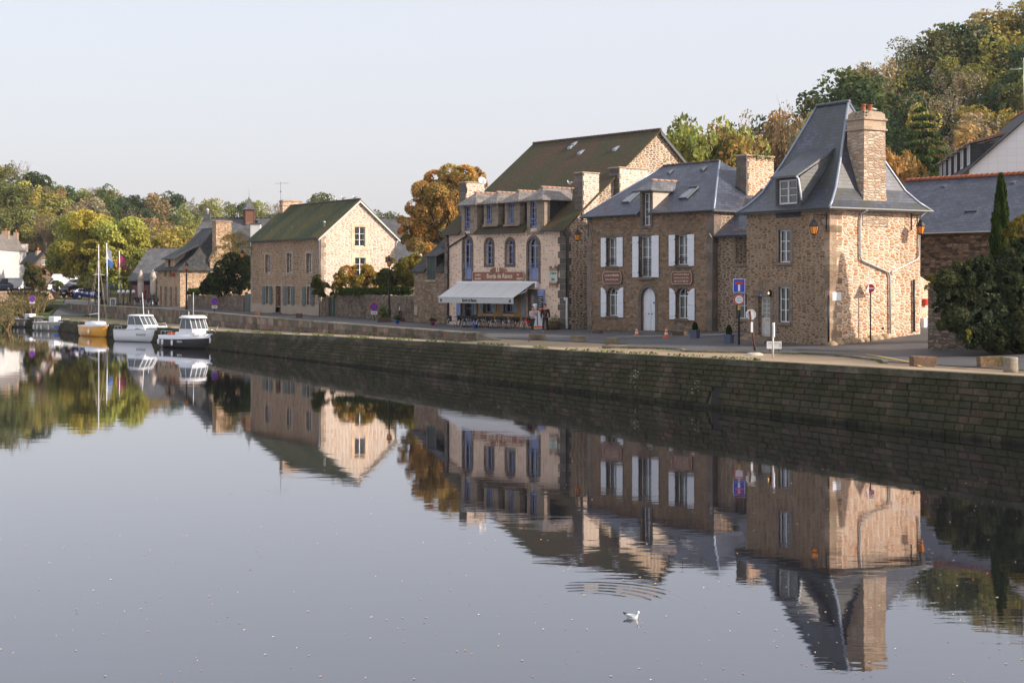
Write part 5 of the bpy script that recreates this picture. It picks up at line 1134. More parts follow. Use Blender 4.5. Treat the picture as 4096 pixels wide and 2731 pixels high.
# ================= long slate hall behind, restaurant =================
def hall():
    D = 190.0; A = AT(715, 1127, D); fr = Fr((A.x, D), (AT(1665, 1127, D).x, D)); L = fr.L; zr_ = fr.sz(1300, 873, 7)[1]; E = 5.2
    rt = root('long_hall', 'long hall with plain grey slate roof and little louvred bell turret behind the houses', 'hall', (A.x, D, 0))
    W = 14; facade(rt, fr, [(0, -.5), (L, -.5), (L, E), (0, E)], [], M['rub_rest']); facade(rt, Fr(fr.xy(L, 0), fr.xy(L, W)), [(0, -.5), (W, -.5), (W, E), (7, zr_), (0, E)], [], M['rub_gab'], 'gable_wall'); facade(rt, Fr(fr.xy(0, W), fr.xy(0, 0)), [(0, -.5), (W, -.5), (W, E), (0, E)], [], M['rub_rest'], 'end_wall'); facade(rt, Fr(fr.xy(L, W), fr.xy(0, W)), [(0, -.5), (L, -.5), (L, E), (0, E)], [], M['rub_rest'], 'back_wall')
    xr = fr.sz(814, 876, 7)[0]
    roofslab(rt, fr, [[(-.4, -.4, E-.2), (L+.3, -.4, E-.2), (L+.3, 7, zr_), (xr, 7, zr_)], [(L+.3, 7, zr_), (L+.3, W+.4, E), (-.4, W+.4, E), (xr, 7, zr_)], [(-.4, W+.4, E), (-.4, -.4, E-.2), (xr, 7, zr_)]], M['sl_grey'])
    ridge(rt, fr, (xr, 7, zr_+.05), (L+.3, 7, zr_+.05), .12, M['ridge'], .6)
    # bell turret
    s, z = fr.sz(996, 900, 6.6); z1 = fr.sz(996, 838, 6.6)[1]; zt = fr.sz(996, 786, 6.6)[1]; hw = .58; zb = zr_-.9
    mb = MB(fr.M); c = (s, 6.6)
    def rotq(a, b): t = math.radians(25); return (c[0]+a*math.cos(t)-b*math.sin(t), c[1]+a*math.sin(t)+b*math.cos(t))
    for (a, b) in ((-1, -1), (1, -1), (1, 1), (-1, 1)): x, y = rotq(a*hw, b*hw); mb.box(x-.07, y-.07, zb, x+.07, y+.07, z1)
    mb.loft([[(*rotq(a*(hw-.06), b*(hw-.06)), zz) for a, b in ((-1, -1), (1, -1), (1, 1), (-1, 1))] for zz in (zb, z1)], sm=False)
    nl = 12
    for i in range(nl):
        zz = zb+.5+(z1-zb-.7)*i/nl; mb.loft([[(*rotq(a*h, b*h), q) for a, b in ((-1, -1), (1, -1), (1, 1), (-1, 1))] for q, h in ((zz, hw+.02), (zz+.10, hw-.06))], sm=False)
    tu = mb.build('bell_turret', M['wood2'], rt)
    mb = MB(fr.M); mb.loft([[(*rotq(a*h, b*h), q) for a, b in ((-1, -1), (1, -1), (1, 1), (-1, 1))] for q, h in ((z1-.05, .85), (z1+.25, .55), (zt-.3, .10), (zt, .02))], sm=False); mb.tube([(*c, zt-.1), (*c, zt+.9)], .02, 5); mb.build('turret_roof', M['sl_grey'], tu)
    s, z1 = fr.sz(1023, 895, 3.0); mb = MB(fr.M); mb.box(s-.62, 2.4, E, s+.68, 3.5, z1-.1); c2 = mb.build('white_chimney', M['pl_white'], rt); mb = MB(fr.M); mb.box(s-.72, 2.3, z1-.1, s+.78, 3.6, z1+.05); mb.lathe([(.22, 0), (.22, .35), (.28, .36), (.28, .5), (.1, .55)], (s+.1, 3, z1+.05), 10); mb.build('chimney_cowl', M['zinc'], c2)
    s, z1 = fr.sz(830, 866, 7); mb = MB(fr.M); mb.box(s-.45, 6.5, zr_-1, s+.45, 7.5, z1+.3); c3 = mb.build('slate_chimney', M['sl_grey'], rt); mb = MB(fr.M); mb.lathe([(.18, 0), (.18, .5), (.26, .6), (.05, .85)], (s, 7, z1+.3), 10); mb.build('chimney_cowl', M['zincl'], c3)
M['wood2'] = plain('turret_brown_wood', (0.20, 0.095, 0.06), .75)
hall()
def r6(x, y): return (600+x/2.613, 750+y/2.613)
def restaurant():
    A, B = (-43.4, 174.0), (-38.5, 165.0); fr = Fr(A, B); L = fr.L; n = fr.n; E = 4.75; W = 12.0; zr_ = 9.7
    rt = root('stone_restaurant', 'orange stone restaurant with steep slate roof and broad tapering end chimney', 'restaurant', (*A, 0))
    com = dict(rec=.18, sur=0, fm='greyd', kind='door', panels=[(.1, .9), (1.0, 1.9)])
    q = lambda a, b, c, d: (*r6(a, b), *r6(c, d))
    facade(rt, fr, [(0, -.6), (L, -.6), (L, E), (0, E)], [dict(com, r=q(104, 1030, 125, 1236)), dict(com, r=q(153, 1035, 176, 1240)), dict(com, r=q(207, 1040, 231, 1245)), dict(com, r=q(262, 1042, 287, 1250)),
        dict(r=q(150, 862, 170, 930), kind='void', sur=0), dict(r=q(205, 862, 224, 930), kind='void', sur=0)], M['rub_rest'])
    g = Fr(B, fr.xy(L, W)); facade(rt, g, [(0, -.6), (W, -.6), (W, E), (0, E)], [], M['rub_rest'], 'side_wall')
    facade(rt, Fr(fr.xy(0, W), A), [(0, -.6), (W, -.6), (W, E), (0, E)], [], M['rub_rest'], 'party_wall'); facade(rt, Fr(fr.xy(L, W), fr.xy(0, W)), [(0, -.6), (L, -.6), (L, E), (0, E)], [], M['rub_rest'], 'back_wall')
    o = .4; P = [(-o, -o, E-.1), (L+o, -o, E-.1), (L+o, W+o, E-.1), (-o, W+o, E-.1)]
    a, b = (1.9, 5, zr_), (L-2.8, 5, zr_)
    def mid(p, q, t=.4, dz=-.35): return tuple(p[i]+(q[i]-p[i])*t for i in range(2))+(p[2]+(q[2]-p[2])*t+dz,)
    m = [mid(P[0], a), mid(P[1], b), mid(P[2], b), mid(P[3], a)]
    roofslab(rt, fr, [[P[0], P[1], m[1], m[0]], [m[0], m[1], b, a], [P[1], P[2], m[2], m[1]], [m[1], m[2], b], [P[2], P[3], m[3], m[2]], [m[2], m[3], a, b], [P[3], P[0], m[0], m[3]], [m[3], m[0], a]], M['sl_old'])
    ridge(rt, fr, a, b, .12, M['zinc'], .5)
    t0 = g.sz(862, 900)[0]; t1 = g.sz(923, 900)[0]; z1 = g.sz(890, 884)[1]
    mb = MB(g.M); mb.loft([[(x, y, z) for x, y in ((x0, -.25), (x1, -.25), (x1, 1.3), (x0, 1.3))] for z, x0, x1 in ((-.3, t0-.8, t1+1.2), (5.9, t0-.7, t1+1.0), (6.9, t0, t1+.1), (z1-.15, t0, t1))], sm=False); c = mb.build('chimney', M['rub_rest'], rt)
    mb = MB(g.M); mb.box(t0-.1, -.35, z1-.15, t1+.1, 1.4, z1, b=.03); mb.build('chimney_cap', M['gran_pale'], c)
    # two small stone dormers
    for (x0, x1) in ((150, 182), (204, 240)):
        s0 = fr.sz(*r6(x0, 800))[0]; s1 = fr.sz(*r6(x1, 800))[0]; zb = E-.1; zt = fr.sz(*r6(x0, 742))[1]
        mb = MB(fr.M); mb.box(s0, .1, zb, s1, .5, zt); mb.build('dormer_front', M['rub_rest'], rt)
        mb = MB(fr.M); dd = 2.6; s2 = s1+1.5; mb.slab([(s0-.2, -.3, zt-.05), (s2, -.3, zt-.05), (s2, 2.6, zt+1.6), (s0-.1, 2.6, zt+1.6)], .1); mb.prism([(.15, zb), (2.2, zb+1.8), (2.2, zt+1.3), (.15, zt)], s1-.1, s1+.02, 'x'); mb.build('dormer_roof', M['sl_old'], rt)
    q = fr.sz(*r6(240, 910)); 
    for i, ch_ in enumerate(((0, .5), (.35, .5), (.7, .5), (1.05, .5))):
        pass
    text(fr, 0, 'BRAS', q[0]+.25, q[1]-.05, .62, M['red2'], -.05, parent=rt, sx=1.1, ext=.03, name='wall_lettering')
    mb = MB(fr.M); mb.slab([(1.0, -1.6, .05), (L-1.5, -1.6, .0), (L-1.5, -.02, .25), (1.0, -.02, .25)], .3); mb.build('entrance_ramp', M['gran_pale'], rt)
    # glazed wing
    D = 178.0; gA = AT(520, 1127, D); f2 = Fr((gA.x, D), (AT(790, 1127, D).x, D+.5)); L2 = f2.L
    r2_ = root('glazed_wing', 'low wing with broad grey slate roof over red framed glazing beside the terrace', 'restaurant', (gA.x, D, 0))
    z0 = f2.sz(560, 1121)[1]; zr2 = f2.sz(680, 992, 5)[1]; xa = f2.sz(594, 993, 5)[0]; xe = f2.sz(513, 1120)[0]
    roofslab(r2_, f2, [[(xe, -.5, z0), (L2, -.5, z0), (L2, 5, zr2), (xa, 5, zr2)], [(xe, 11, z0), (xe, -.5, z0), (xa, 5, zr2)], [(L2, 11, z0), (xe, 11, z0), (xa, 5, zr2), (L2, 5, zr2)]], M['sl_grey'])
    ridge(r2_, f2, (xa, 5, zr2), (L2, 5, zr2), .1, M['ridge'], .5)
    mb = MB(f2.M); mb.box(.3, .2, -.3, L2, .3, z0); mb.build('glazing', M['dglass'], r2_)
    mb = MB(f2.M)
    for (a, b) in ((0, L2),): mb.box(.2, .08, z0-.75, L2, .2, z0-.6)
    for px in (548, 575, 590, 612, 640): s = f2.sz(px, 1160)[0]; mb.box(s-.07, .08, -.3, s+.07, .2, z0-.75)
    mb.build('red_frame', M['red2'], r2_); mb = MB(f2.M); mb.box(.1, .0, z0-.6, L2, .18, z0-.05); mb.build('fascia', M['dark'], r2_)
    facade(r2_, Fr(f2.xy(.2, 10), f2.xy(.2, 0)), [(0, -.3), (10, -.3), (10, z0), (0, z0)], [], M['rub_rest'], 'end_wall')
    return fr
M['greyd'] = plain('grey_door', (0.25, 0.22, 0.20), .7); M['red2'] = plain('dull_red_paint', (0.42, 0.05, 0.035), .6)
RF = restaurant()

# ================= buildings behind, right =================
def right_buildings():
    # stone house with slate roof and red ridge
    A = AT(3560, 1127, 83).xy; B = AT(4260, 1127, 75).xy; fr = Fr(A, B); L = fr.L; E = fr.sz(3750, 923)[1]
    rt = root('red_ridged_house', 'dark stone house with blue slate roof under a red tile ridge at the right', 'house', (*A, 0))
    facade(rt, fr, [(0, -.5), (L, -.5), (L, E), (0, E)], [], M['rub_dark']); zr_ = fr.sz(3800, 714, 4.5)[1]; k = (zr_-E)/4.5
    facade(rt, Fr(fr.xy(0, 9), A), [(0, -.5), (9, -.5), (9, E), (4.5, zr_), (0, E)], [], M['rub_dark'], 'gable_wall'); facade(rt, Fr(B, fr.xy(L, 9)), [(0, -.5), (9, -.5), (9, E), (4.5, zr_), (0, E)], [], M['rub_dark'], 'far_gable_wall'); facade(rt, Fr(fr.xy(L, 9), fr.xy(0, 9)), [(0, -.5), (L, -.5), (L, E), (0, E)], [], M['rub_dark'], 'back_wall')
    xl = fr.sz(3625, 720, 4.5)[0]
    roofslab(rt, fr, [[(-.3, -.35, E-.1), (L+.3, -.35, E-.1), (L+.3, 4.5, zr_), (xl, 4.5, zr_)], [(xl, 4.5, zr_), (L+.3, 4.5, zr_), (L+.3, 9.3, E), (-.3, 9.3, E)], [(-.3, 9.3, E), (-.3, -.35, E-.1), (xl, 4.5, zr_)]], M['sl_blue'])
    ridge(rt, fr, (xl, 4.5, zr_+.05), (L+.3, 4.5, zr_+.05), .13, M['terra'], .33); gutter(rt, fr, -.3, L+.3, E-.12, -.42, mat=M['offwhite'])
    for (px, py) in ((3853, 896),):
        for i in range(500):
            d = i*.01; s, z = fr.sz(px, py, d)
            if z <= E+d*k: break
        skylight(rt, fr, (s, d, z+.03), .85, 1.15, k)
    for (px, py) in ((3770, 754), (4048, 740)):
        for i in range(500):
            d = i*.01; s, z = fr.sz(px, py, d)
            if z <= E+d*k: break
        mb = MB(fr.M); mb.prism([(d, z), (d, z+.14), (d+.4, z+.14+.4*k-.12)], s-.14, s+.14, 'x'); mb.build('roof_vent', M['zinc'], rt)
    # white modern house with dormers, higher up
    D = 112.0; P = AT(3877, 672, 100); Q = AT(4300, 672, 97)
    g = Fr(P.xy, Q.xy); zb = 8; ze_ = g.sz(3877, 672)[1]; zt = g.sz(4230, 362)[1]; sp = g.sz(4230, 400)[0]
    rt = root('white_gabled_house', 'tall white gabled house with a row of small dormers above the red ridged roof', 'house', (P.x, P.y, 0))
    Wd = sp*2; facade(rt, g, [(0, 3), (Wd, 3), (Wd, ze_), (sp, zt), (0, ze_)], [], M['tilewhite'], 'gable_wall')
    # the roof slope recedes to the left of the gable
    lx, lD = AT(3735, 700, 121).xy, 121.0; r0 = Fr(lx, P.xy); L = r0.L; pk = g.pt(sp, 0, zt)
    # ridge end far
    rdir = Vector((*lx, 0))-Vector((P.x, P.y, 0)); fe = Vector((P.x, P.y, ze_))+rdir; fr_ = pk+rdir*0.86
    mb = MB(); T = .12; ov = -rdir.normalized()*.25
    a, b, c, d = Vector((P.x, P.y, ze_))+ov, fe, fr_, pk+ov; down = (a-d).normalized()*.5; a2, b2 = a+down, b+down
    mb.slab([a2, d, c, b2], T); rb = pk+(pk-Vector((P.x, P.y, ze_)))*Vector((1, 1, -1)); mb.slab([d, rb+ov, rb+rdir, c], T); mb.build('roof', M['sl_old'], rt)
    facade(rt, r0, [(0, 3), (L, 3), (L, ze_), (0, ze_)], [], M['pl_white'], 'wall'); facade(rt, Fr(r0.xy(0, 12), r0.xy(0, 0)), [(0, 3), (12, 3), (12, ze_), (0, ze_)], [], M['pl_white'], 'end_wall')
    mb = MB(); n = 40; ra, rb2 = d, c
    mb.tube([ra+Vector((0, 0, .05)), rb2+Vector((0, 0, .05))], .12, 6); mb.build('ridge_tiles', M['terra'], rt)
    # dormers along the slope
    Xs = [3733, 3756, 3786, 3818, 3851, 3883]; up = (pk-Vector((P.x, P.y, ze_))); 
    for i, px in enumerate(Xs):
        t = (px-3733)/(3883-3733); t = t*.9+.02; sp_ = fe+(Vector((P.x, P.y, ze_))-fe)*(.04+.86*t); base = sp_+up*.08
        ff = Fr((base.x-r0.u.x*.55, base.y-r0.u.y*.55), (base.x+r0.u.x*.55, base.y+r0.u.y*.55)); z0 = base.z; h = 1.55
        mb = MB(ff.M); mb.box(-.12, .0, z0-.1, 1.22, 2.6, z0+h); dm = mb.build('dormer', M['dslate'], rt)
        mb = MB(ff.M); mb.ring([(-.05, z0+.05), (1.15, z0+.05), (1.15, z0+h-.05), (-.05, z0+h-.05)], [(.12, z0+.18), (.98, z0+.18), (.98, z0+h-.18), (.12, z0+h-.18)], -.06, .02); mb.box(.5, -.04, z0+.15, .6, .0, z0+h-.15); mb.build('dormer_window_frame', M['white'], dm)
        mb = MB(ff.M); mb.box(.1, -.02, z0+.15, 1.0, -.005, z0+h-.15); mb.build('pane', M['dglass'], dm)
        mb = MB(ff.M); mb.slab([(-.35, -.35, z0+h), (1.45, -.35, z0+h), (1.1, 2.6, z0+h+.75), (.0, 2.6, z0+h+.75)], .1); mb.build('dormer_roof', M['sl_pink'], dm)
        mb = MB(ff.M); mb.tube([(.55, .3, z0+h+.22), (.55, 2.6, z0+h+.8)], .09, 6); mb.build('dormer_ridge', M['terra'], dm)
    cp = ra+(rb2-ra)*.35; mb = MB(); mb.box(cp.x-.5, cp.y-.5, cp.z-1.6, cp.x+.5, cp.y+.5, cp.z+.7); c_ = mb.build('chimney', M['gran_dark'], rt)
    mb = MB(); mb.box(cp.x-.6, cp.y-.6, cp.z+.7, cp.x+.6, cp.y+.6, cp.z+.85); mb.build('chimney_cap', M['dark'], c_)
    for dx in (-.2, .25): mb = MB(); mb.lathe([(.16, 0), (.16, .55), (.19, .56), (.19, .62)], (cp.x+dx, cp.y, cp.z+.85), 10); mb.build('chimney_pot', M['terra'], c_)
    mb = MB(); x, y, z = cp.x-1.2, cp.y, cp.z-1; mb.tube([(x, y, z), (x, y, z+4.2)], .03, 5)
    for zz, s in ((3.9, 1), (3.4, -.6)):
        mb.tube([(x-.1, y, z+zz), (x+1.6*s, y, z+zz-.1)], .02, 4)
        for i in range(5): mb.tube([(x+.3*s*(i+1), y-.35, z+zz), (x+.3*s*(i+1), y+.35, z+zz)], .014, 4)
    mb.build('tv_antenna', M['zincl'], c_)
def tw():
    d = Nd('white_wall_tiles'); u = d.uv(); br = d.n('TexBrick', _o=0, i_Vector=u, i_Color1=(.72, .71, .72, 1), i_Color2=(.75, .74, .75, 1), i_Mortar=(.60, .59, .60, 1), i_Scale=1.0, i_Mortar_Size=0.012, i_Brick_Width=.62, i_Row_Height=.5, offset=0.0)
    return d.fin(br, .7)
M['tilewhite'] = tw()
right_buildings()
# ---------------- vegetation ----------------
from mathutils import noise as MN
def np_mesh(name, V, n, cols, mat, k=4):
    """V: (n*k,3) vertices of n k-gons, cols (n,3)"""
    me = bpy.data.meshes.new(name); me.vertices.add(n*k); me.vertices.foreach_set('co', V.astype(np.float32).ravel())
    me.loops.add(n*k); me.loops.foreach_set('vertex_index', np.arange(n*k, dtype=np.int32)); me.polygons.add(n)
    me.polygons.foreach_set('loop_start', np.arange(0, n*k, k, dtype=np.int32)); me.polygons.foreach_set('loop_total', np.full(n, k, dtype=np.int32))
    me.update(calc_edges=True); ca = me.color_attributes.new('Col', 'FLOAT_COLOR', 'CORNER')
    c = np.ones((n, k, 4), np.float32); c[:, :, :3] = cols[:, None, :]; ca.data.foreach_set('color', c.ravel()); me.materials.append(mat); return me
def leaves(P, size, rg, cols, flat=0.0, aspect=.62, outward=None):
    n = len(P); a = rg.normal(size=(n, 3)); a[:, 2] *= (1-flat); a /= np.linalg.norm(a, axis=1)[:, None]
    b = rg.normal(size=(n, 3))
    if outward is not None: b = np.cross(a, outward+b*.55)
    else: b = np.cross(a, b)
    b /= np.linalg.norm(b, axis=1)[:, None]+1e-9
    s = size*rg.uniform(.6, 1.35, n)[:, None]
    V = np.stack([P-a*s, P-b*s*aspect, P+a*s, P+b*s*aspect], 1).reshape(-1, 3); return V
def lobes_pts(lobes, N, rg, gap=.25, seed=0, zcut=-.5, fz=2.2, shell=.72):
    L = np.array([l[:3] for l in lobes]); Rr = np.array([l[3] for l in lobes]); sz = np.array([l[4] if len(l) > 4 else 1.0 for l in lobes])
    p = Rr**2; p /= p.sum(); M_ = int(N*1.9); k = rg.choice(len(lobes), M_, p=p); d = rg.normal(size=(M_, 3)); d /= np.linalg.norm(d, axis=1)[:, None]
    d = d[d[:, 2] > zcut-.3*rg.random(M_)]; k = k[:len(d)]; r = (shell+(1.06-shell)*rg.random(len(d))**.6)*Rr[k]
    P = L[k]+d*r[:, None]*np.stack([np.ones(len(k)), np.ones(len(k)), sz[k]], 1)
    nz = np.array([MN.noise(Vector(q)*fz+Vector((seed*7.1, 0, 0))) for q in P]); m = nz > -gap
    P, d, k = P[m][:N], d[m][:N], k[m][:N]; return P, d, k
LT = rg0 = np.random.default_rng(5)
def col_var(n, k, rg, lv=.30, nl=40, hue=.12):
    lb = rg.uniform(1-lv*.8, 1+lv*.8, (nl,)); hb = rg.uniform(-hue, hue, (nl,)); v = lb[k]*rg.uniform(1-lv, 1+lv, n); h = hb[k]+rg.uniform(-hue, hue, n)*.6
    return np.stack([v*(1+h), v, v*(1-h*.8)], 1)
M['leaf'] = fol('leaf_object_tint', None, .3, True)
M['bark'] = plain('bark', (0.11, 0.085, 0.06), .9, var=.4); M['barkl'] = plain('bark_pale', (0.26, 0.20, 0.14), .9, var=.3)
def crown_lobes(kind, r):
    L = []
    if kind == 'broad':
        for i in range(18):
            t = r.uniform(0, 6.283); q = math.sqrt(r.random())*.27; z = .45+.40*r.random(); f = 1-.75*abs(z-.58)*1.2
            L.append((q*f*math.cos(t), q*f*math.sin(t), z, r.uniform(.11, .17), .85))
        L.append((0, 0, .6, .24))
    elif kind == 'round':
        for i in range(22):
            t = r.uniform(0, 6.283); z = .32+.52*r.random(); q = .30*math.sqrt(max(.05, 1-((z-.55)/.36)**2)); L.append((q*math.cos(t), q*math.sin(t), z, r.uniform(.10, .15), .8))
        L.append((0, 0, .58, .27))
    elif kind == 'tall':
        for i in range(18):
            t = r.uniform(0, 6.283); z = .28+.6*r.random(); q = .17*math.sqrt(max(.05, 1-((z-.55)/.45)**2)); L.append((q*math.cos(t), q*math.sin(t), z, r.uniform(.07, .12), 1.2))
    elif kind == 'wispy':
        for i in range(26):
            t = r.uniform(0, 6.283); z = .35+.58*r.random(); q = .26*math.sqrt(max(.05, 1-((z-.6)/.45)**2))*r.uniform(.5, 1); L.append((q*math.cos(t), q*math.sin(t), z, r.uniform(.05, .10), 1.3))
    return L
def tree_proto(name, kind, seed, N, ls, mat='leaf', bark='bark', at=(0, 0, -500)):
    rg = np.random.default_rng(seed); r = random.Random(seed); L = crown_lobes(kind, r)
    P, d, k = lobes_pts(L, N, rg, {'wispy': .05}.get(kind, .2), seed, fz=7)
    V = leaves(P, ls, rg, None, outward=d); n = len(P)
    me = np_mesh('crown', V, n, col_var(n, k, rg), M[mat])
    rt = bpy.data.objects.new(name, None); C.objects.link(rt); rt.location = at; WL[rt.name] = at
    cr = bpy.data.objects.new('crown', me); C.objects.link(cr); cr.parent = rt; cr['kind_'] = 1
    mb = MB(); h0 = .42; mb.tube([(0, 0, -.05), (.005, 0, .2), (0, .01, h0), (.01, 0, .66)], [.022, .017, .012, .004], 6)
    for l in L[:(14 if kind != 'wispy' else 26)]:
        s = r.uniform(.2, .42); e = Vector(l[:3])*1.0; e.z += l[3]*.4; m = Vector((e.x*.45, e.y*.45, s+(e.z-s)*.55)); mb.tube([(0, 0, s), m, e], [.008, .005, .0018], 4, caps=False)
    if kind == 'wispy':
        for i in range(60):
            l = L[i % 26]; b = Vector(l[:3]); e = b+Vector((r.uniform(-.09, .09), r.uniform(-.09, .09), r.uniform(.03, .14))); mb.tube([b*.8+Vector((0, 0, .08)), b, e], [.003, .002, .0008], 3, caps=False)
    me2 = mb.build('trunk', M[bark]); me2.parent = rt; me2.location = (0, 0, 0); return rt
PR = {}
for i in range(3): PR['broad%d' % i] = tree_proto('broadleaf_tree', 'broad', 20+i, 3000, .021)
for i in range(2): PR['round%d' % i] = tree_proto('round_tree', 'round', 30+i, 3200, .020)
for i in range(2): PR['tall%d' % i] = tree_proto('slender_tree', 'tall', 40+i, 2200, .017)
for i in range(3): PR['wispy%d' % i] = tree_proto('sparse_tree', 'wispy', 50+i, 2200, .0115, bark='barkl')
def put_tree(p, loc, h, wd, col, label, group, rz=None, first={}):
    src = PR[p]; o = dup(src, loc, R.uniform(0, 6.28) if rz is None else rz, label, (wd/.8, wd/.8, h)); o['category'] = 'tree'; o['group'] = group
    if not label: del o['label']
    for c in o.children:
        c.color = (*rgbvar(col, .15), 1)
        if 'kind_' in c.keys(): del c['kind_']
    return o
TC = {'olive green': (.19, .185, .075), 'dark green': (.065, .095, .05), 'yellow green': (.28, .26, .085), 'golden yellow': (.42, .32, .10), 'orange': (.40, .225, .095), 'rusty brown': (.30, .20, .12), 'grey brown': (.29, .235, .165), 'mid green': (.12, .145, .06)}
def kind_for(c, r):
    if c in ('grey brown', 'rusty brown'): return r.choice(['wispy0', 'wispy1', 'wispy2', 'broad1'])
    return r.choice(['broad0', 'broad1', 'broad2', 'round0', 'round1', 'tall0'] if c != 'dark green' else ['broad0', 'round0', 'round1'])
SEEN = {}
BINS = [(60, 'at the left edge'), (150, 'above the far white house'), (260, 'above the cottage'), (420, 'above the sailing boat'), (600, 'left of the slate wing'), (800, 'above the restaurant'), (960, 'left of the bell turret'), (1110, 'right of the bell turret'), (1300, 'above the mossy roof'), (1700, 'right of the gable'), (2800, 'beside the big gable'), (2950, 'left of the stone chimney'), (3150, 'right of the stone chimney'), (3330, 'left of the steep roof'), (3520, 'above the chimney pots'), (3700, 'above the cedar'), (3850, 'above the small dormers'), (3980, 'above the antenna'), (9999, 'at the right edge')]
def forest(name, spots, where, group):
    r = random.Random(len(spots)+3)
    for (px, yt, D, wd, c) in spots:
        x = (px-CX)/F*D; z0 = zland(x, D); zt = HC+(HY-yt)/F*D if yt is not None else z0+r.uniform(8.5, 12.5)
        h = max(6.5, min(17, zt-z0)); z0 = zt-h if yt is not None and zt-h < z0+.01 else z0
        z0 = min(z0, zland(x, D)); h = zt-z0 if yt is not None else h
        adj = {'wispy0': 'thinning', 'wispy1': 'bare-twigged', 'wispy2': 'half-bare', 'broad0': 'broad', 'broad1': 'spreading', 'broad2': 'billowing', 'round0': 'round-crowned', 'round1': 'dense', 'tall0': 'slender', 'tall1': 'narrow'}
        k = kind_for(c, r); hi = zland(x, D)
        pl = [w_ for lim, w_ in BINS if px < lim][0]; sz_ = 'low' if h < 8.5 else ('tall' if h > 11 else 'middling')
        lv_ = '' if yt is not None else (' near the top' if hi > 17 else (' low down' if hi < 8 else ' halfway up'))
        lab = '%s %s %s tree %s%s, %s' % (sz_, adj[k], c, where, lv_, pl)
        o = put_tree(k, (x, D, z0-.2), h/.93, wd or h*r.uniform(.75, .95), TC[c], lab, group)
        if lab in SEEN:
            p = SEEN[lab]; f = D > p.location.y; q = lab.split(' ', 1)[1]; o['label'] = ('farther ' if f else 'nearer ')+q; p['label'] = ('nearer ' if f else 'farther ')+q
        else: SEEN[lab] = o
rr = random.Random(77)
# left and far hills: skyline, then rows below
sk = [(-40,650,300),(30,655,300),(90,660,305),(150,690,305),(210,730,310),(265,745,315),(320,760,320),(380,755,330),(440,765,340),(500,780,350),(560,790,360),(620,780,360),(680,775,370),(735,800,380),(790,810,380),(845,800,385),(900,815,390),(960,810,395),(1020,800,400),(1090,815,405),(1160,830,400),(1220,840,400),(1285,780,380),(1350,850,400),(1420,855,400),(1480,860,395),(1545,845,380),(1600,870,380)]
cs = ['yellow green','olive green','grey brown','dark green','olive green','dark green','yellow green','rusty brown','rusty brown','dark green','dark green','rusty brown','dark green','rusty brown','grey brown','yellow green','olive green','mid green','yellow green','rusty brown','yellow green','grey brown','mid green','rusty brown','olive green','dark green','mid green','olive green']
forest('left', [(a, b, d, None, c) for (a, b, d), c in zip(sk, cs)], 'on the far skyline', 'trees along the far skyline')
sp = []
def free(x, D, L, m): return all((x-a)**2+(D-b)**2 > m*m for a, b in L)
taken = []
def infill(px0, px1, D0, D1, n, m, cols, pred=None):
    out = []; t = 0
    while len(out) < n and t < n*60:
        t += 1; px = rr.uniform(px0, px1); D = rr.uniform(D0, D1); x = (px-CX)/F*D
        if pred and not pred(px, D): continue
        if free(x, D, taken, m): taken.append((x, D)); out.append((px, None, D, None, rr.choice(cols)))
    return out
forest('left', infill(-80, 430, 226, 300, 60, 5.2, ['olive green', 'yellow green', 'golden yellow', 'mid green', 'dark green', 'grey brown', 'rusty brown', 'olive green'], lambda p, D: hills((p-CX)/F*D, D) > 2.2 and not (D < 272 and p < 255)), 'on the left hill', 'trees on the left hillside')
forest('far', infill(380, 1400, 300, 400, 42, 7.5, ['dark green', 'mid green', 'olive green', 'rusty brown', 'grey brown', 'yellow green', 'dark green']), 'on the far slope', 'trees on the far slope')
forest('mid', [(690, 905, 235, 11, 'golden yellow'), (760, 900, 250, 10, 'yellow green'), (620, 880, 260, 11, 'rusty brown'), (560, 860, 250, 10, 'grey brown')], 'beyond the car park', 'trees beyond the car park')
# right hill
sk = [(3290,455,170),(3345,340,185),(3400,290,190),(3455,285,195),(3515,262,198),(3575,265,200),(3630,190,205),(3690,150,205),(3750,135,205),(3815,108,205),(3880,100,205),(3945,60,205),(4010,42,205),(4075,30,205),(4140,10,205)]
cs = ['olive green','dark green','mid green','grey brown','grey brown','olive green','mid green','grey brown','olive green','mid green','dark green','grey brown','golden yellow','grey brown','olive green']
forest('right', [(a, b, d, None, c) for (a, b, d), c in zip(sk, cs)], 'on the right skyline', 'trees along the right hill skyline')
taken = []
forest('right', infill(3230, 4160, 135, 200, 62, 5.2, ['olive green', 'dark green', 'mid green', 'golden yellow', 'yellow green', 'dark green', 'grey brown', 'orange', 'olive green', 'dark green'], lambda p, D: not (3560 < p < 3830 and D < 168)), 'on the right hill', 'trees on the right hillside')
forest('right', [(2740, 500, 128, 8, 'yellow green'), (2800, 478, 132, 8.5, 'olive green'), (2870, 490, 136, 8, 'yellow green'), (2935, 515, 130, 8, 'orange'), (2990, 470, 165, 7, 'dark green'), (3060, 480, 140, 7.5, 'rusty brown'), (3120, 465, 142, 7.5, 'rusty brown'), (3185, 460, 140, 7.5, 'rusty brown'), (3235, 500, 136, 7, 'grey brown'), (3000, 530, 128, 7, 'yellow green'), (2690, 560, 135, 7, 'olive green'), (3600, 600, 118, 6, 'orange'), (3560, 640, 112, 6, 'orange')], 'behind the houses', 'trees behind the houses')
for k_, o in list(PR.items()):
    for c in list(o.children): bpy.data.objects.remove(c)
    bpy.data.objects.remove(o)
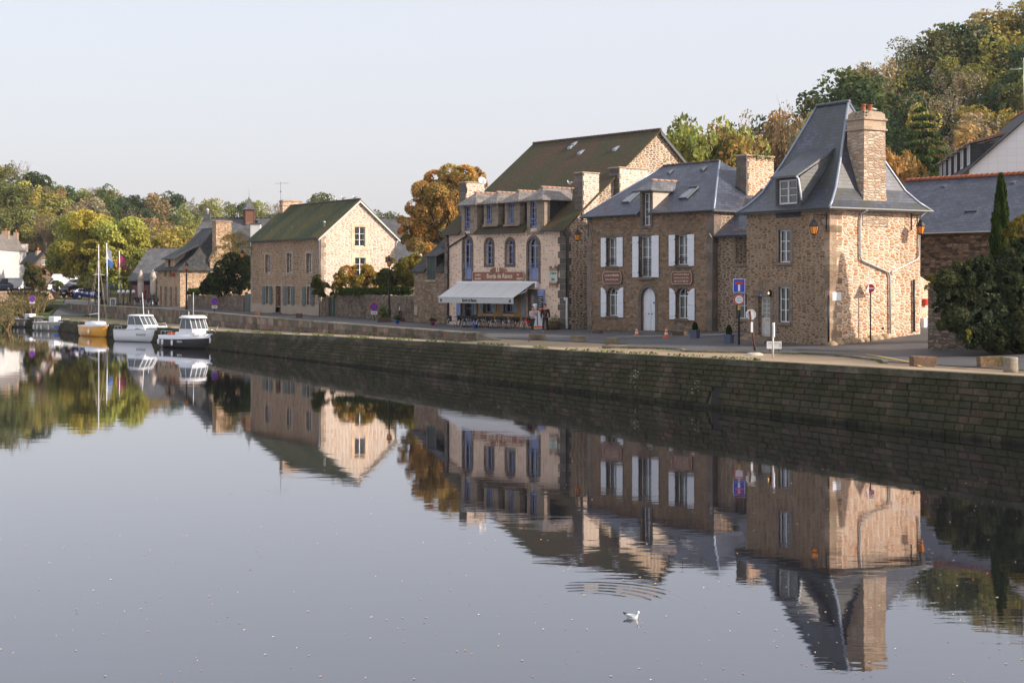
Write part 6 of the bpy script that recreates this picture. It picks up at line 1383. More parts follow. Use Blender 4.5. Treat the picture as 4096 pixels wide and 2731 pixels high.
# ---- single trees and shrubs with meshes of their own ----
def own_tree(name, label, cat, base, lobes, N, ls, cols, trunk=None, gap=.2, fz=1.4, lv=.28, mat=None, seed=1, group=None, shell=.7, zcut=-.5, tr=.3, aspect=.62, hue=.12, part='crown'):
    rg = np.random.default_rng(seed); rt = root(name, label, cat, base, group); b = np.array(base)
    P, d, k = lobes_pts(lobes, N, rg, gap, seed, zcut, fz, shell); P[:, 2] -= base[2]; V = leaves(P, ls, rg, None, outward=d, aspect=aspect); n = len(P)
    m = fol(name+'_leaves', cols, tr); me = np_mesh(part, V, n, col_var(n, k, rg, lv, len(lobes), hue), m)
    o = bpy.data.objects.new(part, me); C.objects.link(o); o.parent = rt
    if trunk:
        mb = MB(Matrix.Translation((base[0], base[1], 0))); r = random.Random(seed); h, rad = trunk
        mb.tube([(0, 0, -.3), (.05, 0, h*.5), (0, .05, h)], [rad, rad*.8, rad*.6], 8)
        for l in lobes[:16]:
            e = Vector(l[:3]); s = h*r.uniform(.75, 1); mb.tube([(0, 0, s), (e.x*.45, e.y*.45, s+(e.z-s)*.5), e], [rad*.45, rad*.25, rad*.07], 5, caps=False)
            for q in range(2):
                f = e+Vector((r.uniform(-1, 1), r.uniform(-1, 1), r.uniform(-.3, .9)))*l[3]*.8; mb.tube([e*.7+Vector((0, 0, s*.3)), f], [rad*.08, rad*.02], 3, caps=False)
        mb.build('trunk', M['bark'], rt)
    return rt
def ell(rx, ry, rz, cz, n, r, lr=(.2, .32), seed=0, cut=-.6):
    q = random.Random(seed); L = []; S = (rx+rz)/2
    for i in range(n):
        while True:
            d = Vector((q.gauss(0, 1), q.gauss(0, 1), q.gauss(0, 1))).normalized()
            if d.z > cut: break
        f = q.uniform(.55, .82); L.append((d.x*rx*f, d.y*ry*f, cz+d.z*rz*f, S*q.uniform(*lr), .85))
    return L
# big lime tree
D = 192.0; p = AT(415, 1127, D); zt = AT(0, 835, D).z
own_tree('lime_tree', 'huge yellow green lime tree between the car park and the flagpoles', 'tree', (p.x, D, 0), ell(7.6, 6.5, 5.6, 7.6, 34, 0, seed=4)+[(-5.5, 0, 5.4, 1.6, .8), (-3.5, -1, 4.6, 1.7, .8), (-6.2, 0, 6, 1.6), (-1, -2, 3.2, 1.8, .8), (1, 2, 4.5, 2.5, .8), (4, -1.5, 3.0, 1.5, .8), (2, -2, 3.0, 1.7, .8), (3.5, 0, 5, 2.4), (-3, 0, 6, 2.6), (5.5, 0, 4, 1.6), (6.6, 0, 5.6, 1.6)], 42000, .19, [(.17, .185, .05), (.42, .39, .09), (.29, .30, .07)], (4.2, .5), gap=.3, fz=.7, seed=3)
p = AT(600, 1127, 200); own_tree('lime_tree', 'smaller yellow lime tree beside the glazed wing roof', 'tree', (p.x, 200, 0), ell(3.0, 3, 3.8, 6.0, 18, 0, seed=9), 9000, .16, [(.16, .17, .03), (.34, .30, .05)], (3, .25), gap=.15, fz=.9, seed=8)
# orange tree behind the annex
D = 130.0; p = AT(1785, 1127, D); own_tree('autumn_tree', 'tall orange autumn tree rising behind the annex and the creperie', 'tree', (p.x, D, 0),
    [((px-1785)/F*D, dy, HC+(HY-py)/F*D, rr_/F*D, .9) for px, py, rr_, dy in ((1800,700,48,0),(1740,720,48,1),(1860,705,46,-1),(1905,700,38,1),(1690,765,46,0),(1750,780,52,-1),(1820,770,52,1),(1890,760,44,0),(1660,830,42,1),(1715,845,50,0),(1780,850,52,-1),(1845,840,50,1),(1640,900,34,0),(1685,920,46,0),(1740,930,48,1),(1800,920,48,0),(1625,960,26,1),(1665,985,36,-1),(1715,1000,38,0),(1760,1010,36,1),(1690,1045,26,0),(1930,740,22,0),(1605,880,20,1),(1610,925,20,0),(1790,800,110,1),(1720,860,80,1),(1700,940,60,1))],
    52000, .10, [(.48, .24, .08), (.56, .34, .12), (.27, .21, .065), (.50, .27, .09)], (6.5, .32), gap=.22, fz=1.0, seed=6, lv=.35, hue=.2)
D = 126.0; p = AT(1660, 1127, D); own_tree('garden_shrub', 'yellow green garden shrub under the orange autumn tree', 'shrub', (p.x, D, 0), [((px-1660)/F*D, 0, HC+(HY-py)/F*D, q/F*D, 1) for px, py, q in ((1620, 1060, 34), (1665, 1050, 36), (1700, 1075, 34), (1640, 1100, 36), (1590, 1085, 26), (1560, 1040, 18), (1675, 1120, 30))], 5000, .10, [(.09, .11, .03), (.26, .22, .04)], gap=.12, fz=1.2, seed=7)
def gl(pxs, cx, D): return [((a-cx)/F*D, e, HC+(HY-b)/F*D, q/F*D, 1) for a, b, q, e in pxs]
# hedge and shrubs over the garden walls
own_tree('golden_shrub', 'golden orange shrub leaning over the garden wall beside the sunlit gable', 'shrub', (AT(1420, 0, 122).x, 122, 0), gl([(1355,1120,28,0),(1385,1095,32,0),(1425,1095,34,.4),(1465,1090,32,0),(1490,1115,30,0),(1440,1130,36,-.3),(1395,1135,34,0),(1350,1150,24,0),(1480,1150,30,0)], 1420, 122), 8500, .085, [(.46, .25, .05), (.34, .25, .05), (.20, .16, .035), (.42, .18, .05)], gap=.15, seed=12, fz=1.3)
own_tree('green_shrub', 'dark green shrub with yellow tips behind the black street lamp', 'shrub', (AT(1570, 0, 119).x, 119, 0), gl([(1515,1120,30,0),(1545,1105,32,0),(1585,1115,34,0),(1620,1105,28,0),(1635,1130,26,0),(1600,1140,34,0),(1550,1145,34,0)], 1570, 119), 8000, .085, [(.045, .055, .018), (.10, .10, .025), (.24, .20, .04)], gap=.15, seed=13, fz=1.3)
own_tree('ivy_hedge', 'dense green ivy draped along the top of the garden wall', 'hedge', (AT(1500, 0, 118.5).x, 118.5, 0), [((px-1500)/F*118.5+.0, (1500-px)*.011, HC+(HY-1168)/F*118.5+random.Random(px).uniform(-.05, .12), .42, .9) for px in range(1352, 1648, 11)], 9000, .07, [(.045, .075, .02), (.09, .12, .03)], gap=.35, seed=14, fz=2)
own_tree('dark_bush', 'dark evergreen bush overhanging the wall and green gate left of pebbled house', 'bush', (AT(930, 0, 146).x, 146, 0), gl([(975,1060,40,0),(930,1050,40,0),(895,1080,40,0),(960,1110,44,0),(900,1120,44,0),(860,1130,40,0),(830,1150,34,.5),(985,1140,34,0),(930,1155,40,0),(880,1165,34,-.5),(990,1090,30,-1)], 930, 146), 15000, .11, [(.018, .028, .012), (.03, .045, .015)], gap=.2, seed=15, fz=.9)
own_tree('wispy_shrub', 'thin orange topped willow shrub above the dark bush', 'shrub', (AT(935, 0, 149).x, 149, 0), gl([(960,960,34,0),(915,975,36,0),(980,1000,34,0),(890,1010,34,0),(935,1005,40,0),(870,1045,30,0),(925,950,22,0),(985,955,20,0)], 935, 149), 6500, .085, [(.30, .17, .05), (.17, .15, .045), (.10, .11, .035)], (5.5, .1), gap=.02, seed=16, fz=1.2, aspect=.35)
own_tree('ivy_hedge', 'dark ivy on the garden wall beside the orange restaurant wall', 'hedge', (AT(800, 0, 153).x, 153, 0), gl([(762,1168,14,0),(780,1170,17,0),(800,1168,18,0),(820,1164,20,0),(840,1166,22,0),(860,1172,20,0)], 800, 153), 4500, .09, [(.03, .055, .016), (.06, .10, .02)], gap=.3, seed=17)
own_tree('climber', 'leafy climber with browning leaves on the corner of the pebbled house', 'climbing plant', (AT(1290, 0, 123.5).x, 123.5, 0), gl([(1268,1115,18,0),(1262,1140,18,0),(1280,1130,18,0),(1275,1165,17,0),(1300,1150,20,0),(1318,1165,18,0),(1292,1175,18,0),(1330,1180,12,0),(1260,1170,12,0)], 1290, 123.5), 5000, .075, [(.03, .05, .015), (.07, .09, .02), (.27, .15, .08)], gap=.2, seed=18)
# right-hand side
own_tree('big_bush', 'big dark leafy bush with pale tips in front of the right-hand wall', 'bush', (AT(3930, 0, 61).x, 61, .1), gl([(3790,1120,42,0),(3800,1190,50,0),(3860,1110,52,0),(3870,1190,56,0),(3930,1080,58,0),(3950,1180,70,0),(4010,1075,56,0),(4040,1150,80,0),(4080,1060,60,0),(4120,1120,80,0),(3830,1270,60,0),(3920,1280,70,0),(4010,1280,80,0),(4090,1290,80,-.4),(3870,1340,50,-.3),(3970,1350,60,-.4),(4070,1350,60,-.5),(4040,1020,34,0),(4090,990,36,0),(3760,1150,24,0),(3890,1070,34,0),(3830,1060,20,0),(3770,1090,16,0),(4060,965,18,0),(3745,1230,20,0),(3760,1300,20,-.2)], 3930, 61), 60000, .07, [(.03, .042, .022), (.055, .07, .035), (.11, .12, .065)], gap=.16, seed=21, fz=2.6, lv=.4, zcut=-1.3)
own_tree('yellow_shrub', 'yellowing buddleia shrub beside the dark cypress at the right edge', 'shrub', (AT(4085, 0, 64).x, 64, .2), gl([(4060,900,26,0),(4090,880,30,0),(4080,940,34,0),(4050,960,26,0),(4110,960,34,0),(4040,1000,22,0),(4020,930,14,0)], 4085, 64), 5500, .055, [(.10, .12, .03), (.24, .20, .05)], (3, .08), gap=.1, seed=22, fz=1.8, aspect=.4)
own_tree('wall_plant', 'small green plant growing from the top of the right wall end', 'plant', (AT(3720, 0, 64).x, 64, 3), gl([(3720,1115,16,0),(3745,1125,18,0),(3705,1150,12,0),(3760,1095,14,0)], 3720, 64), 900, .05, [(.10, .13, .03), (.20, .18, .05)], gap=0, seed=23)
own_tree('yellow_flower_bush', 'small bush with yellow leaves at the foot of the dark bush', 'bush', (AT(3862, 0, 59.8).x, 59.8, .1), gl([(3850,1335,12,0),(3870,1330,13,0),(3862,1350,12,0),(3845,1352,9,0)], 3862, 59.8), 900, .03, [(.04, .07, .02), (.32, .28, .03)], gap=.1, seed=24)
def cypress():
    D = 67.0; b = AT(4003, 1127, D); rg = np.random.default_rng(31); zt = AT(0, 700, D).z; z0 = .4; n = 22000
    t = rg.random(n)**.85; z = z0+(zt-z0)*t; rad = .82*np.sqrt(np.clip(1-t, 0, 1))*(.55+.45*np.clip(t*6, 0, 1))*(1-.35*t); a = rg.uniform(0, 6.283, n)
    rad = rad*(1+.22*np.sin(a*5+z*2.1)+.12*np.sin(z*7+a*3)); q = .65+.4*rg.random(n); P = np.stack([rad*q*np.cos(a), rad*q*np.sin(a), z], 1)
    d = np.stack([np.cos(a)*.3, np.sin(a)*.3, np.ones(n)], 1)+rg.normal(size=(n, 3))*.22; d /= np.linalg.norm(d, axis=1)[:, None]; c = np.cross(d, rg.normal(size=(n, 3))); c /= np.linalg.norm(c, axis=1)[:, None]; s = .13*rg.uniform(.6, 1.3, n)[:, None]
    V = np.stack([P-d*s, P-c*s*.22, P+d*s, P+c*s*.22], 1).reshape(-1, 3); rt = root('cypress', 'tall narrow dark green cypress in front of the red ridged roof', 'tree', (b.x, D, 0))
    me = np_mesh('crown', V, n, col_var(n, (a/6.284*39).astype(int), rg, .35), fol('cypress_leaves', [(.028, .05, .014), (.055, .085, .02)], .15)); o = bpy.data.objects.new('crown', me); C.objects.link(o); o.parent = rt
    mb = MB(Matrix.Translation((b.x, D, 0))); mb.tube([(0, 0, 0), (0, 0, zt-.8)], [.12, .02], 6); mb.build('trunk', M['bark'], rt)
cypress()
def conifer():
    D = 128.0; b = AT(3690, 1127, D); zt = AT(0, 415, D).z; z0 = 3.0; r = random.Random(4); rg = np.random.default_rng(4); H = zt-z0; Ps = []; Ds = []
    mb = MB(Matrix.Translation((b.x, D, z0))); mb.tube([(0, 0, -1), (0, 0, H*.95)], [.3, .03], 6)
    t = .12
    while t < .99:
        L = (1-t)**.75*5.4*r.uniform(.8, 1.15)+.25
        for i in range(11):
            a = r.uniform(0, 6.28); LL = L*r.uniform(.7, 1.1); z = H*t; pts = []
            for k in range(9): f = k/8; pts.append(Vector((LL*f*math.cos(a), LL*f*math.sin(a), z-.32*LL*f*f+.10*LL*f)))
            mb.tube(pts, [.05*(1-t)+.015]*8+[.006], 4, caps=False)
            m = int(40+90*LL/4)
            for k in range(m):
                f = r.random()**.7; q = pts[min(8, int(f*8))]; w = .10+.34*LL/4*(1.1-f); Ps.append((q.x+r.gauss(0, w), q.y+r.gauss(0, w), q.z-abs(r.gauss(0, w*.8)))); Ds.append((math.cos(a)*.5, math.sin(a)*.5, -.8))
        t += .045
    P = np.array(Ps); n = len(P); d = np.array(Ds)+rg.normal(size=(n, 3))*.3; d /= np.linalg.norm(d, axis=1)[:, None]; c = np.cross(d, rg.normal(size=(n, 3))); c /= np.linalg.norm(c, axis=1)[:, None]; s = .20*rg.uniform(.6, 1.3, n)[:, None]
    V = np.stack([P-d*s, P-c*s*.3, P+d*s, P+c*s*.3], 1).reshape(-1, 3); rt = root('cedar', 'dark cedar with drooping tiers of branches behind the tower house', 'tree', (b.x, D, z0))
    me = np_mesh('crown', V, n, col_var(n, (np.arange(n) % 40), rg, .3), fol('cedar_needles', [(.03, .06, .024), (.09, .13, .04)], .15)); o = bpy.data.objects.new('crown', me); C.objects.link(o); o.parent = rt; mb.build('trunk', M['bark'], rt)
conifer()
def palm(name, label, base, h, L, n=26, seed=1, trunk=.13):
    r = random.Random(seed); rt = root(name, label, 'palm', base); T = Matrix.Translation(base)
    if h > .3: mb = MB(T); mb.tube([(0, 0, 0), (.03, 0, h*.5), (0, 0, h)], [trunk, trunk*.9, trunk], 8); mb.build('trunk', M['bark'], rt)
    mb = MB(T); 
    for i in range(n):
        a = r.uniform(0, 6.28); up = r.uniform(.1, 1.2); pts = []; LL = L*r.uniform(.8, 1.15)
        for k in range(6): f = k/5; pts.append(Vector((math.cos(a)*LL*f*math.cos(up*.9), math.sin(a)*LL*f*math.cos(up*.9), h+LL*f*math.sin(up)-LL*.55*f*f)))
        s = Vector((-math.sin(a), math.cos(a), 0)); c = rgbvar((1, 1, 1), .3, r)
        for k in range(1, 6):
            for sg in (-1, 1):
                for e in (0, .33, .66):
                    q = pts[k-1].lerp(pts[k], e); t = q+s*sg*LL*.22*(1.15-abs(k/5-.45))+(pts[k]-pts[k-1])*.9+Vector((0, 0, -.05*LL)); mb.q(q, q+(pts[k]-pts[k-1])*.16, t, c=c)
    mb.build('fronds', fol(name+'_fronds', [(.06, .09, .025), (.15, .15, .04)], .25), rt)
palm('palm_tree', 'palm tree behind the white globe lamps of the restaurant terrace', (*AT(493, 1127, 182).xy, 0), 3.3, 2.1, seed=2); palm('palm_tree', 'taller green palm between the maroon flag and the slate roof', (*AT(520, 1127, 186).xy, 0), 5.6, 1.7, seed=3)
# reeds and bushes of the left bank
def reeds():
    r = random.Random(3); mb = MB(); pos = []
    for i in range(5200):
        px = r.uniform(-120, 178); t = r.random(); 
        D = (158 if px < 42 else 172)+t*24; x = (px-CX)/F*D; a, b = toab(x, D)
        z = max(-2.0, -2.1+(D-157)*.085); 
        if px > 150 and t < .25: continue
        h = r.uniform(.5, 1.5)*(1.1 if t < .5 else .8); s = .05; c = rgbvar(r.choice([(.20, .15, .08), (.14, .13, .05), (.09, .11, .03), (.25, .17, .09), (.16, .08, .05), (.11, .13, .04)]), .3, r)
        dx, dy = r.gauss(0, .28), r.gauss(0, .2); w = r.uniform(.04, .10); an = r.uniform(0, 3.14); wx, wy = w*math.cos(an), w*math.sin(an)
        mb.q((x-wx, D-wy, z-.3), (x+wx, D+wy, z-.3), (x+dx+wx*.3, D+dy, z+h*.7), (x+dx*1.6, D+dy*1.6, z+h*.95), (x+dx*.5-wx*1.2, D+dy*.5, z+h*.5), c=c)
        for _ in (0, 1): leaf_quad(mb, (x+dx+r.gauss(0, .2), D+dy, z+h*r.uniform(.1, .9)), .15, r, c)
    d = Nd('reed_leaves'); a = d.n('Attribute', attribute_name='Col'); m = d.fin(a, .8, spec=.1)
    tag(mb.build('riverbank_reeds', m), 'tangled rusty and green reeds and weeds on the left river bank', 'reeds', kind='stuff')
reeds()
own_tree('bank_bush', 'dark green bush above the reeds in front of the far white house', 'bush', (AT(140, 0, 205).x, 205, 0), gl([(120,1090,20,0),(145,1105,24,0),(165,1130,22,0),(125,1130,24,0),(110,1060,12,0),(150,1150,22,0),(180,1140,14,0),(112,1110,18,0)], 140, 205), 5000, .13, [(.03, .05, .015), (.08, .09, .03), (.2, .12, .05)], gap=.15, seed=41, fz=.8)
own_tree('roadside_bush', 'round green bush behind the distant no entry sign', 'bush', (AT(232, 0, 212).x, 212, 0), gl([(225,1145,14,0),(238,1140,13,0),(235,1158,12,0)], 232, 212), 1500, .12, [(.06, .09, .02), (.12, .14, .03)], seed=42, fz=.8)
# ---------------- things on the quay, road and river ----------------
def GD(px, py):
    z = 0.0
    for _ in range(12): p = G(px, py, z); z = zland(p.x, p.y)
    return Vector((p.x, p.y, z))
def TL(p, rz=0.0): return Matrix.Translation(p) @ Matrix.Rotation(rz, 4, 'Z')
def lantern(rt, Mx, z, s=1.0):
    mb = MB(Mx); mb.lathe([(.13*s, 0), (.21*s, .36*s)], (0, 0, z), 6, sm=False); mb.build('lantern_glass', M['amber'], rt)
    mb = MB(Mx); mb.lathe([(.23*s, 0), (.25*s, .03*s), (.16*s, .2*s), (.10*s, .25*s), (.11*s, .30*s), (.03*s, .36*s), (.02*s, .46*s)], (0, 0, z+.36*s), 6, sm=False)
    for k in range(6): a = k*math.pi/3; mb.tube([(.135*s*math.cos(a), .135*s*math.sin(a), z), (.215*s*math.cos(a), .215*s*math.sin(a), z+.36*s)], .012*s, 4)
    mb.lathe([(.04*s, -.07*s), (.14*s, -.01*s), (.14*s, .02*s)], (0, 0, z), 6, sm=False); mb.build('lantern_cap', M['iron'], rt)
def street_lamp(px, py, ptop, label):
    p = GD(px, py); h = (HC+(HY-ptop)/F*p.y)-p.z; rt = root('street_lamp', label, 'street lamp', p, 'old fashioned street lamps'); Mx = TL(p)
    mb = MB(Mx); mb.lathe([(.17, 0), (.17, .1), (.12, .16), (.12, .9), (.14, .95), (.10, 1.05), (.085, 1.3), (.075, h-1.3), (.08, h-1.25), (.045, h-1.15), (.045, h-.85)], (0, 0, 0), 12); mb.tube([(-.25, 0, h-1.35), (.25, 0, h-1.35)], .02, 5); mb.build('pole', M['iron'], rt); lantern(rt, Mx, h-.82)
street_lamp(1557, 1288, 1022, 'tall black street lamp with amber lantern in front of the ivy topped garden wall')
street_lamp(746, 1246, 1045, 'thin street lamp with amber lantern at the corner of the orange stone restaurant')
def wall_lamp(fr, s, z, reach, label, side=-1, sc=1.0):
    b = fr.pt(s, 0, z); rt = root('wall_lantern', label, 'wall lantern', b, 'lanterns on wall brackets'); mb = MB(fr.M); r = reach
    mb.box(s-.03, -.04, z-.75, s+.03, .0, z+.1); mb.tube([(s, 0, z), (s, -r, z)], .022, 5); mb.tube([(s, -.02, z-.6), (s, -r*.3, z-.5), (s, -r*.55, z-.22), (s, -r*.75, z-.02)], .014, 5); mb.tube([(s, -r, z), (s, -r, z-.12)], .015, 5)
    for t in (.2, .45): mb.tube([(s, -r*t+.07*math.cos(a), z-.1+.07*math.sin(a)) for a in [i*.7 for i in range(9)]], .008, 4)
    mb.build('bracket', M['iron'], rt); lantern(rt, fr.M @ Matrix.Translation((s, -r, 0)), z-.12-.83*sc, sc)
wall_lamp(TF, TF.L-.2, TF.sz(3300, 860)[1], .85, 'amber lantern on iron bracket at the near corner of the tower house')
s_, z_ = TG.sz(3645, 862); wall_lamp(TG, s_, z_, .62, 'amber lantern on iron bracket at the far end of the sunlit tower wall')
wall_lamp(HF, .12, HF.sz(2345, 905)[1], .95, 'amber lantern on bracket at the left corner of the shuttered house')
wall_lamp(H2, .2, H2.sz(1010, 990)[1], 1.0, 'small amber lantern on the left corner of the pebbled house', sc=1.0)
s_, z_ = TF.sz(2800+411/1.425, 350+1172/1.425); rt = root('door_lamp', 'small lit lamp beside the glazed door of the tower house', 'lamp', TF.pt(s_, 0, z_)); mb = MB(TF.M); mb.lathe([(.02, -.17), (.08, -.12), (.09, .08), (.05, .14), (.02, .2)], (s_, -.14, z_), 8); mb.box(s_-.04, -.1, z_-.1, s_+.04, 0, z_+.1); mb.build('lamp_case', M['iron'], rt)
lg = Nd('lamp_glow'); em = lg.t.nodes.new('ShaderNodeEmission'); em.inputs[0].default_value = (1, .5, .15, 1); em.inputs[1].default_value = 2.5; lg.t.links.new(em.outputs[0], lg.out.inputs[0])
mb = MB(TF.M); mb.lathe([(.02, -.06), (.045, 0), (.02, .06)], (s_, -.235, z_), 8); mb.build('bulb', lg.m, rt)
# ---- signs ----
M['rust'] = plain('rusty_pole', (0.11, 0.045, 0.03), .8, var=.4)
def disc(mb, r, y0, y1, cz, n=24, sx=1.0): mb.prism([(r*sx*math.cos(2*math.pi*i/n), cz+r*math.sin(2*math.pi*i/n)) for i in range(n)], y0, y1)
def ringd(mb, r0, r1, y0, y1, cz, n=24): mb.ring([(r0*math.cos(2*math.pi*i/n), cz+r0*math.sin(2*math.pi*i/n)) for i in range(n)], [(r1*math.cos(2*math.pi*i/n), cz+r1*math.sin(2*math.pi*i/n)) for i in range(n)], y0, y1)
def post(rt, Mx, h, r=.035, mat='iron', lean=0): mb = MB(Mx); mb.tube([(0, 0, -.1), (lean, 0, h)], r, 8); mb.build('post', M[mat], rt)
def no_parking(px, py, pc, rpx, label, turn=.0, cross=False, plate=None, D=None):
    p = GD(px, py) if D is None else AT(px, py, D); cz = HC+(HY-pc)/F*p.y-p.z; r = rpx*p.y/F; rt = root('no_parking_sign', label, 'road sign', p, 'no parking signs'); Mx = TL(p, turn); post(rt, Mx, cz+r*.8)
    mb = MB(Mx); disc(mb, r, -.05, -.035, cz); mb.build('sign_disc', M['signblue'], rt); mb = MB(Mx); ringd(mb, r, r*.82, -.058, -.045, cz)
    mb.build('red_ring', M['red'], rt)
    for sg in ([1, -1] if cross else [1]): mb = MB(Mx @ Matrix.Translation((0, 0, cz)) @ Matrix.Rotation(sg*math.radians(45), 4, 'Y')); mb.box(-r*.82, -.056, -r*.07, r*.82, -.052+.001*sg, r*.07); mb.build('red_bar', M['red'], rt)
    if plate: mb = MB(Mx); z = HC+(HY-plate)/F*p.y-p.z; mb.box(-r*.75, -.05, z-r*.38, r*.75, -.035, z+r*.38, b=.005); pl = mb.build('plate', M['white'], rt); mb = MB(Mx); mb.prism([(-r*.5, z), (-r*.3, z+r*.15), (-r*.3, z+.05*r), (r*.3, z+.05*r), (r*.3, z+r*.15), (r*.5, z), (r*.3, z-r*.15), (r*.3, z-.05*r), (-r*.3, z-.05*r), (-r*.3, z-r*.15)], -.056, -.051); mb.build('double_arrow', M['black'], pl)
no_parking(1496, 1281, 1227, 17, 'round no stopping sign with arrow plate in front of the garden wall', .3, True, 1251)
no_parking(858, 1254, 1205, 15, 'round no parking sign on the shaded wall under the dark ivy', .5, False, 1228)
no_parking(129, 1262, 1195, 13, 'no parking sign among the reeds on the left bank', 0, False, 1209, D=172)
def no_entry(px, py, pc, rpx, label, D=None, back=False, turn=0, second=None):
    p = GD(px, py) if D is None else Vector(((px-CX)/F*D, D, HC-(py-HY)/F*D)); cz = HC+(HY-pc)/F*p.y-p.z; r = rpx*p.y/F; rt = root('no_entry_sign', label, 'road sign', p, 'no entry signs'); Mx = TL(p, turn); post(rt, Mx, cz)
    mb = MB(Mx); disc(mb, r, -.05, -.035, cz); mb.build('sign_disc', M['red'], rt); mb = MB(Mx); mb.box(-r*.75, -.06, cz-r*.17, r*.75, -.051, cz+r*.17); mb.build('white_bar', M['white'], rt)
    if back: mb = MB(Mx @ Matrix.Translation((.0, .06, 0)) @ Matrix.Rotation(math.radians(58), 4, 'Z')); mb.prism([(-.40, cz-.22), (.40, cz-.22), (0, cz+.46)], 0, .015); mb.build('triangle_back', M['galv'], rt)
    if second:
        c2 = HC+(HY-second)/F*p.y-p.z; mb = MB(Mx); disc(mb, r, -.05, -.035, c2); mb.build('blue_disc', M['signblue'], rt); mb = MB(Mx); ringd(mb, r, r*.75, -.06, -.045, c2); mb.build('red_ring', M['red'], rt)
        mb = MB(Mx); mb.box(-r*.8, -.05, c2-r*1.9, r*.8, -.035, c2-r*1.2); mb.build('plate', M['white'], rt)
no_entry(3482, 1356, 1153, 17, 'no entry sign on a dark pole before the sunlit tower wall', D=70.1, back=True, turn=-.35)
no_entry(218, 1168, 1139, 6, 'distant no entry sign with a blue no parking disc below it', D=200, second=1156)
# dead end + round prohibition
p = GD(2956, 1363); rt = root('dead_end_sign', 'blue dead end sign above a round red rimmed sign on a dark pole', 'road sign', p); Mx = TL(p, -.12); k = p.y/F; zt = HC+(HY-1115)*k-p.z; zb = HC+(HY-1171)*k-p.z; post(rt, Mx, zt-.05, .045)
hw = 24*k; mb = MB(Mx); mb.box(-hw, -.07, zb, hw, -.05, zt, b=.006); bl = mb.build('square_plate', M['white'], rt); mb = MB(Mx); mb.box(-hw+.03, -.078, zb+.03, hw-.03, -.071, zt-.03); mb.build('blue_field', M['signblue'], rt)
mb = MB(Mx); mb.box(-.055, -.086, zb+.08, .055, -.079, zt-.30); mb.build('white_stem', M['white'], rt); mb = MB(Mx); mb.box(-.20, -.086, zt-.30, .20, -.079, zt-.14); mb.build('red_crossbar', M['red'], rt)
cz = HC+(HY-1198)*k-p.z; r = 21.5*k; mb = MB(Mx); disc(mb, r, -.07, -.05, cz); mb.build('round_plate', M['white'], rt); mb = MB(Mx); ringd(mb, r*.97, r*.74, -.08, -.06, cz); mb.build('red_ring', M['red'], rt)
for t, dz, s in (('SAUF', .06, .07), ('RIVERAINS', -.06, .055)): text(Mx, 0, t, 0, cz+dz, s, M['black'], -.072, parent=rt, ext=.001)
mb = MB(Mx); zz = cz-r-.14; mb.box(-.07, -.06, zz-.11, .07, -.046, zz+.11); tg = mb.build('yellow_tag', M['yellow'], rt); mb = MB(Mx); mb.prism([(-.01, zz-.06), (.01, zz-.06), (.02, zz+.0), (.04, zz+.0), (0, zz+.07), (-.03, zz+.0), (-.01, zz)], -.064, -.061); mb.build('black_mark', M['black'], tg)
# octagonal sign from behind on a leaning rusty pole
p = GD(3021, 1411); k = p.y/F; rt = root('stop_sign', 'octagonal sign seen from behind on a leaning rusty pole', 'road sign', p); h = (1411-1248)*k; Mx = TL(p)
post(rt, Mx, h, .045, 'rust', -22*k); c = (-17*k, h-15*k); mb = MB(Mx); r = 21*k; mb.prism([(c[0]+r*math.cos(math.pi/8+i*math.pi/4), c[1]+r*math.sin(math.pi/8+i*math.pi/4)) for i in range(8)], .05, .065); mb.build('sign_plate', M['galv'], rt)
mb = MB(Mx); mb.ring([(c[0]+r*1.02*math.cos(math.pi/8+i*math.pi/4), c[1]+r*1.02*math.sin(math.pi/8+i*math.pi/4)) for i in range(8)], [(c[0]+r*.95*math.cos(math.pi/8+i*math.pi/4), c[1]+r*.95*math.sin(math.pi/8+i*math.pi/4)) for i in range(8)], .03, .07); mb.build('plate_rim', M['white'], rt)
mb = MB(Mx); z = h*.62; x = -22*k*.64; mb.box(x-.05, -.06, z-.28, x+.05, -.046, z+.2); mb.build('sticker', M['white'], rt)
rs = random.Random(2); mb = MB(TL(GD(3018, 1421))); mb.loft([[(q*.42*math.cos(a), q*.3*math.sin(a), z) for a in [i*math.pi/4 for i in range(8)]] for z, q in ((-.05, 1), (.06, 1), (.12, .6))], c=(.55, .5, .42)); mb.build('pale_stone', M['stonecol'], tags=('flat pale stone at the foot of the leaning octagonal sign', 'stone'))
# white plate on post, and low board
p = GD(3092, 1431); k = p.y/F; rt = root('narrow_sign', 'narrow white sign on a white post at the quay edge, seen nearly edge on', 'road sign', p); Mx = TL(p, math.radians(75)); h = (1431-1291)*k; post(rt, Mx, h, .04, 'offwhite'); mb = MB(Mx); mb.box(-.28, -.06, h-.62, .28, -.04, h, b=.01); pl = mb.build('sign_plate', M['white'], rt); mb = MB(Mx); mb.box(-.26, -.038, h-.5, .26, -.032, h-.1); mb.build('brown_back', M['rust'], pl)
p = GD(3097, 1412); k = p.y/F; rt = root('low_board', 'low grey road board with white frame behind the narrow sign', 'road sign', p); Mx = TL(p, 0); z0, z1 = .06, 40*k; mb = MB(Mx); mb.box(-29*k, 0, z0+.1, 28*k, .02, z1, b=.005); bd = mb.build('board_panel', M['galv2'] if 'galv2' in M else M['galv'], rt); mb = MB(Mx); mb.ring([(-30*k, z0+.08), (29*k, z0+.08), (29*k, z1+.02), (-30*k, z1+.02)], [(-26*k, z0+.15), (25*k, z0+.15), (25*k, z1-.05), (-26*k, z1-.05)], -.02, .04); mb.build('frame', M['offwhite'], bd)
for sx_ in (-.2, .2): mb = MB(Mx); mb.tube([(sx_, .02, -.05), (sx_, .02, z1-.1)], .02, 6); mb.build('leg', M['iron'], rt)
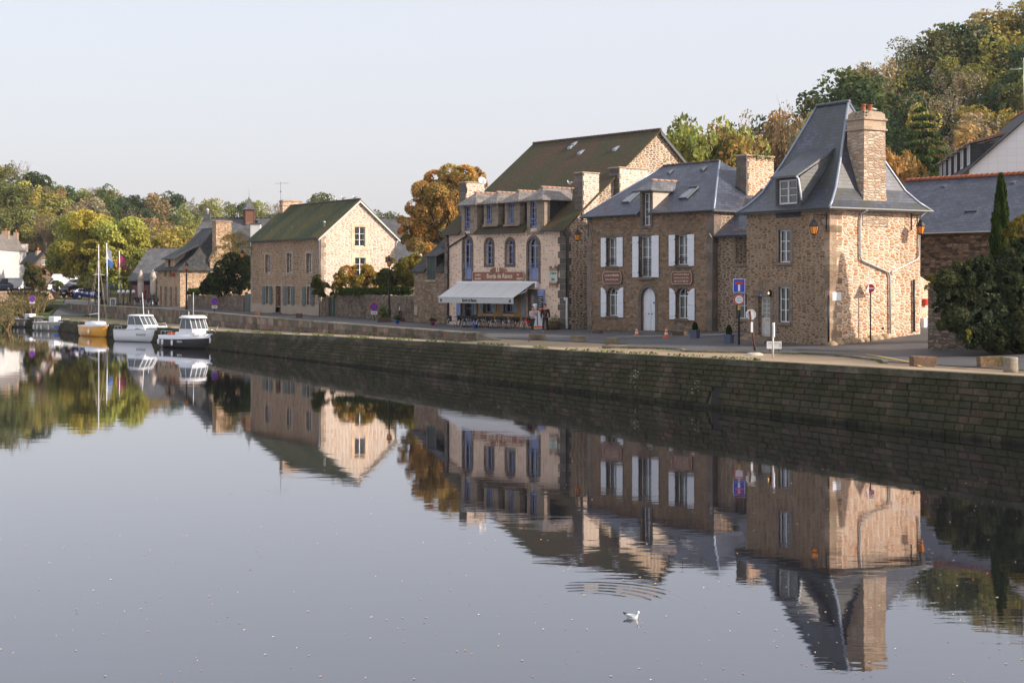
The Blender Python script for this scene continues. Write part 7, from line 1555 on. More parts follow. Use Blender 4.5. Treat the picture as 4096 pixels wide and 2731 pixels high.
# round mirror back on a rusty pole
p = GD(1272, 1331); k = p.y/F; h = (1331-1197)*k; rt = root('round_sign', 'round pale sign back on a rusty pole standing before the low parapet', 'road sign', p); Mx = TL(p); post(rt, Mx, h+.1, .055, 'rust', -9*k)
mb = MB(Mx); r = 12.5*k; n = 24; cx_ = -10*k; mb.prism([(cx_+r*math.cos(2*math.pi*i/n), h+r*math.sin(2*math.pi*i/n)) for i in range(n)], .06, .08); mb.build('sign_disc', M['galv'], rt); mb = MB(Mx); mb.box(cx_-.09, -.07, h-.1, cx_+.09, .06, h+.08); mb.build('clamp', M['rust'], rt)
# ---- bollards and loose stone blocks ----
def bollard(x0, x1, y0, y1, label, col=(.27, .235, .18), rope=False):
    p = GD((x0+x1)/2, y1); k = p.y/F; r = (x1-x0)/2*k; h = (y1-y0)*k-r*.2; mb = MB(TL(p)); rs = random.Random(x0); n = 14; prof = [(r*.98, -.1), (r*1.0, h*.3), (r*.97, h*.7), (r*.98, h*.92), (r*.90, h)]
    mb.loft([[(q*(1+.03*math.sin(3*a+x0))*math.cos(a), q*(1+.03*math.cos(2*a+x0))*math.sin(a), z) for a in [i*2*math.pi/n for i in range(n)]] for q, z in prof], c=col)
    o = mb.build('stone_bollard', M['stonecol'], None, p, (label, 'bollard', 'granite mooring bollards along the quay'))
    if rope:
        mb = MB(TL(p)); mb.tube([((r+.03)*math.cos(a), (r+.03)*math.sin(a), .05+.02*a) for a in [i*.5 for i in range(34)]], .035, 5); mb.tube([(r, -.1, .08), (r*.2, -1.2, .02)], .02, 4); mb.build('mooring_rope', M['rope'], o)
M['rope'] = plain('rope', (0.42, 0.35, 0.26), .9)
bollard(889, 913, 1297, 1325, 'granite bollard wound with mooring rope beside the black hulled boat', rope=True)
bollard(1292, 1320, 1315, 1349, 'granite bollard right of the pole with the round pale sign'); bollard(1774, 1807, 1333, 1371, 'granite bollard in front of the sloping end of the parapet')
bollard(2350, 2390, 1356, 1403, 'granite bollard below the shuttered house, left of the kerb'); bollard(355, 375, 1261, 1284, 'granite bollard behind the yellow sailing boat'); bollard(176, 192, 1245, 1266, 'granite bollard behind the grey work boats')
bollard(4012, 4071, 1422, 1490, 'large granite bollard at the right edge beside a long stone block')
def block(x0, x1, y0, y1, dep, label, col=(.22, .18, .13), rz=0, tilt=0, sh=.0, D=None):
    p = GD((x0+x1)/2, y1-3); k = p.y/F; w = (x1-x0)*k/2; h = (y1-y0)*k*.85; rs = random.Random(x0); mb = MB(TL(p, rz) @ Matrix.Rotation(tilt, 4, 'Y')); j = lambda: rs.uniform(-.05, .05)*min(1, w*2)
    w *= .92; P = [(-w+j(), -dep/2+j(), -.1), (w+j(), -dep/2+j(), -.1), (w+j(), dep/2+j(), -.1), (-w+j(), dep/2+j(), -.1), (-w+j()+sh, -dep/2+j(), h+j()*.5), (w+j(), -dep/2+j(), h+j()*.5), (w+j(), dep/2+j(), h+j()*.5), (-w+j()+sh, dep/2+j(), h+j()*.5)]; mb.hexa(P, col)
    o = mb.build('stone_block', M['parastone'], None, p, (label, 'stone block', 'rough granite blocks by the road')); bv = o.modifiers.new('bevel', 'BEVEL'); bv.width = .035; bv.segments = 2
block(1943, 2009, 1344, 1372, .5, 'tilted pale stone block next to the sloping parapet end', (.30, .28, .25), .3, -.1, .12); block(2113, 2189, 1342, 1369, .6, 'mossy stone block below the two walking people'); block(2280, 2344, 1347, 1375, .6, 'mossy stone block just left of the bollard under the lantern'); block(2418, 2474, 1357, 1385, .6, 'squarish mossy block at the start of the kerb')
block(3642, 3747, 1420, 1469, .5, 'brown rectangular stone block on the quay right of the tower house', (.20, .13, .09)); block(3907, 4013, 1426, 1479, .4, 'long brown stone block touching the right-hand bollard', (.24, .15, .09))
block(1017, 1041, 1244, 1266, .5, 'brown stone block at the left foot of the pebbled house', (.17, .10, .07)); block(1184, 1210, 1253, 1275, .5, 'brown stone block under the right window of the pebbled house', (.17, .10, .07))
block(2368, 2415, 1318, 1338, .35, 'dark low stone block at the left foot of the shuttered house', (.12, .09, .07), -.9); block(2680, 2755, 1322, 1346, .3, 'dark stone bench block right of the arched white door', (.12, .09, .07), -.9)
# ---- cones, planters, pots ----
def cone(px, py, h, label, pale=0):
    p = GD(px, py); rt = root('traffic_cone', label, 'traffic cone', p, 'traffic cones by the arched door'); Mx = TL(p); hp = h*p.y/F
    mb = MB(Mx); mb.box(-.19, -.19, 0, .19, .19, .04, b=.015); mb.build('base', M['orange' if not pale else 'orangep'], rt)
    f = lambda t: .14*(1-t)+.03*t
    for i, (a, b) in enumerate(((0, .28), (.28, .48), (.48, .68), (.68, .84), (.84, 1))): mb = MB(Mx); z0, z1 = .04+(hp-.04)*a, .04+(hp-.04)*b; mb.lathe([(f(a), z0), (f(b), z1)], (0, 0, 0), 14); mb.build('cone_band' if i % 2 else 'cone_body', M['white'] if i % 2 else M['orange' if not pale else 'orangep'], rt)
M['orangep'] = plain('faded_orange_plastic', (0.55, 0.20, 0.11), .6)
cone(2547, 1343, 31, 'faded dirty traffic cone left of the arched white door', 1); cone(2665, 1350, 39, 'bright orange and white traffic cone right of the arched white door')
def topiary(px, py, top, label):
    p = GD(px, py); k = p.y/F; rt = root('planter', label, 'planter', p, 'topiary planters'); Mx = TL(p, .9); w = 17*k; mb = MB(Mx); mb.loft([[(a*q, b*q, z) for a, b in ((-w, -w), (w, -w), (w, w), (-w, w))] for z, q in ((0, .8), (.42, .88), (.42, .95), (.48, .95))], sm=False); mb.build('planter_box', M['planter'], rt)
    rg = np.random.default_rng(px); n = 2600; H = (py-top)*k-.42; t = rg.random(n)**1.3; a = rg.uniform(0, 6.283, n); rad = (.27*np.sin(np.clip(.35+t*1.0, 0, 1.57)*1.0)*np.clip(1.02-t, 0, 1)**.75+.02)*(.85+.2*rg.random(n)); P = np.stack([rad*np.cos(a), rad*np.sin(a), .45+H*t], 1); V = leaves(P, .035, rg, None); me = np_mesh('topiary', V, n, col_var(n, (a*6).astype(int) % 40, rg, .3), fol('topiary_leaves', [(.018, .035, .012), (.035, .06, .018)], .1)); o = bpy.data.objects.new('clipped_shrub', me); C.objects.link(o); o.parent = rt
M['planter'] = plain('grey_blue_planter', (0.085, 0.10, 0.16), .7)
topiary(2780, 1353, 1290, 'grey blue planter with pointed clipped shrub at the foot of the shuttered house'); topiary(2916, 1362, 1291, 'grey blue planter with pointed clipped shrub beside the dead end sign pole')
def pot(px, py, h, mat, label, plant=None):
    p = GD(px, py); k = p.y/F; rt = root('flower_pot', label, 'flower pot', p, 'coloured flower pots'); H = h*k; mb = MB(TL(p)); mb.lathe([(H*.33, 0), (H*.45, H*.85), (H*.52, H*.86), (H*.52, H), (H*.42, H), (H*.40, H*.8)], (0, 0, 0), 14); mb.build('pot', M[mat], rt)
    if plant: r = random.Random(px); v = MB(TL(p)); [leaf_quad(v, (r.gauss(0, H*.35), r.gauss(0, H*.35), H+abs(r.gauss(0, plant))), .06, r) for _ in range(220)]; v.build('foliage', M['folp'], rt)
M['folp'] = fol('pot_plant', [(.03, .05, .015), (.06, .09, .03)], .2)
M['potblue'] = plain('blue_glaze', (0.02, 0.15, 0.50), .4); M['magenta'] = plain('magenta_plastic', (0.42, 0.02, 0.17), .5)
pot(1590, 1296, 17, 'potblue', 'blue pot with a leafy plant right of the black street lamp', .16); pot(1616, 1287, 18, 'magenta', 'magenta pot under the low garden wall end'); pot(1731, 1303, 19, 'magenta', 'magenta pot with dark plant in front of the annex', .1); pot(1902, 1315, 18, 'potblue', 'empty blue pot among the terrace chairs')
p = GD(1535, 1290); rt = root('wooden_planter', 'wooden planter with a tall leafy plant beside the street lamp', 'planter', p); mb = MB(TL(p, .3)); mb.box(-.5, -.25, 0, .5, .25, .4, b=.02); mb.build('planter_box', M['wood'], rt)
v = MB(TL(p)); r = random.Random(5); [leaf_quad(v, (r.gauss(0, .18), r.gauss(0, .12), .4+abs(r.gauss(0, .45))), .11, r) for _ in range(260)]; v.build('foliage', M['folb'], rt)
p = GD(1597, 1288); rt = root('pallet_table', 'small dark slatted crate stand against the garden wall', 'crate', p+Vector((.3, 1.2, 0))); mb = MB(TL(p+Vector((.3, 1.2, 0)), .5))
for i in range(6): mb.box(-.6+i*.22, -.3, 0, -.48+i*.22, -.26, .8)
mb.box(-.62, -.32, .8, .7, .3, .86); mb.build('slatted_body', M['wood'], rt)
mb = MB(TL(p+Vector((.3, 1.2, 0)))); mb.lathe([(.12, .86), (.13, 1.15), (.09, 1.16)], (-.3, 0, 0), 10); mb.build('jar', M['offwhite'], rt)
# palm in a barrel by the creperie door
p = GD(2215, 1320); rt = root('barrel_planter', 'dark barrel planter holding a small palm beside the creperie corner', 'planter', p); mb = MB(TL(p)); mb.lathe([(.38, 0), (.46, .25), (.46, .42), (.42, .6), (.36, .6), (.36, .5)], (0, 0, 0), 16); mb.build('barrel', M['barrel'] if 'barrel' in M else M['wood'], rt)
palm('potted_palm', 'small palm with arching leaves growing in the dark barrel', p+Vector((0, 0, .5)), .2, .95, 16, 5, .05)
mb = MB(TL(GD(2270, 1310), -.8)); mb.box(-.5, 0, 0, .5, .06, .95, b=.02); mb.build('leaning_slab', M['gran_pale'], tags=('pale stone slab leaning on the dark rubble wall in the alley', 'slab'))
# ---- terrace: tables, chairs, menu stand ----
def chair_proto():
    rt = root('terrace_chair', 'x', 'chair', (0, 0, 0), 'woven chairs around the terrace tables')
    mb = MB(); mb.box(-.23, -.22, .43, .23, .22, .47, b=.02); mb.build('seat', M['black'], rt)
    mb = MB(); N = 7
    for i in range(N):
        a0, a1 = math.pi*(i/N)*1.0, math.pi*((i+1)/N); x0, y0, x1, y1 = .25*math.cos(a0), .08+.2*math.sin(a0), .25*math.cos(a1), .08+.2*math.sin(a1); mb.hexa([(x0, y0, .47), (x1, y1, .47), (x1*.93, y1-.02, .47), (x0*.93, y0-.02, .47), (x0*1.05, y0*1.1, .82), (x1*1.05, y1*1.1, .82), (x1, y1*1.1-.02, .82), (x0, y0*1.1-.02, .82)])
    mb.build('backrest', M['black'], rt)
    for sx in (-1, 1):
        for sy in (-1, 1): mb = MB(); mb.tube([(sx*.24, sy*.08, .62), (sx*.25, sy*.2, .5), (sx*.25, sy*.26, .2), (sx*.25, sy*.27, 0)], .017, 6); mb.build('leg', M['steel'], rt)
    return rt
cp = chair_proto()
def table(p, label):
    rt = root('terrace_table', label, 'table', p, 'bistro tables under the awning'); mb = MB(TL(p)); mb.lathe([(.36, .72), (.37, .74), (.36, .76)], (0, 0, 0), 18); mb.build('tabletop', M['black'], rt); mb = MB(TL(p)); mb.tube([(0, 0, .02), (0, 0, .72)], .03, 8); mb.build('pedestal', M['steel'], rt)
    mb = MB(TL(p)); [mb.tube([(0, 0, .06), (.3*math.cos(a), .3*math.sin(a), .01)], .02, 5) for a in (.4, 1.97, 3.54, 5.1)]; mb.build('foot', M['steel'], rt)
used = False; nth = ['first', 'second', 'third', 'fourth', 'fifth']
xs = [1838, 1895, 1955, 2010, 2062]
for i, x in enumerate(xs):
    p = GD(x, 1309+i*2); table(p, '%s bistro table from the left under the creperie awning' % nth[i])
    for j, (dx, dy, rz) in enumerate(((-.55, -.1, 1.3), (.5, -.25, -1.1), (.05, .62, 0.1))):
        lab = ['woven black chair left of the %s terrace table', 'woven black chair right of the %s terrace table', 'woven black chair behind the %s terrace table, by the wall'][j] % nth[i]
        q = p+Vector((dx, dy, 0)); q.z = zland(q.x, q.y)
        if not used: cp.location = q; cp.rotation_euler = (0, 0, rz); cp['label'] = lab; used = True
        else: dup(cp, q, rz, lab)
q = GD(2100, 1322); o = dup(cp, q, -1.9, 'red terrace chair at the right end of the row'); 
for c in o.children:
    if c.name.split('.')[0] in ('seat', 'backrest'): c.data = c.data.copy(); c.data.materials[0] = M['redch'] if 'redch' in M else M['red']
o = dup(cp, GD(2203, 1316), .9, 'black terrace chair behind the walking man'); 
p = GD(2035, 1326); Mx = TL(p+Vector((.55, .3, 0)), -.2); rt = root('menu_stand', 'white ice cream menu stand with orange base behind the walking woman', 'menu stand', p+Vector((.55, .3, 0)))
p = GD(2152, 1316); rt.location = p; WL[rt.name] = tuple(p); Mx = TL(p, -.1)
mb = MB(Mx); mb.prism([(-.38, .22), (.38, .22), (.28, 1.25), (-.28, 1.25)], -.04, .0); pn = mb.build('panel', M['white'], rt); mb = MB(Mx); mb.prism([(-.06, .24), (.0, .24), (-.03, 1.2), (-.09, 1.2)], -.05, -.041); mb.build('dark_stripe', M['black'], pn); mb = MB(Mx); mb.box(-.4, -.06, .08, .4, .02, .22, b=.01); mb.build('orange_strip', M['orange'], rt)
mb = MB(Mx); mb.lathe([(.05, 1.25), (.14, 1.35), (.15, 1.5), (.17, 1.55), (.17, 1.68), (.1, 1.74)], (-.2, 0, 0), 14); mb.build('round_top', M['white'], rt); mb = MB(Mx); mb.box(-.36, -.25, 0, .36, .25, .08, b=.02); mb.build('foot', M['galv'], rt); mb = MB(Mx); mb.lathe([(.12, 1.2), (.14, 1.4), (.05, 1.45)], (.2, -.1, 0), 12); mb.build('orange_tub', M['orange'], rt)
# ---- people ----
def skin(name, verts, edges, mat, parent, lvl=2):
    me = bpy.data.meshes.new(name); me.from_pydata([v[:3] for v in verts], edges, []); me.materials.append(mat); o = bpy.data.objects.new(name, me); C.objects.link(o); o.parent = parent
    sk = o.modifiers.new('skin', 'SKIN'); sk.use_smooth_shade = True; ss = o.modifiers.new('sub', 'SUBSURF'); ss.levels = lvl; ss.render_levels = lvl
    for i, v in enumerate(verts): sv = me.skin_vertices[0].data[i]; r = v[3]; sv.radius = (r, v[4] if len(v) > 4 else r); sv.use_root = (i == 0)
    return o
M['skin'] = plain('skin', (0.50, 0.28, 0.19), .55, var=.05)
def person(p, rz, h, label, female):
    rt = root('person', label, 'person', (0, 0, 0), None); s = h/1.75; st = .26
    J = {'pel': (0, 0, .95, .13, .10), 'wai': (0, .01, 1.10, .12, .09), 'che': (0, .01, 1.30, .15, .10), 'sh': (0, .0, 1.43, .11, .08), 'nec': (0, -.01, 1.52, .055), 'chin': (0, -.03, 1.575, .075), 'hea': (0, -.02, 1.66, .095), 'top': (0, -.01, 1.73, .07)}
    V = [J[k] for k in ('pel', 'wai', 'che', 'sh', 'nec', 'chin', 'hea', 'top')]; E = [(i, i+1) for i in range(7)]
    def add(v, e): V.append(v); E.append((e, len(V)-1)); return len(V)-1
    legs = {}
    for sx, fy in ((-1, -st), (1, st)):
        hp = add((sx*.09, 0, .88, .095), 0); kn = add((sx*.10, fy*.5-.03, .50, .065), hp); an = add((sx*.10, fy+.05, .10, .042), kn); hl = add((sx*.10, fy, .05, .042), an); add((sx*.11, fy-.15, .035, .036), hl); legs[sx] = (hp, kn, an)
    arms = {}
    for sx in (-1, 1):
        a = add((sx*.17, 0, 1.40, .062), 3)
        if female and sx == 1: el = add((.24, -.10, 1.15, .046), a); wr = add((.06, -.22, 1.36, .03), el); hd = add((.03, -.21, 1.43, .034), wr)
        elif female: el = add((-.24, -.06, 1.14, .046), a); wr = add((-.02, -.22, 1.10, .03), el); hd = add((.06, -.24, 1.12, .034), wr)
        else: el = add((sx*.25, .03 if sx > 0 else -.02, 1.13, .05), a); wr = add((sx*.25, -.05*sx-.04, .90, .033), el); hd = add((sx*.25, -.05*sx-.06, .84, .036), wr)
        arms[sx] = (a, el, wr, hd); h0 = Vector(V[hd][:3]); d = (h0-Vector(V[wr][:3])).normalized(); sd = d.cross(Vector((0, 1, 0))).normalized() if abs(d.y) < .9 else Vector((1, 0, 0))
        for i, (off, ln) in enumerate(((-.027, .060), (-.009, .072), (.009, .068), (.027, .055))):
            q = h0+sd*off+d*.03; m = add((*(q+d*ln*.5), .0085), hd); add((*(q+d*ln+Vector((0, -.012, 0))), .0065), m)
        q = h0-sd*.035+d*.0; m = add((*(q-sd*.012+d*.02), .0095), hd); add((*(q-sd*.02+d*.045), .0075), m)
    V = [tuple(c*s for c in v) for v in V]; bd = skin('body', V, E, M['skin'], rt)
    jk, tr = (M['pinkj'], M['darkt']) if female else (M['navy'], M['darkt'])
    T = [tuple(c for c in V[0][:3])+(V[0][3]*1.08, V[0][4]*1.15)]; TE = []
    for sx in (-1, 1):
        hp, kn, an = legs[sx]; i0 = len(T)
        for j, q in enumerate((hp, kn, an)): v = V[q]; T.append((v[0], v[1], v[2]-(0 if j < 2 else -.02), v[3]*(1.10 if not (j == 2) else (1.5 if not female else 1.15)))); TE.append((0 if j == 0 else len(T)-2, len(T)-1))
    skin('trousers', T, TE, tr, rt)
    Jv = [(V[i][0], V[i][1], V[i][2], V[i][3]*1.17, (V[i][4] if len(V[i]) > 4 else V[i][3])*1.3) for i in (0, 1, 2, 3)]; Jv[0] = (Jv[0][0], Jv[0][1], Jv[0][2]-.06, Jv[0][3]*1.12, Jv[0][4]*1.15); JE = [(0, 1), (1, 2), (2, 3)]
    for sx in (-1, 1):
        prev = 3
        for q in arms[sx][:3]: v = V[q]; Jv.append((v[0], v[1], v[2], v[3]*1.32)); JE.append((prev, len(Jv)-1)); prev = len(Jv)-1
    skin('jacket', Jv, JE, jk, rt)
    # shoes, hair, face
    for sx, fy in ((-1, -st), (1, st)): mb = MB(); mb.loft([[(s*(sx*.105+a*w), s*(fy+.07+y), s*z) for a, z in ((-1, .0), (1, 0), (.8, t), (-.8, t))] for y, w, t in ((.02, .035, .08), (-.05, .045, .10), (-.15, .048, .06), (-.23, .035, .035))]); mb.build('shoe', M['shoe'], rt)
    hm = MB(); hc = (0, .005*s, 1.675*s)
    if female:
        hm.loft([[(hc[0]+s*r*math.cos(a)*.098, hc[1]+s*(.02+r*math.sin(a)*.105), hc[2]+s*z) for a in [i*math.pi/6 for i in range(12)]] for z, r in ((.10, .25), (.09, .7), (.05, 1.05), (0, 1.1))]); hm.loft([[(s*r*.115*math.cos(a), s*(.035+r*.09*math.sin(a)), hc[2]+s*z) for a in [math.pi*(i/8)-.35+i*.08 for i in range(9)]] for z, r in ((.02, 1), (-.08, 1.15), (-.18, 1.05), (-.22, .5))], close=False)
    else: hm.loft([[(s*r*math.cos(a)*.10, hc[1]+s*(r*math.sin(a)*.11), hc[2]+s*z) for a in [i*math.pi/6 for i in range(12)]] for z, r in ((.10, .2), (.085, .8), (.05, 1.04), (.025, 1.05))]); hm.box(-.07*s, -.17*s, hc[2]+.02*s, .07*s, -.08*s, hc[2]+.035*s, b=.005)
    hm.build('hair' if female else 'cap', M['hair'], rt)
    fm = MB(); fy = -.112*s; fz = 1.655*s; fm.loft([[(s*w*a, fy-s*y, fz+s*z) for a in (-1, 1)]+[(0, fy+.03*s, fz+s*z)] for z, w, y in ((.02, .006, .0), (-.015, .014, .022), (-.022, .010, .002))]); fm.build('nose', M['skin'], rt)
    for sx in (-1, 1): em_ = MB(); em_.lathe([(.003*s, -.008*s), (.011*s, 0), (.003*s, .008*s)], (sx*.034*s, fy+.012*s, fz+.022*s), 8); em_.build('eye', M['black'], rt); er = MB(); er.lathe([(.006*s, -.03*s), (.016*s, 0), (.008*s, .03*s)], (sx*.098*s, -.01*s, fz), 6); er.build('ear', M['skin'], rt)
    mo = MB(); mo.box(-.022*s, fy-.002, fz-.055*s, .022*s, fy+.01, fz-.047*s); mo.build('mouth', M['lips'], rt)
    if not female: sm_ = MB(); sm_.loft([[(s*w*math.cos(a), s*(-.02-.145*abs(math.sin(a))*q), s*z) for a in [math.pi*i/6 for i in range(7)]] for z, w, q in ((.98, .10, 1.0), (1.2, .095, .97), (1.42, .05, .8))], close=False); sm_.build('striped_sweater', M['stripes'], rt)
    rt.location = p; rt.rotation_euler = (0, 0, rz)
M['pinkj'] = plain('pale_pink_cloth', (0.56, 0.42, 0.38), .9); M['navy'] = plain('black_navy_cloth', (0.010, 0.011, 0.016), .9); M['darkt'] = plain('dark_trousers', (0.022, 0.022, 0.028), .9); M['hair'] = plain('dark_hair', (0.03, 0.018, 0.012), .7); M['shoe'] = plain('shoe_leather', (0.04, 0.025, 0.02), .5); M['lips'] = plain('lips', (0.35, 0.12, 0.1), .6)
d = Nd('striped_knit'); wv = d.n('TexWave', i_Vector=d.pos(), i_Scale=3.2, bands_direction='Z'); M['stripes'] = d.fin(d.ramp(wv, [(0.5, (0.05, .012, .015)), (0.6, (0.22, .06, .05))], 'CONSTANT'), .9)
def walker(px, py, rz, h, label, f): person(GD(px, py), rz, h, label, f)
walker(2130, 1331, math.radians(35), 1.66, 'woman in a pale pink jacket walking with one hand raised to her face', True)
walker(2181, 1330, math.radians(-8), 1.82, 'man in a dark open jacket and striped sweater walking beside the woman', False)
p = GD(2130, 1331); mb = MB(TL(p+Vector((-.27, .0, .92)), .3)); mb.lathe([(.05, -.12), (.13, -.08), (.16, .02), (.11, .1), (.03, .13)], (0, 0, 0), 12, sy=.55); hb = mb.build('handbag', M['bag'] if 'bag' in M else M['shoe'], tags=('brown patterned handbag hanging at the hip of the woman in pink', 'handbag')); mb = MB(TL(p)); mb.tube([(-.3, 0, 1.0), (-.2, 0, 1.35), (-.12, .05, 1.38)], .012, 4); mb.build('strap', M['shoe'], hb)
# ---- swimming gull and gulls on the roofs ----
M['gullw'] = plain('gull_white', (0.80, 0.80, 0.80), .8, var=.03); M['gullg'] = plain('gull_grey', (0.42, 0.44, 0.48), .8, var=.05)
def gull(p, rz, label, s=1.0, swim=True):
    rt = root('gull', label, 'gull', p, None if swim else 'gulls resting on the roofs'); Mx = TL(p, rz) @ Matrix.Scale(s, 4); n = 14
    sec = [(-.20, .085, .004, .004), (-.16, .085, .022, .014), (-.10, .062, .048, .040), (-.03, .042, .062, .058), (.04, .040, .060, .062), (.09, .058, .046, .052), (.115, .10, .030, .032), (.120, .13, .028, .028), (.128, .155, .033, .034), (.142, .165, .030, .030), (.160, .160, .012, .012)]
    mb = MB(Mx); mb.loft([[(x+(-.3*(zz) if i < 4 else .0)*0, w*math.cos(a), z+zz*0+h*math.sin(a)) for a in [k*2*math.pi/n for k in range(n)] for zz in (0,)] for i, (x, z, w, h) in enumerate(sec)]); mb.build('body', M['gullw'], rt)
    for sy in (-1, 1): mb = MB(Mx); mb.loft([[(x, sy*(w+.006), z+h) for h in (t, 0, -t*.6)]+[(x, sy*(w-.012), z)] for x, w, z, t in ((.07, .048, .062, .018), (.0, .062, .065, .034), (-.09, .050, .075, .030), (-.16, .028, .094, .018))]); wg = mb.build('wing', M['gullg'], rt); mb = MB(Mx); mb.loft([[(x, sy*(w+.004), z+h) for h in (t, -t)]+[(x, sy*(w-.01), z)] for x, w, z, t in ((-.145, .032, .092, .018), (-.19, .018, .106, .012), (-.225, .006, .120, .003))]); mb.build('wing_tip', M['black'], wg)
    mb = MB(Mx); mb.tube([(.165, 0, .158), (.20, 0, .150)], [.008, .002], 6); mb.build('beak', M['red'], rt)
    for sy in (-1, 1): mb = MB(Mx); mb.lathe([(.001, -.005), (.006, 0), (.001, .005)], (.150, sy*.028, .168), 6); mb.build('eye', M['black'], rt); mb = MB(Mx); mb.lathe([(.002, -.012), (.009, 0), (.002, .012)], (.128, sy*.031, .160), 6); mb.build('ear_spot', M['black'], rt)
    if not swim:
        for sy in (-1, 1): mb = MB(Mx); mb.tube([(.0, sy*.025, .0), (.0, sy*.025, -.10)], .005, 5); mb.build('leg', M['red'], rt)
gull(Vector((gp.x, gp.y, ZW-.018)), math.radians(-35), 'white gull with a dark ear spot and red bill swimming on the calm river', .78)
for px, py, D, lab in ((2280, 737, 101, 'white gull on the ridge of the largest creperie dormer'), (1338, 799, 131, 'left gull of the three on the mossy roof ridge of the pebbled house'), (1372, 797, 130, 'middle gull of the three on the mossy roof ridge of the pebbled house'), (1418, 795, 128.3, 'gull nearest the gable end on the mossy roof ridge of the pebbled house')):
    q = AT(px, py, D); gull(q, 2.5 if px > 1350 else .4, lab, 1.5, False)
HZ = .00013
# ---------------- garden walls and gates ----------------
def gwall(name, label, P, Q, zt0, zt1, mat, th=.5, cap=None):
    fr = Fr(P, Q); L = fr.L; r = random.Random(int(L*9)); rt = root(name, label, 'wall', (*P, 0)); mb = MB(fr.M); n = max(6, int(L/.8)); top = []
    for i in range(n+1): t = i/n; top.append((L*t, zt0+(zt1-zt0)*t+r.uniform(-.04, .04)))
    mb.prism([(0, -1.0), (L, -1.0)]+top[::-1], 0, th); mb.build('masonry', mat, rt)
    if cap:
        for i in range(n): c = MB(fr.M); (a, za), (b, zb) = top[i], top[i+1]; 
        c = MB(fr.M); [c.box(top[i][0]+.01, -.05, max(top[i][1], top[i+1][1])-.02, top[i+1][0]-.01, th+.05, max(top[i][1], top[i+1][1])+.09, rgbvar((.25, .20, .15), .2, r), b=.02) for i in range(n)]; c.build('coping', M['stonecol'], rt)
    return fr
A_ = AT(751, 1127, 159).xy; B_ = H2.xy(-2.1, .2); fw = gwall('garden_wall', 'shaded rubble garden wall between the orange restaurant and the green gate', A_, B_, 1.70, 1.95, M['rub_wall'])
g0 = Fr(H2.xy(-2.1, .3), H2.xy(-.05, .3))
def gate(fr, x0, x1, z1, mat, label, zb=0.0):
    rt = root('garden_gate', label, 'gate', fr.pt(x0, 0, zb)); n = 5
    for i in range(2):
        a, b = x0+(x1-x0)*i/2+.02, x0+(x1-x0)*(i+1)/2-.02; mb = MB(fr.M); 
        for k in range(n): c, d = a+(b-a)*k/n, a+(b-a)*(k+1)/n; mb.box(c+.008, .0, zb+.05, d-.008, .04, z1)
        lf = mb.build('gate_leaf', M[mat], rt)
        for zz in (zb+.4, z1-.4): mb = MB(fr.M); mb.box(a+.02, -.03, zz-.06, b-.02, -.002, zz+.06); mb.build('cross_rail', M[mat], lf)
    for x in (x0-.18, x1): mb = MB(fr.M); mb.box(x, -.05, -.3, x+.18, .2, z1+.15, b=.02); mb.build('gate_post', M['gran_mid'], rt)
gate(g0, .35, 1.85, 2.1, 'green', 'grey green double gate under the dark bush left of the pebbled house') 
P1 = H2.xy(H2.L+2.0, .5); P2 = AF.xy(.2, .3); fw2 = gwall('garden_wall', 'long rubble garden wall under the ivy between the pebbled house and annex', P1, P2, 2.15, 2.12, M['rub_wall'])
q0 = H2.xy(H2.L+.02, .45); gf = Fr(q0, P1); gate(gf, .55, gf.L-.15, 1.95, 'dgreen', 'almost black green gate beside the climber on the pebbled house')
mb = MB(gf.M); mb.box(.0, -.05, -.3, .36, .4, 2.0, b=.02); mb.build('gate_pier', M['gran_mid'], tags=('brown stone pier at the foot of the climbing plant by the black gate', 'pier'))
# right side wall end, street wall
a = AT(3712, 1127, 64.5).xy; b = AT(4260, 1127, 60.5).xy; fwr = gwall('street_wall', 'tall dark rubble wall end half hidden by the big bush', a, b, AT(0, 1128, 64.5).z, 3.3, M['rub_wall2'] if 'rub_wall2' in M else M['rub_wall'], .7)
a = TG.xy(6.0, .5); b = AT(3790, 1127, 84).xy; fs_ = gwall('sunlit_wall', 'low sunlit wall with red box between the tower house and the dark wall', AT(3668, 1127, 76).xy, AT(3760, 1127, 78).xy, AT(0, 1100, 77).z, AT(0, 1150, 77).z, M['rub_tow_lit'], .4)
def onfr(fr, px, py): return fr.sz(px, py)
def wbox(fr, x0, y0, x1, y1, mat, name, label, cat, dep=.22):
    s0, z1 = fr.sz(x0, y0); s1, z0 = fr.sz(x1, y1); rt = root(name, label, cat, fr.pt(s0, -.1, z0)); mb = MB(fr.M); mb.box(s0, -dep, z0, s1, -.003, z1, b=.02); mb.build('case', M[mat], rt); mb = MB(fr.M); mb.box(s0+.04, -dep-.012, z0+.05, s1-.04, -dep-.001, z1-.05); mb.build('cover', M[mat], rt)
wbox(fs_, 3688, 1195, 3702, 1221, 'red', 'letter_box', 'red letter box on the low sunlit wall', 'letter box'); wbox(fs_, 3681, 1272, 3694, 1312, 'white', 'meter_cabinet', 'left white meter cabinet below the red box', 'meter cabinet'); wbox(fs_, 3698, 1270, 3711, 1302, 'white', 'meter_cabinet', 'right white meter cabinet below the red box', 'meter cabinet')
rp_ = G(0, 1340, 0)
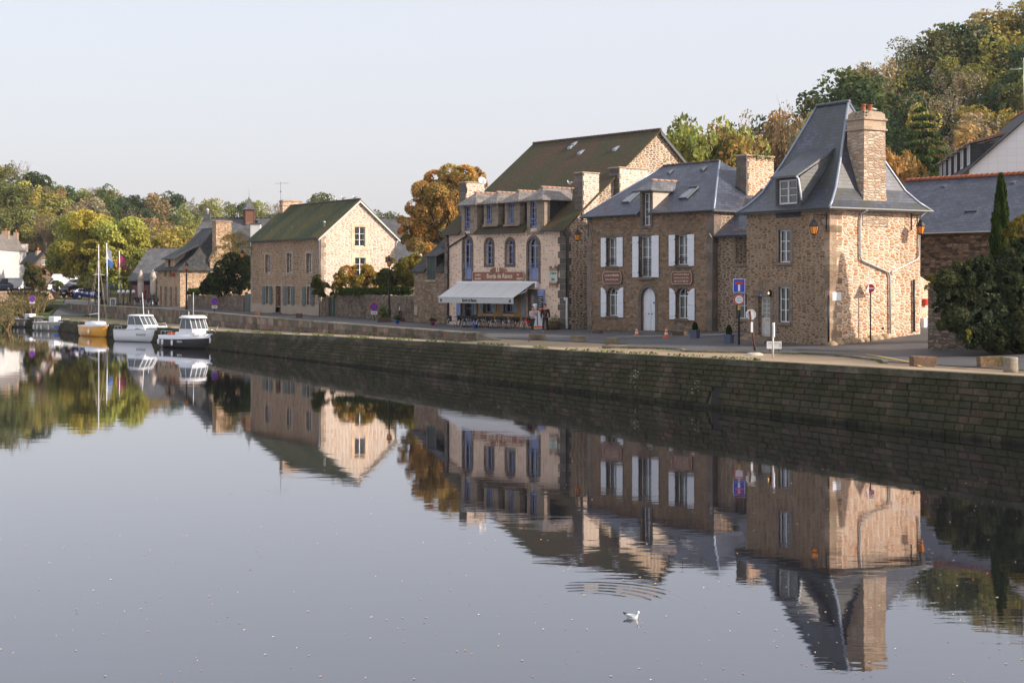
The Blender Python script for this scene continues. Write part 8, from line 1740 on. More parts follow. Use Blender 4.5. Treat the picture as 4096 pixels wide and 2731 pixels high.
def strip(name, pts, w, mat, dz=.045):
    mb = MB(); P = [Vector((p.x, p.y, 0)) for p in pts]
    def nrm(i): t = (P[min(i+1, len(P)-1)]-P[max(i-1, 0)]).normalized(); return Vector((-t.y, t.x, 0))*w/2
    def z_(v): return Vector((v.x, v.y, zland(v.x, v.y)+dz))
    for i in range(len(P)-1): mb.q(z_(P[i]-nrm(i)), z_(P[i+1]-nrm(i+1)), z_(P[i+1]+nrm(i+1)), z_(P[i]+nrm(i)))
    return tag(mb.build(name, mat), kind='structure')
pts = [GD(3465+ (3700-3465)*t, 1375+(1345-1375)*t) for t in [i/12 for i in range(13)]]; strip('yellow_road_line', pts, .14, M['yellow'])
# ---------------- restaurant terrace ----------------
def wedge_wall():
    a = AT(467, 1127, 178).xy; b = RF.xy(.6, -.6); return gwall('terrace_wall', 'low stone wall around the restaurant terrace', a, b, .55, .75, M['rub_wall'], .35)
tw_ = wedge_wall()
def parasol(px, D, y0, y1, label):
    p = AT(px, 1127, D); z0, z1 = AT(0, y1, D).z, AT(0, y0, D).z; rt = root('closed_parasol', label, 'parasol', (p.x, D, 0), 'closed parasols on the terrace'); T = Matrix.Translation((p.x, D, 0)); h = z1-z0
    mb = MB(T); mb.tube([(0, 0, 0), (0, 0, z1+.1)], .05, 8); mb.build('pole', M['wood'], rt); mb = MB(T); n = 16
    mb.loft([[(.66*q*(1+.22*(k % 2))*math.cos(k*2*math.pi/n+z*.15), .66*q*(1+.22*(k % 2))*math.sin(k*2*math.pi/n+z*.15), z) for k in range(n)] for z, q in ((z0, .36), (z0+h*.12, .44), (z0+h*.5, .46), (z0+h*.66, .40), (z0+h*.67, .50), (z0+h*.8, .36), (z1-.25, .20), (z1, .05))]); mb.build('folded_canopy', M['parasolc'], rt)
M['parasolc'] = plain('beige_canvas', (0.50, 0.42, 0.36), .9)
parasol(563, 170, 1079, 1192, 'closed beige parasol, the left one on the restaurant terrace'); parasol(613, 168, 1077, 1180, 'closed beige parasol close to the orange stone restaurant')
nm = ['leftmost', 'second', 'third', 'rightmost']
for i, px in enumerate((475, 493, 511, 534)):
    D = 176.5-i*.6; p = AT(px, 1127, D); rt = root('globe_lamp', '%s of the four white globe lamps along the terrace wall' % nm[i], 'lamp', (p.x, D, .5), 'white globe lamps'); T = Matrix.Translation((p.x, D, 0)); zc = AT(0, 1167, D).z
    mb = MB(T); mb.tube([(0, 0, .3), (0, 0, zc-.2)], .07, 6); mb.build('post', M['wood'], rt); mb = MB(T); mb.lathe([(.02, -.22), (.13, -.18), (.21, -.07), (.22, .03), (.17, .15), (.07, .22), (.01, .235)], (0, 0, zc), 14); mb.build('globe', M['white'], rt)
for i, (px, D) in enumerate(((548, 168), (575, 167.5), (600, 167), (622, 166.5))):
    p = AT(px, 1127, D); q = Vector((p.x, D, .35)); dup(cp, (q.x, q.y, .3), .5+i, '%s dark terrace chair behind the low wall under the parasols' % ['leftmost', 'second', 'third', 'rightmost'][i], 1.3)['group'] = 'dark chairs on the restaurant terrace'
def flagpole(px0, y0, y1, label, kind, px1):
    D = 186.0; b = AT(px1, 1127, D); z1 = AT(0, y0, D).z; x1 = AT(px0, 0, D).x-b.x; rt = root('flagpole', label, 'flagpole', (b.x, D, 0), 'white flagpoles'); T = Matrix.Translation((b.x, D, 0)); mb = MB(T); mb.tube([(0, 0, 0), (x1, 0, z1)], [.10, .06], 8); mb.build('pole', M['white'], rt)
    z = z1-.5
    if kind == 'blue':
        for m, za, zb, w0, w1 in (('white', z, z-1.5, .55, .75), ('signblue2', z-1.52, z-2.3, .75, .6)): mb = MB(T); mb.loft([[(x1+.1, .02, a), (x1+.1+w*.5, .15*math.sin(a*3), a-.3), (x1+.1+w, -.1*math.sin(a*2), a-.6)] for a, w in ((za, w0), ((za+zb)/2, (w0+w1)/2), (zb, w1))], close=False, caps=False); mb.build('flag_cloth', M[m], rt)
    else:
        for m, sg, wf in (('maroon', 1, 1.0), ('red2', -1, .32)): mb = MB(T); mb.loft([[(x1+sg*w*wf, .15*math.sin(w*4), z-dz-w*.55*1.2) for dz in (0, .8, 1.5)] for w in (.08, .5, .95)], close=False, caps=False); mb.build('flag_cloth', M[m], rt)
M['signblue2'] = plain('flag_blue', (0.05, 0.14, 0.42), .8); M['maroon'] = plain('flag_maroon', (0.30, 0.03, 0.10), .8)
flagpole(426, 972, 1187, 'white flagpole with a limp white and blue flag', 'blue', 431); flagpole(477, 1003, 1198, 'white flagpole with a limp maroon flag', 'maroon', 480)
def board(x0, y0, x1, y1, D, label, parts, yb=None, name='info_board', cat='sign board'):
    p = AT((x0+x1)/2, 1127, D); rt = root(name, label, cat, (p.x, D, 0)); w = (x1-x0)/2*D/F; T = Matrix.Translation((p.x, D, 0))
    for (f0, f1, g0_, g1_, m) in parts:
        za, zb = AT(0, y1+(y0-y1)*f0, D).z, AT(0, y1+(y0-y1)*f1, D).z; mb = MB(T); mb.box(-w+2*w*g0_, -.05-.02*(g0_ > 0), za, -w+2*w*g1_, .03, zb); mb.build('panel', M[m], rt)
    for sx_ in (-.8, .8): mb = MB(T); mb.tube([(w*sx_, .05, -.3), (w*sx_, .05, AT(0, y0, D).z-.1)], .04, 5); mb.build('post', M['iron'], rt)
M['navyblue'] = plain('board_blue', (0.06, 0.13, 0.36), .6); M['taupe'] = plain('board_taupe', (0.22, 0.165, 0.14), .7); M['teal'] = plain('banner_teal', (0.05, 0.10, 0.12), .7); M['skyb'] = plain('board_sky_blue', (0.42, 0.47, 0.56), .6)
board(352, 1113, 384, 1192, 190, 'white notice board over a blue printed panel in front of the blue car', [(.55, 1, 0, 1, 'skyb'), (0.02, .42, 0.02, .98, 'navyblue'), (.43, .54, .02, .98, 'skyb'), (.72, .85, .4, .6, 'navyblue'), (.12, .3, .4, .75, 'taupe')])
board(408, 1133, 430, 1199, 187, 'tall taupe information board beside the first flagpole', [(0, 1, 0, 1, 'taupe'), (.62, .68, .15, .3, 'offwhite'), (.48, .54, .15, .3, 'offwhite'), (.34, .40, .15, .3, 'offwhite')])
board(439, 1133, 472, 1156, 188, 'dark teal banner with an orange sun hanging by the palms', [(0, 1, 0, 1, 'teal'), (.4, .8, .45, .65, 'yellow')], name='banner', cat='banner')
p = Vector((AT(446, 0, 178).x, 178.5, 0)); rt = root('menu_easel', 'chalkboard easel with white frame at the end of the terrace wall', 'easel', p); T = Matrix.Translation(p) @ Matrix.Rotation(-.15, 4, 'X'); mb = MB(T); mb.ring([(-.34, .05), (.34, .05), (.34, 1.2), (-.34, 1.2)], [(-.26, .14), (.26, .14), (.26, 1.1), (-.26, 1.1)], -.04, .02); mb.build('frame', M['white'], rt); mb = MB(T); mb.box(-.27, -.01, .12, .27, .01, 1.12); bd = mb.build('chalkboard', M['black2'] if 'black2' in M else M['black'], rt)
for i in range(5): mb = MB(T); mb.box(-.18, -.018, .3+i*.15, .1+.03*(i % 3), -.011, .34+i*.15); mb.build('chalk_line', M['offwhite'], bd)
# lawns and verge, road bend
# ---------------- cars ----------------
def car(p, rz, L, W, H, mat, label, style='suv', name='parked_car', cat='car'):
    rt = root(name, label, cat, (0, 0, 0), 'vehicles parked beyond the river bend'); h = L/2
    if style == 'van': prof = [(-h, .35), (h-.15, .35), (h, .6), (h-.1, 1.0), (h-.75, 1.15), (h-1.35, H-.05), (h-1.7, H), (-h+.1, H), (-h, H-.15)]; gz = [(h-1.30, H-.12), (h-.85, 1.18), (h-2.3, 1.18), (h-2.3, H-.12)]
    elif style == 'camper': prof = [(-h, .4), (h-.1, .4), (h, .8), (h-.2, 1.2), (h-.8, 1.9), (h-1.0, 2.0), (h-.6, 2.35), (h-.9, H), (-h, H)]; gz = [(h-.85, 1.85), (h-.3, 1.25), (h-1.7, 1.25), (h-1.7, 1.85)]
    else: r_ = H; prof = [(-h, .4), (-h+.05, .95), (-h+.15, 1.0), (-h+.45, r_-.08), (-h+.8, r_), (.3, r_), (.55, r_-.05), (1.2, .98), (h-.25, .85), (h, .68), (h, .35), (-h, .3)]; gz = [(-h+.42, 1.02), (-h+.62, r_-.14), (-h+.9, r_-.08), (.3, r_-.08), (.5, r_-.12), (1.08, .98)]
    mb = MB(); mb.loft([[(x, y*(1 if z < 1.05 else k), z) for x, z in prof] for y, k in ((-W/2+.06, .86), (-W/2, .88), (W/2, .88), (W/2-.06, .86))]); mb.build('body', M[mat], rt)
    for sy in (-1, 1): mb = MB(); k = W/2*.88+.012; mb.prism([(x, z) for x, z in gz], sy*k, sy*(k-.02)); mb.build('side_window', M['dglass'], rt)
    mb = MB(); x0 = -h if style != 'suv' else -h+.1; mb.hexa([(x0-.03, -W*.36, 1.05), (x0+.02, -W*.36, 1.05), (x0+.02, W*.36, 1.05), (x0-.03, W*.36, 1.05), (x0+(.24 if style == 'suv' else -.03), -W*.33, H-.2), (x0+.3, -W*.33, H-.2), (x0+.3, W*.33, H-.2), (x0+(.24 if style == 'suv' else -.03), W*.33, H-.2)]); mb.build('rear_window', M['dglass'], rt)
    mb = MB(); x1 = {'van': h-.78, 'camper': h-.25, 'suv': 1.16}[style]; x2 = {'van': h-1.3, 'camper': h-.8, 'suv': .56}[style]; za, zb = {'van': (1.2, H-.12), 'camper': (1.25, 1.9), 'suv': (1.0, H-.12)}[style]; mb.hexa([(x1-.1, -W*.38, za), (x1+.04, -W*.38, za), (x1+.04, W*.38, za), (x1-.1, W*.38, za), (x2-.1, -W*.34, zb), (x2+.05, -W*.34, zb), (x2+.05, W*.34, zb), (x2-.1, W*.34, zb)]); mb.build('windscreen', M['dglass'], rt)
    for sx_ in (-h+.8, h-.85):
        for sy in (-1, 1):
            mb = MB(Matrix.Translation((sx_, sy*(W/2-.08), .33)) @ Matrix.Rotation(math.pi/2, 4, 'X')); mb.lathe([(.2, -.11), (.33, -.1), (.33, .1), (.2, .11)], (0, 0, 0), 14); wh = mb.build('wheel', M['black'], rt); mb = MB(Matrix.Translation((sx_, sy*(W/2-.08), .33)) @ Matrix.Rotation(math.pi/2, 4, 'X')); mb.lathe([(.05, -.125), (.19, -.12), (.19, .12), (.05, .125)], (0, 0, 0), 12); mb.build('rim', M['galv'], wh)
    for sy in (-1, 1): mb = MB(); mb.box(-h-.03, sy*W*.40-.12, .85, -h+.12, sy*W*.40+.12, 1.0, b=.02); mb.build('tail_light', M['red'], rt); mb = MB(); mb.box(h-.15, sy*W*.36-.14, .62, h+.01, sy*W*.36+.14, .76, b=.02); mb.build('headlight', M['white'], rt)
    mb = MB(); mb.box(-h-.03, -.26, .55, -h-.0, .26, .66); mb.build('number_plate', M['yellow'] if mat == 'carblue' else M['white'], rt)
    rt.location = p; rt.rotation_euler = (0, 0, rz)
def cp_(name, c, r=.3): d = Nd(name); M[name] = d.fin(c, r, spec=.6, Coat_Weight=.5)
cp_('carblack', (.012, .013, .014)); cp_('carblue', (.012, .03, .16)); cp_('carwhite', (.72, .73, .75)); cp_('carsilver', (.35, .36, .38)); cp_('carnavy', (.02, .03, .07))
def cat_(px, D): q = AT(px, 1127, D); return Vector((q.x, D, max(zland(q.x, D), -.3)+.02))
def placecar(px, yb, D, *a, **k): q = AT(px, yb, D); car(Vector((q.x, D, q.z)), *a, **k)
placecar(303, 1190, 192, math.radians(62), 4.3, 1.8, 1.65, 'carblack', 'black estate car seen from behind at the bend of the road')
placecar(345, 1197, 189, math.radians(40), 4.2, 1.75, 1.45, 'carblue', 'deep blue car with yellow rear plate behind the notice boards')
placecar(268, 1168, 226, math.radians(200), 6.0, 2.2, 2.9, 'carwhite', 'big white camper van parked under the overhanging lime branches', 'camper', 'camper_van', 'camper van')
placecar(302, 1162, 214, math.radians(215), 4.2, 1.8, 1.7, 'carnavy', 'dark car with glinting windscreen beyond the black estate car')
placecar(30, 1161, 242, math.radians(215), 4.9, 2.0, 2.1, 'carwhite', 'white van parked in front of the far white house', 'van', 'parked_van', 'van')
placecar(62, 1162, 246, math.radians(200), 4.1, 1.7, 1.5, 'carwhite', 'small white car parked right beside the white van')
placecar(98, 1155, 250, math.radians(210), 4.4, 1.8, 1.7, 'carsilver', 'silver car parked at the right end of the far house row')
placecar(0, 1163, 240, math.radians(205), 4.2, 1.75, 1.45, 'carnavy', 'dark car cut by the left edge of the picture')
# ---------------- far left buildings ----------------
def far_left():
    D = 262.0; z0 = AT(0, 1150, D).z; A = AT(-60, 0, 250).xy; B = AT(48, 0, 268).xy
    fr = Fr(A, B); L = fr.L; E = AT(0, 1006, D).z-.2; rt = root('far_townhouse', 'far tall house with stone front, white gable and slate dormers at the left edge', 'house', (*A, z0))
    win = []
    for i, s in enumerate((2.0, 4.4, 6.8)):
        for z in (z0+.3, z0+2.9, z0+5.2): win.append(dict(o=(L-s-.9, z+.3, L-s, z+1.9), rows=3, rec=.12, sur=.15, sm='pl_white', cur=0, fm='white'))
    facade(rt, fr, [(0, z0-3), (L, z0-3), (L, E), (0, E)], [w for w in win if w['o'][0] > 0.2], M['rub_rest'])
    g = Fr(B, AT(106, 0, 259).xy); W = g.L; facade(rt, g, [(0, z0-3), (W, z0-3), (W, E), (0, E)], [dict(o=(.8+i*1.1, z, .8+i*1.1+.45, z+1.4), rows=2, rec=.08, cur=0, sur=0, fm='offwhite') for i in range(int(W-1.2)) for z in (z0+.9, z0+3.6, z0+6.3) if z+1.4 < E-.2], M['pl_white'], 'white_wall')
    mid = (Vector(A)+g.u*W, Vector(B)+g.u*W); f2 = Fr(g.xy(W, 0), (A[0]+g.u.x*W, A[1]+g.u.y*W)); facade(rt, f2, [(0, z0-3), (L, z0-3), (L, E), (0, E)], [], M['pl_white'], 'back_wall')
    zt = AT(0, 945, D).z; mb = MB(); a = Vector((*A, E)); b = Vector((*B, E)); c = Vector((*(B+g.u*W), E)); d = Vector((*(Vector(A)+g.u*W), E)); ic = (b+c)/2-Vector((*fr.u, 0))*2.2; ic.z = zt; ia = (a+d)/2; ia.z = zt
    mb.slab([a, b, ic, ia], .1); mb.slab([b, c, ic], .1); mb.slab([c, d, ia, ic], .1); mb.build('roof', M['sl_pink'], rt)
    for t in (.25, .6, .9): q = b.lerp(c, t)-Vector((*fr.u, 0))*.5; mb = MB(Matrix.Translation((q.x, q.y, E))); mb.box(-.45, -.5, 0, .45, .8, 1.5); dm = mb.build('dormer', M['rub_gab'], rt); mb = MB(Matrix.Translation((q.x, q.y, E))); mb.box(-.3, -.55, .2, .3, -.5, 1.3); mb.build('dormer_window', M['white'], dm)
    for q, w in ((ia.lerp(ic, .55), 1.2), (ic, .7)): mb = MB(Matrix.Translation((q.x, q.y, zt))); mb.box(-w/2, -.4, -1.2, w/2, .4, .7); c_ = mb.build('chimney', M['rub_rest'], rt); mb = MB(Matrix.Translation((q.x, q.y, zt))); mb.lathe([(.16, .7), (.14, 1.15)], (0, 0, 0), 8); mb.build('chimney_pot', M['terra'], c_)
    # cottage
    D = 236.0; q = AT(172, 0, D); zt = AT(0, 1009, D).z; zb = AT(0, 1100, D).z; f = Fr(AT(142, 0, D).xy, AT(212, 0, D+2).xy); L = f.L; E = AT(0, 1048, D).z
    rt = root('cottage', 'small steep gabled stone cottage on the slope behind the car park', 'cottage', (q.x, D, zb)); w0, z1 = f.sz(168, 1038); w1, z2 = f.sz(186, 1060)
    facade(rt, f, [(0, zb-4), (L, zb-4), (L, E-.3), (L*.5, zt), (0, E)], [dict(o=(w0, z2, w1, z1), rows=2, rec=.08, t=.09, cur=0)], M['rub_wall'])
    roofslab(rt, f, [[(-.3, -.3, E-.3), (L*.5, -.3, zt+.1), (L*.5, 6, zt+.1), (-.3, 6, E-.3)], [(L*.5, -.3, zt+.1), (L+.3, -.3, E-.6), (L+.3, 6, E-.6), (L*.5, 6, zt+.1)]], M['sl_old'])
    for px, yt in ((152, 1003), (202, 992)): s, z = f.sz(px, yt, 2); mb = MB(f.M); mb.box(s-.35, 1.6, E-.5, s+.35, 2.4, z); c_ = mb.build('chimney', M['gran_pale'], rt); mb = MB(f.M); mb.lathe([(.17, z), (.15, z+.5)], (s, 2, 0), 8); mb.build('chimney_pot', M['terra'], c_)
    f = Fr(AT(108, 0, 247).xy, AT(312, 0, 232).xy); gwall('retaining_wall', 'pale sunlit retaining wall with creepers behind the parked vehicles', f.xy(0, 0), f.xy(f.L, 0), AT(0, 1090, 240).z, AT(0, 1098, 236).z, M['rub_gab'], .5)
    f = Fr(AT(-90, 0, 214).xy, AT(112, 0, 214).xy); gwall('far_quay_wall', 'long pale quay wall across the bend below the parked vans', f.xy(0, 0), f.xy(f.L, 0), AT(0, 1167, 214).z, AT(0, 1170, 214).z, M['rub_rest'], 25)
    own_tree('creeper', 'rusty creeper and small trees in front of the cottage', 'shrub', (AT(190, 0, 233).x, 233, 1), gl([(150,1078,14,0),(170,1088,16,0),(190,1080,15,0),(212,1075,15,0),(135,1070,12,0),(205,1095,14,0),(228,1090,12,0)], 190, 233), 2600, .17, [(.10, .12, .03), (.28, .15, .07), (.18, .16, .06)], seed=51, gap=.1, fz=.7)
far_left()
# ---------------- boats ----------------
def hull_mesh(L, B, hb, hs, n=13, keel=-.25, transom=.85, flare=.0, bowrake=.5, full=1.0, chine=.55):
    """rings of half sections from stern (x=-L/2) to bow; returns rings of points (closed section)"""
    rings = []; sh = []
    for i in range(n):
        t = i/(n-1); x = -L/2+L*t; w = B/2*(transom+(1-transom)*min(1, t*3.3) if t < .3 else (1-((t-.3)/.7)**(2.3*full))**.85 if t < 1 else 0); w = max(w, .015)
        h = hs+(hb-hs)*t**2; k = keel*(1 if t < .7 else 1-((t-.7)/.3)**2*1.0); xk = -bowrake*(max(0, t-.7)/.3)**1.3; 
        pts = []
        for (fw_, fz_) in ((1.0, 1.0), (.97, .55), (.90, .18), (chine, -.35), (.0, -1.0)):
            z = h*fz_ if fz_ > 0 else k*(-fz_)+(h*.25 if t > .9 else 0)*(-fz_)*(t-.9)*10*.6
            pts.append((x+xk*(1-max(fz_, 0)), w*fw_*(1 if fz_ > .9 else (1-.35*flare*t)), z))
        rings.append(pts+[(a, -b, c) for a, b, c in pts[:-1][::-1]]); sh.append((x, w, h))
    return rings, sh
def boat(name, label, cat, px, yw, rz, L, B, hb, hs, hullmat, parts, group=None, **kw):
    D = F*(HC-ZW)/(yw-HY); p = Vector(((px-CX)/F*D, D, ZW)); rt = root(name, label, cat, (0, 0, 0), group); rings, sh = hull_mesh(L, B, hb, hs, **kw)
    mb = MB(); mb.loft(rings, close=False, caps=True); mb.build('hull', M[hullmat], rt)
    parts(rt, sh, L, B, hb, hs); rt.location = p; rt.rotation_euler = (0, 0, rz); return rt
def deck(rt, sh, mat, i0=0, i1=None, dz=-.03, ins=.03, name='deck'):
    mb = MB(); s = sh[i0:i1]
    for (x0, w0, h0), (x1, w1, h1) in zip(s[:-1], s[1:]): mb.q((x0, -w0+ins*0, h0+dz), (x1, -w1, h1+dz), (x1, w1, h1+dz), (x0, w0, h0+dz))
    return mb.build(name, M[mat], rt)
def gunwale(rt, sh, mat, r=.03, z=0): 
    mb = MB(); mb.tube([(x, w, h+z) for x, w, h in sh]+[(x, -w, h+z) for x, w, h in sh[::-1]]+[(sh[0][0], sh[0][1], sh[0][2]+z)], r, 6); return mb.build('rubbing_strake', M[mat], rt)
def fender(rt, x, y, z, mat='white', r=.085, h=.42): mb = MB(); mb.lathe([(.02, -.02), (r*.8, .03), (r, .1), (r, h-.1), (r*.8, h-.03), (.02, h+.02)], (x, y, z), 10); mb.tube([(x, y, z+h), (x, y*.93, z+h+.35)], .012, 4); mb.build('fender', M[mat], rt)
def rails(rt, pts, h, mat='steel', r=.016, name='rail'):
    mb = MB(); top = [(x, y, z+h) for x, y, z in pts]; mb.tube(top, r, 5); mb.build(name, M[mat], rt)
    for a, b in zip(pts[::1], top[::1]): mb = MB(); mb.tube([a, b], r*.9, 5); mb.build('rail_post', M[mat], rt)
def cabin(rt, x0, x1, w, z0, z1, rake=.5, rakeb=.1, roofov=.15, mat='white', dark=True, roofmat='white', arch=.08):
    """wheelhouse: pillars, windows and roof; x1 is the windscreen foot (forward)"""
    zs = z0+(z1-z0)*.28; mb = MB(); P = lambda x, y, z: (x, y, z)
    def sec(z, k): f = (z-z0)/(z1-z0); return x0+rakeb*f, x1-rake*f, w*(1-.10*f)
    a0, b0, w0 = sec(z0, 0); a1, b1, w1 = sec(zs, 0); a2, b2, w2 = sec(z1, 0)
    mb.loft([[(a, -ww, z), (b-.18, -ww, z), (b, -ww*.55, z), (b, ww*.55, z), (b-.18, ww, z), (a, ww, z)] for (a, b, ww, z) in ((a0, b0, w0, z0), (a1, b1, w1, zs))], sm=False, caps=False); mb.build('cabin_side', M[mat], rt)
    mb = MB(); mb.loft([[(a+.02, -ww+.02, z), (b-.19, -ww+.02, z), (b-.02, -ww*.55, z), (b-.02, ww*.55, z), (b-.19, ww-.02, z), (a+.02, ww-.02, z)] for (a, b, ww, z) in ((a1, b1, w1, zs), (a2, b2, w2, z1))], sm=False, caps=False); mb.build('cabin_window', M['glasst'], rt)
    lo = [(a1, -w1), (b1-.18, -w1), (b1, -w1*.55), (b1, 0), (b1, w1*.55), (b1-.18, w1), (a1, w1), ((a1+b1)/2-.1, -w1), ((a1+b1)/2-.1, w1)]; hi = [(a2, -w2), (b2-.18, -w2), (b2, -w2*.55), (b2, 0), (b2, w2*.55), (b2-.18, w2), (a2, w2), ((a2+b2)/2-.1, -w2), ((a2+b2)/2-.1, w2)]
    for p, q in zip(lo, hi): mb = MB(); mb.tube([(*p, zs), (*q, z1)], .038, 6); mb.build('pillar', M[mat], rt)
    o = roofov; n = 8; mb = MB(); mb.loft([[(x, -y*(w2+o), z) for x, y in ((a2-o*1.2, .85), (a2, 1), (b2-.3, 1), (b2+o*.9, .72), (b2+o*1.5, .3), (b2+o*1.5, -.3), (b2+o*.9, -.72), (b2-.3, -1), (a2, -1), (a2-o*1.2, -.85))] for z in (z1, z1+.07)]+[[((x-(a2+b2)/2)*.82+(a2+b2)/2, -y*(w2+o)*.8, z1+.07+arch) for x, y in ((a2-o*1.2, .85), (a2, 1), (b2-.3, 1), (b2+o*.9, .72), (b2+o*1.5, .3), (b2+o*1.5, -.3), (b2+o*.9, -.72), (b2-.3, -1), (a2, -1), (a2-o*1.2, -.85))]]); mb.build('cabin_roof', M[roofmat], rt)
d = Nd('tinted_boat_glass'); M['glasst'] = d.fin((.10, .12, .13), .08, spec=.9, Transmission_Weight=.35)
cp_('gelwhite', (.74, .75, .77), .35); cp_('gelblack', (.02, .017, .018), .3); cp_('gelyellow', (.80, .36, .025), .35); cp_('alu', (.30, .29, .27), .5); cp_('antiblue', (.03, .06, .13), .6)
def side_text(rt, t, x, y, z, s, m, sg=-1): 
    Mx = Matrix.Translation((x, y, z)) @ Matrix.Rotation(math.radians(0 if sg < 0 else 180), 4, 'Z'); text(Mx, 0, t, 0, 0, s, M[m], -.01, parent=rt, ext=.003, name='registration_number')
def white_boat(rt, sh, L, B, hb, hs):
    deck(rt, sh, 'gelwhite'); gunwale(rt, sh, 'galv', .03)
    mb = MB(); mb.loft([[(x, w*a, z) for a in (-1, -.6, .6, 1)] for x, w, z in ((.9, .95, hs+.12),)]+[[(x, -w, z), (x, -w*.7, z+.16), (x, w*.7, z+.16), (x, w, z)] for x, w, z in ((1.0, .90, hs+.14), (1.8, .72, hs+.22), (2.5, .40, hs+.22), (2.8, .1, hs+.25))], close=False); mb.build('foredeck', M['gelwhite'], rt)
    mb = MB(); mb.box(-1.3, -.95, hs-.05, 1.1, .95, hs+.22, b=.05); mb.build('coachroof', M['gelwhite'], rt); cabin(rt, -1.25, 1.15, .88, hs+.18, hs+1.22, .75, .05, .10)
    mb = MB(); mb.prism([(-.2, hs+.0), (.6, hs+.0), (.4, hs+.16), (-.1, hs+.16)], -.975, -.955); mb.build('oval_window', M['dglass'], rt)
    rails(rt, [(-2.9, -.85, hs), (-2.4, -.95, hs), (-1.9, -.95, hs)], .32, 'white'); rails(rt, [(1.6, -.70, hb-.25), (2.2, -.5, hb-.1), (2.8, -.1, hb), (2.2, .5, hb-.1), (1.6, .7, hb-.25)], .42)
    mb = MB(); mb.tube([(-.1, 0, hs+1.3), (-.28, 0, hs+3.3)], [.045, .03], 6); mb.build('mast', M['white'], rt); mb = MB(); mb.tube([(.55, 0, hs+1.3), (.5, 0, hs+1.75)], .04, 6); mb.build('light_mast', M['galv'], rt)
    side_text(rt, 'SN 645478', .7, -B/2*.985, hs*.62, .26, 'navy2'); mb = MB(); mb.tube([(-L/2, -.9, .05), (-L/2+1.5, -1.12, .03), (1, -1.12, .03), (2.2, -.7, .05)], .02, 4); mb.build('waterline_stripe', M['black'], rt)
M['navy2'] = plain('navy_letters', (.02, .025, .06), .5)
boat('motor_boat', 'white cabin motor boat with a short mast and dark registration number', 'boat', 578, 1366, math.radians(-33), 6.0, 2.2, 1.30, 1.05, 'gelwhite', white_boat, 'boats moored at the quay', transom=.88, bowrake=.7)
def black_boat(rt, sh, L, B, hb, hs):
    deck(rt, sh, 'gelwhite', dz=.05); mb = MB(); n = len(sh); mb.loft([[(x, w+.03, h-.28), (x, w+.06, h+.03), (x, w-.02, h+.06)] for x, w, h in sh], close=False, caps=False); mb.loft([[(x, -w-.03, h-.28), (x, -w-.06, h+.03), (x, -w+.02, h+.06)] for x, w, h in sh], close=False, caps=False); mb.build('white_topside', M['gelwhite'], rt)
    mb = MB(); mb.box(-1.0, -.9, hs, 1.5, .9, hs+.32, b=.08); mb.build('coachroof', M['gelwhite'], rt); cabin(rt, -.55, 1.35, .86, hs+.25, hs+1.42, .45, .30, .22, arch=.16)
    rails(rt, [(-2.6, -.92, hs), (-2.0, -1.0, hs), (-1.2, -1.0, hs)], .38, 'white'); rails(rt, [(1.7, -.75, hb-.2), (2.2, -.5, hb-.1), (2.7, 0, hb), (2.2, .5, hb-.1), (1.7, .75, hb-.2)], .38)
    mb = MB(); mb.tube([(.25, 0, hs+1.6), (.25, 0, hs+3.5)], .03, 6); mb.build('aerial', M['galv'], rt); mb = MB(); mb.tube([(-.3, 0, hs+1.6), (-.3, 0, hs+1.95)], .04, 6); mb.build('light_mast', M['galv'], rt)
    mb = MB(); mb.box(-2.1, -.75, hs+.05, -1.3, -.35, hs+.25, b=.05); mb.build('life_vest', M['orange'], rt)
    for x, z in ((-2.55, .28), (-2.05, .25), (-.9, .22)): fender(rt, x, -B/2-.10, z)
    fender(rt, 2.75, -.45, .45); side_text(rt, '30634', -.1, -B/2-.005, hs*.55, .24, 'offwhite')
boat('motor_boat', 'black hulled motor boat with rounded white wheelhouse and hanging white fenders', 'boat', 765, 1391, math.radians(-36), 5.6, 2.3, 1.15, .98, 'gelblack', black_boat, 'boats moored at the quay', transom=.86, bowrake=.55)
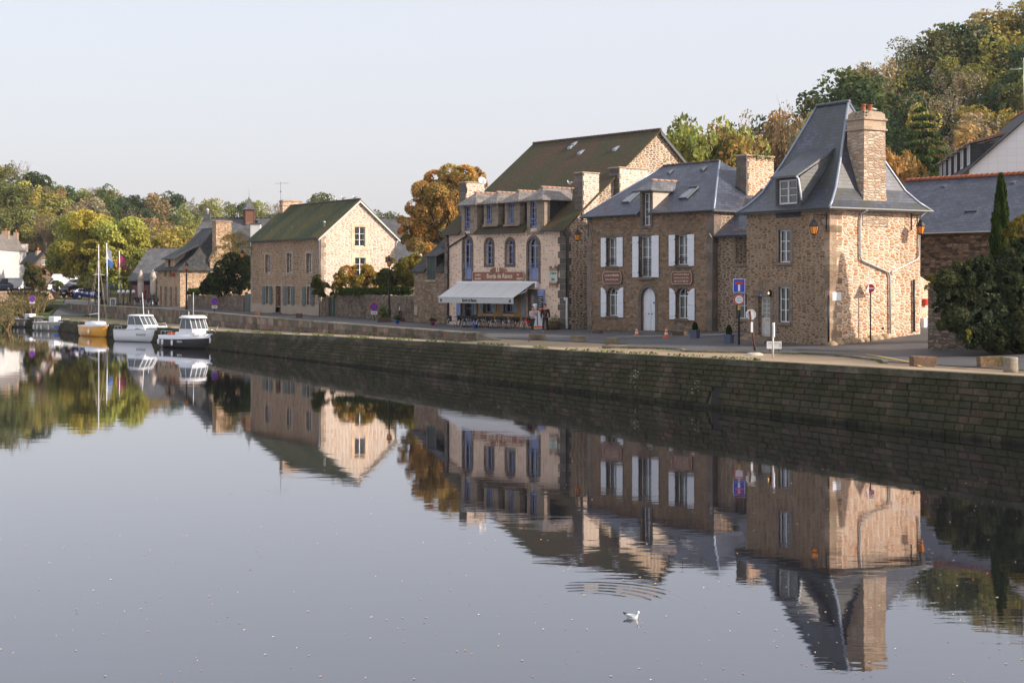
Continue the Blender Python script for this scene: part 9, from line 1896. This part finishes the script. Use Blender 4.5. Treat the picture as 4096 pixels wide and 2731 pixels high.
def yellow_boat(rt, sh, L, B, hb, hs):
    mb = MB(); mb.loft([[(x, w+.012, h-.16), (x, w+.02, h+.02)] for x, w, h in sh], close=False, caps=False); mb.loft([[(x, -w-.012, h-.16), (x, -w-.02, h+.02)] for x, w, h in sh], close=False, caps=False); mb.q((sh[0][0]-.012, -sh[0][1], sh[0][2]-.16), (sh[0][0]-.012, sh[0][1], sh[0][2]-.16), (sh[0][0]-.012, sh[0][1], sh[0][2]), (sh[0][0]-.012, -sh[0][1], sh[0][2])); mb.build('white_sheer_band', M['gelwhite'], rt); deck(rt, sh, 'gelwhite')
    mb = MB(); mb.loft([[(x, -w, hs-.02), (x, -w*.85, hs+z), (x, w*.85, hs+z), (x, w, hs-.02)] for x, w, z in ((-1.2, .75, .30), (0, .8, .42), (1.0, .62, .36), (1.7, .3, .15))], close=False); mb.build('cabin_top', M['gelwhite'], rt)
    mb = MB(); mb.tube([(.5, 0, hs+.3), (.5, 0, hs+7.9)], [.055, .04], 8); mb.build('mast', M['white'], rt); mb = MB(); mb.tube([(.5, 0, hs+1.2), (-2.0, .1, hs+1.0)], .05, 6); mb.build('boom', M['white'], rt); mb = MB(); mb.tube([(.5, -.02, hs+5.0), (.5, -.6, hs+4.95)], .02, 4); mb.tube([(.5, -.0, hs+5.0), (.5, .6, hs+4.95)], .02, 4); mb.build('spreader', M['white'], rt)
    for e in ((2.6, 0, hb), (-2.6, 0, hs), (.3, .9, hs), (.3, -.9, hs)): mb = MB(); mb.tube([(.5, 0, hs+6.6), e], .012, 3); mb.build('rigging_wire', M['rope'], rt)
    rails(rt, [(-2.6, -.7, hs), (-2.65, 0, hs), (-2.6, .7, hs)], .4); mb = MB(); mb.loft([[(x, y, -.05) for x, y in [(a, b*1.01) for a, b, c in sh]+[(a, -b*1.01) for a, b, c in sh[::-1]]], [(x, y, .10) for x, y in [(a, b*1.0) for a, b, c in sh]+[(a, -b*1.0) for a, b, c in sh[::-1]]]]) ; fender(rt, .5, -1.02, .3, r=.12); fender(rt, 1.6, .75, .3, r=.12)
boat('sailing_boat', 'yellow hulled sailing boat with white cabin and tall white mast', 'boat', 386, 1345, math.radians(-50), 5.0, 2.1, 1.2, 1.08, 'gelyellow', yellow_boat, 'boats moored at the quay', transom=.8, bowrake=.3)
def grey_boat(rt, sh, L, B, hb, hs):
    deck(rt, sh, 'alu', dz=-.25); gunwale(rt, sh, 'offwhite', .045)
    rails(rt, [(-L/2+.1, -B/2*.8, hs), (-L/2+.9, -B/2*.95, hs), (-L/2+1.7, -B/2, hs)], .28, 'white'); rails(rt, [(L/2-1.8, -B/2*.8, hb-.1), (L/2-1.0, -B/2*.55, hb), (L/2-.3, -B/2*.25, hb)], .25, 'white')
    mb = MB(); mb.box(-.75, -.45, hs, .25, .45, hs+.62, b=.06); mb.build('engine_box', M['white'], rt); mb = MB(); mb.tube([(.9, -.2, hs-.2), (.9, -.2, hs+.45)], .03, 6); mb.build('steering_post', M['galv'], rt)
    for x in (-2.5, -1.9, -1.2, .1): fender(rt, x, -B/2-.06, .15, 'offwhite', .11, .5)
    mb = MB(); mb.box(1.0, -B/2-.02, .30, 1.7, -B/2+.05, .62); mb.build('blue_panel', M['signblue2'], rt); mb = MB(); mb.box(-.9, -.55, hs-.25, .5, .55, hs-.02); mb.build('thwart', M['alu'], rt); 
    mb = MB(); mb.tube([(-1.8, -B/2-.04, hs), (-1.2, -B/2-.06, hs-.25), (-.5, -B/2-.04, hs), (.3, -B/2-.06, hs-.25), (1.1, -B/2-.03, hs)], .02, 4); mb.build('grab_line', M['rope'], rt)
boat('work_boat', 'grey open work boat with white engine box, nearer the yellow sailing boat', 'boat', 225, 1323, math.radians(-35), 5.6, 2.0, 1.05, .95, 'alu', grey_boat, 'boats moored at the quay', transom=.95, bowrake=1.0, full=1.5)
boat('work_boat', 'grey open work boat with white engine box, farthest left by the reeds', 'boat', 126, 1308, math.radians(-35), 5.6, 2.0, 1.05, .95, 'alu', grey_boat, 'boats moored at the quay', transom=.95, bowrake=1.0, full=1.5)
def mrope(pts, label): mb = MB(); mb.tube(pts, .022, 5); mb.build('mooring_rope', M['rope'], tags=(label, 'rope', 'mooring ropes'))
a = AT(862, 1330, 112.3); b = GD(901, 1322); mrope([a, a.lerp(b, .5)+Vector((0, 0, -.15)), b+Vector((0, 0, .15))], 'mooring rope from the black hulled boat to the roped bollard')
# ---------------- small growth and floating leaves ----------------
r = random.Random(12); mb = MB()
for i in range(480):
    y = G(r.uniform(0, 1), 1400+1331*r.random()**.8, ZW).y; px = r.uniform(-50, 4150); x = (px-CX)/F*y; a_, b_ = toab(x, y)
    if b_ > -.6: continue
    if r.random() < .35: x, y = [q+r.gauss(0, .4) for q in (x, y)]
    s = r.uniform(.008, .022)*(1+y/55); an = r.uniform(0, 3.14); c = rgbvar(r.choice([(.70, .50, .28), (.62, .36, .14), (.60, .55, .35), (.45, .25, .10), (.55, .52, .42)]), .2, r)
    mb.q((x-s*math.cos(an), y-s*math.sin(an), ZW+.006), (x+s*.5*math.sin(an), y-s*.5*math.cos(an), ZW+.012), (x+s*math.cos(an), y+s*math.sin(an), ZW+.008), (x-s*.5*math.sin(an), y+s*.5*math.cos(an), ZW+.014), c=c)
d = Nd('fallen_leaf'); mm = d.fin(d.n('Attribute', attribute_name='Col'), .7); tag(mb.build('floating_leaves', mm), 'small yellow leaves floating on the river', 'leaves', kind='stuff')
mb = MB(); gcol = [(.10, .14, .03), (.14, .17, .04), (.07, .10, .025), (.20, .19, .06)]
for i in range(5200):
    if i % 3: a_ = 14+r.random()**1.1*130; b_ = .92+abs(r.gauss(0, .18)); pr_ = MN.noise(Vector((a_*.35, 0, 3)))
    else: a_ = 40+r.random()*120; b_ = bk(a_)-.28-abs(r.gauss(0, .14)); pr_ = MN.noise(Vector((a_*.25, 5, 3)))
    if pr_ < -.05: continue
    x, y = ab(a_, b_); leaf_quad(mb, (x, y, land(a_, b_)+r.uniform(.0, .10)), r.uniform(.04, .09), r, rgbvar(r.choice(gcol), .25, r))
for i in range(900):
    t = r.random(); k0 = KERB[0][0]+(KERB[-1][0]-KERB[0][0])*t; b_ = bk(k0)-.16-abs(r.gauss(0, .08))
    if MN.noise(Vector((k0*.6, 9, 1))) > 0: x, y = ab(k0, b_); leaf_quad(mb, (x, y, land(k0, b_)+.02), .04, r, rgbvar(r.choice(gcol), .25, r))
for (fr_, s0, s1) in ((HF, 0, HF.L), (H2, 0, H2.L), (fw2, 0, fw2.L), (AF, 0, AF.L)):
    for i in range(260): s = r.uniform(s0, s1); p = fr_.xy(s, -.06-abs(r.gauss(0, .09))); (MN.noise(Vector((s*.8, fr_.L, 1))) > -.1) and leaf_quad(mb, (*p, zland(*p)+.04), .05, r, rgbvar(gcol[2], .3, r))
d = Nd('weed_leaf'); mw = d.fin(d.n('Attribute', attribute_name='Col'), .85, spec=.15); tag(mb.build('quay_weeds', mw), 'low grass and weeds along the quay edge and wall feet', 'weeds', kind='stuff')
wp = [(2545, 1512, .26, 'pale flowering weed growing high on the quay wall, left one'), (2548, 1552, .13, 'small pale weed on the quay wall below the flowering one'), (2572, 1573, .16, 'dark green tuft low on the quay wall'), (2787, 1500, .12, 'small weed under the coping near the drain hole'), (2790, 1546, .2, 'white flowered weed on the quay wall left of the drain hole'), (2952, 1575, .14, 'small green tuft right of the drain hole'), (1890, 1450, .22, 'green weed clump on the quay wall below the creperie'), (2165, 1470, .18, 'green tuft on the quay wall below the two stone blocks'), (3250, 1668, .2, 'ferny tuft near the waterline on the right part of the quay wall')]
for (px, py, s, lab) in wp:
    D = 45.4/(.614+(px-CX)/F)+.35; p = AT(px, py, D); a_, b_ = toab(p.x, p.y); v = MB(); [leaf_quad(v, (p.x+r.gauss(0, s*.6), p.y-.12-abs(r.gauss(0, .05)), p.z+r.gauss(0, s*.7)), .045, r, rgbvar(r.choice([(.06, .08, .03), (.35, .36, .27), (.05, .07, .02)]) if 'pale' in lab or 'white' in lab else rgbvar((.05, .07, .022), .3, r), .3, r)) for _ in range(int(500*s))]; v.build('wall_weed', mw, None, p, (lab, 'weed', 'weeds on the quay wall'))
# lawn by the car park
def patch(name, pts, mat, dz):
    mb = MB(); mb.q(*[(AT(px, 0, D).x, D, zland(AT(px, 0, D).x, D)+dz) for px, D in pts]); tag(mb.build(name, mat), kind='structure')
patch('lawn', [(325, 186), (345, 180), (400, 177), (460, 177), (470, 186), (400, 192), (340, 192)], M['grass'], .07)
patch('car_park', [(205, 176), (330, 172), (470, 172), (520, 190), (430, 205), (300, 222), (262, 222), (255, 200)], M['asphalt'], .035)
patch('grass_verge', [(120, 178), (200, 177), (250, 200), (258, 222), (225, 222), (180, 200)], M['grass'], .05)
mb = MB(); mb.box(-190, -20, -5, 190, 560, 75); hz = mb.build('haze', M['water']); hz['kind'] = 'stuff'; d = Nd('haze_air'); vp = d.t.nodes.new('ShaderNodeVolumePrincipled'); vp.inputs['Density'].default_value = HZ; vp.inputs['Color'].default_value = (.93, .93, .97, 1); vp.inputs['Anisotropy'].default_value = .3; d.t.links.new(vp.outputs[0], d.out.inputs['Volume']); hz.data.materials[0] = d.m
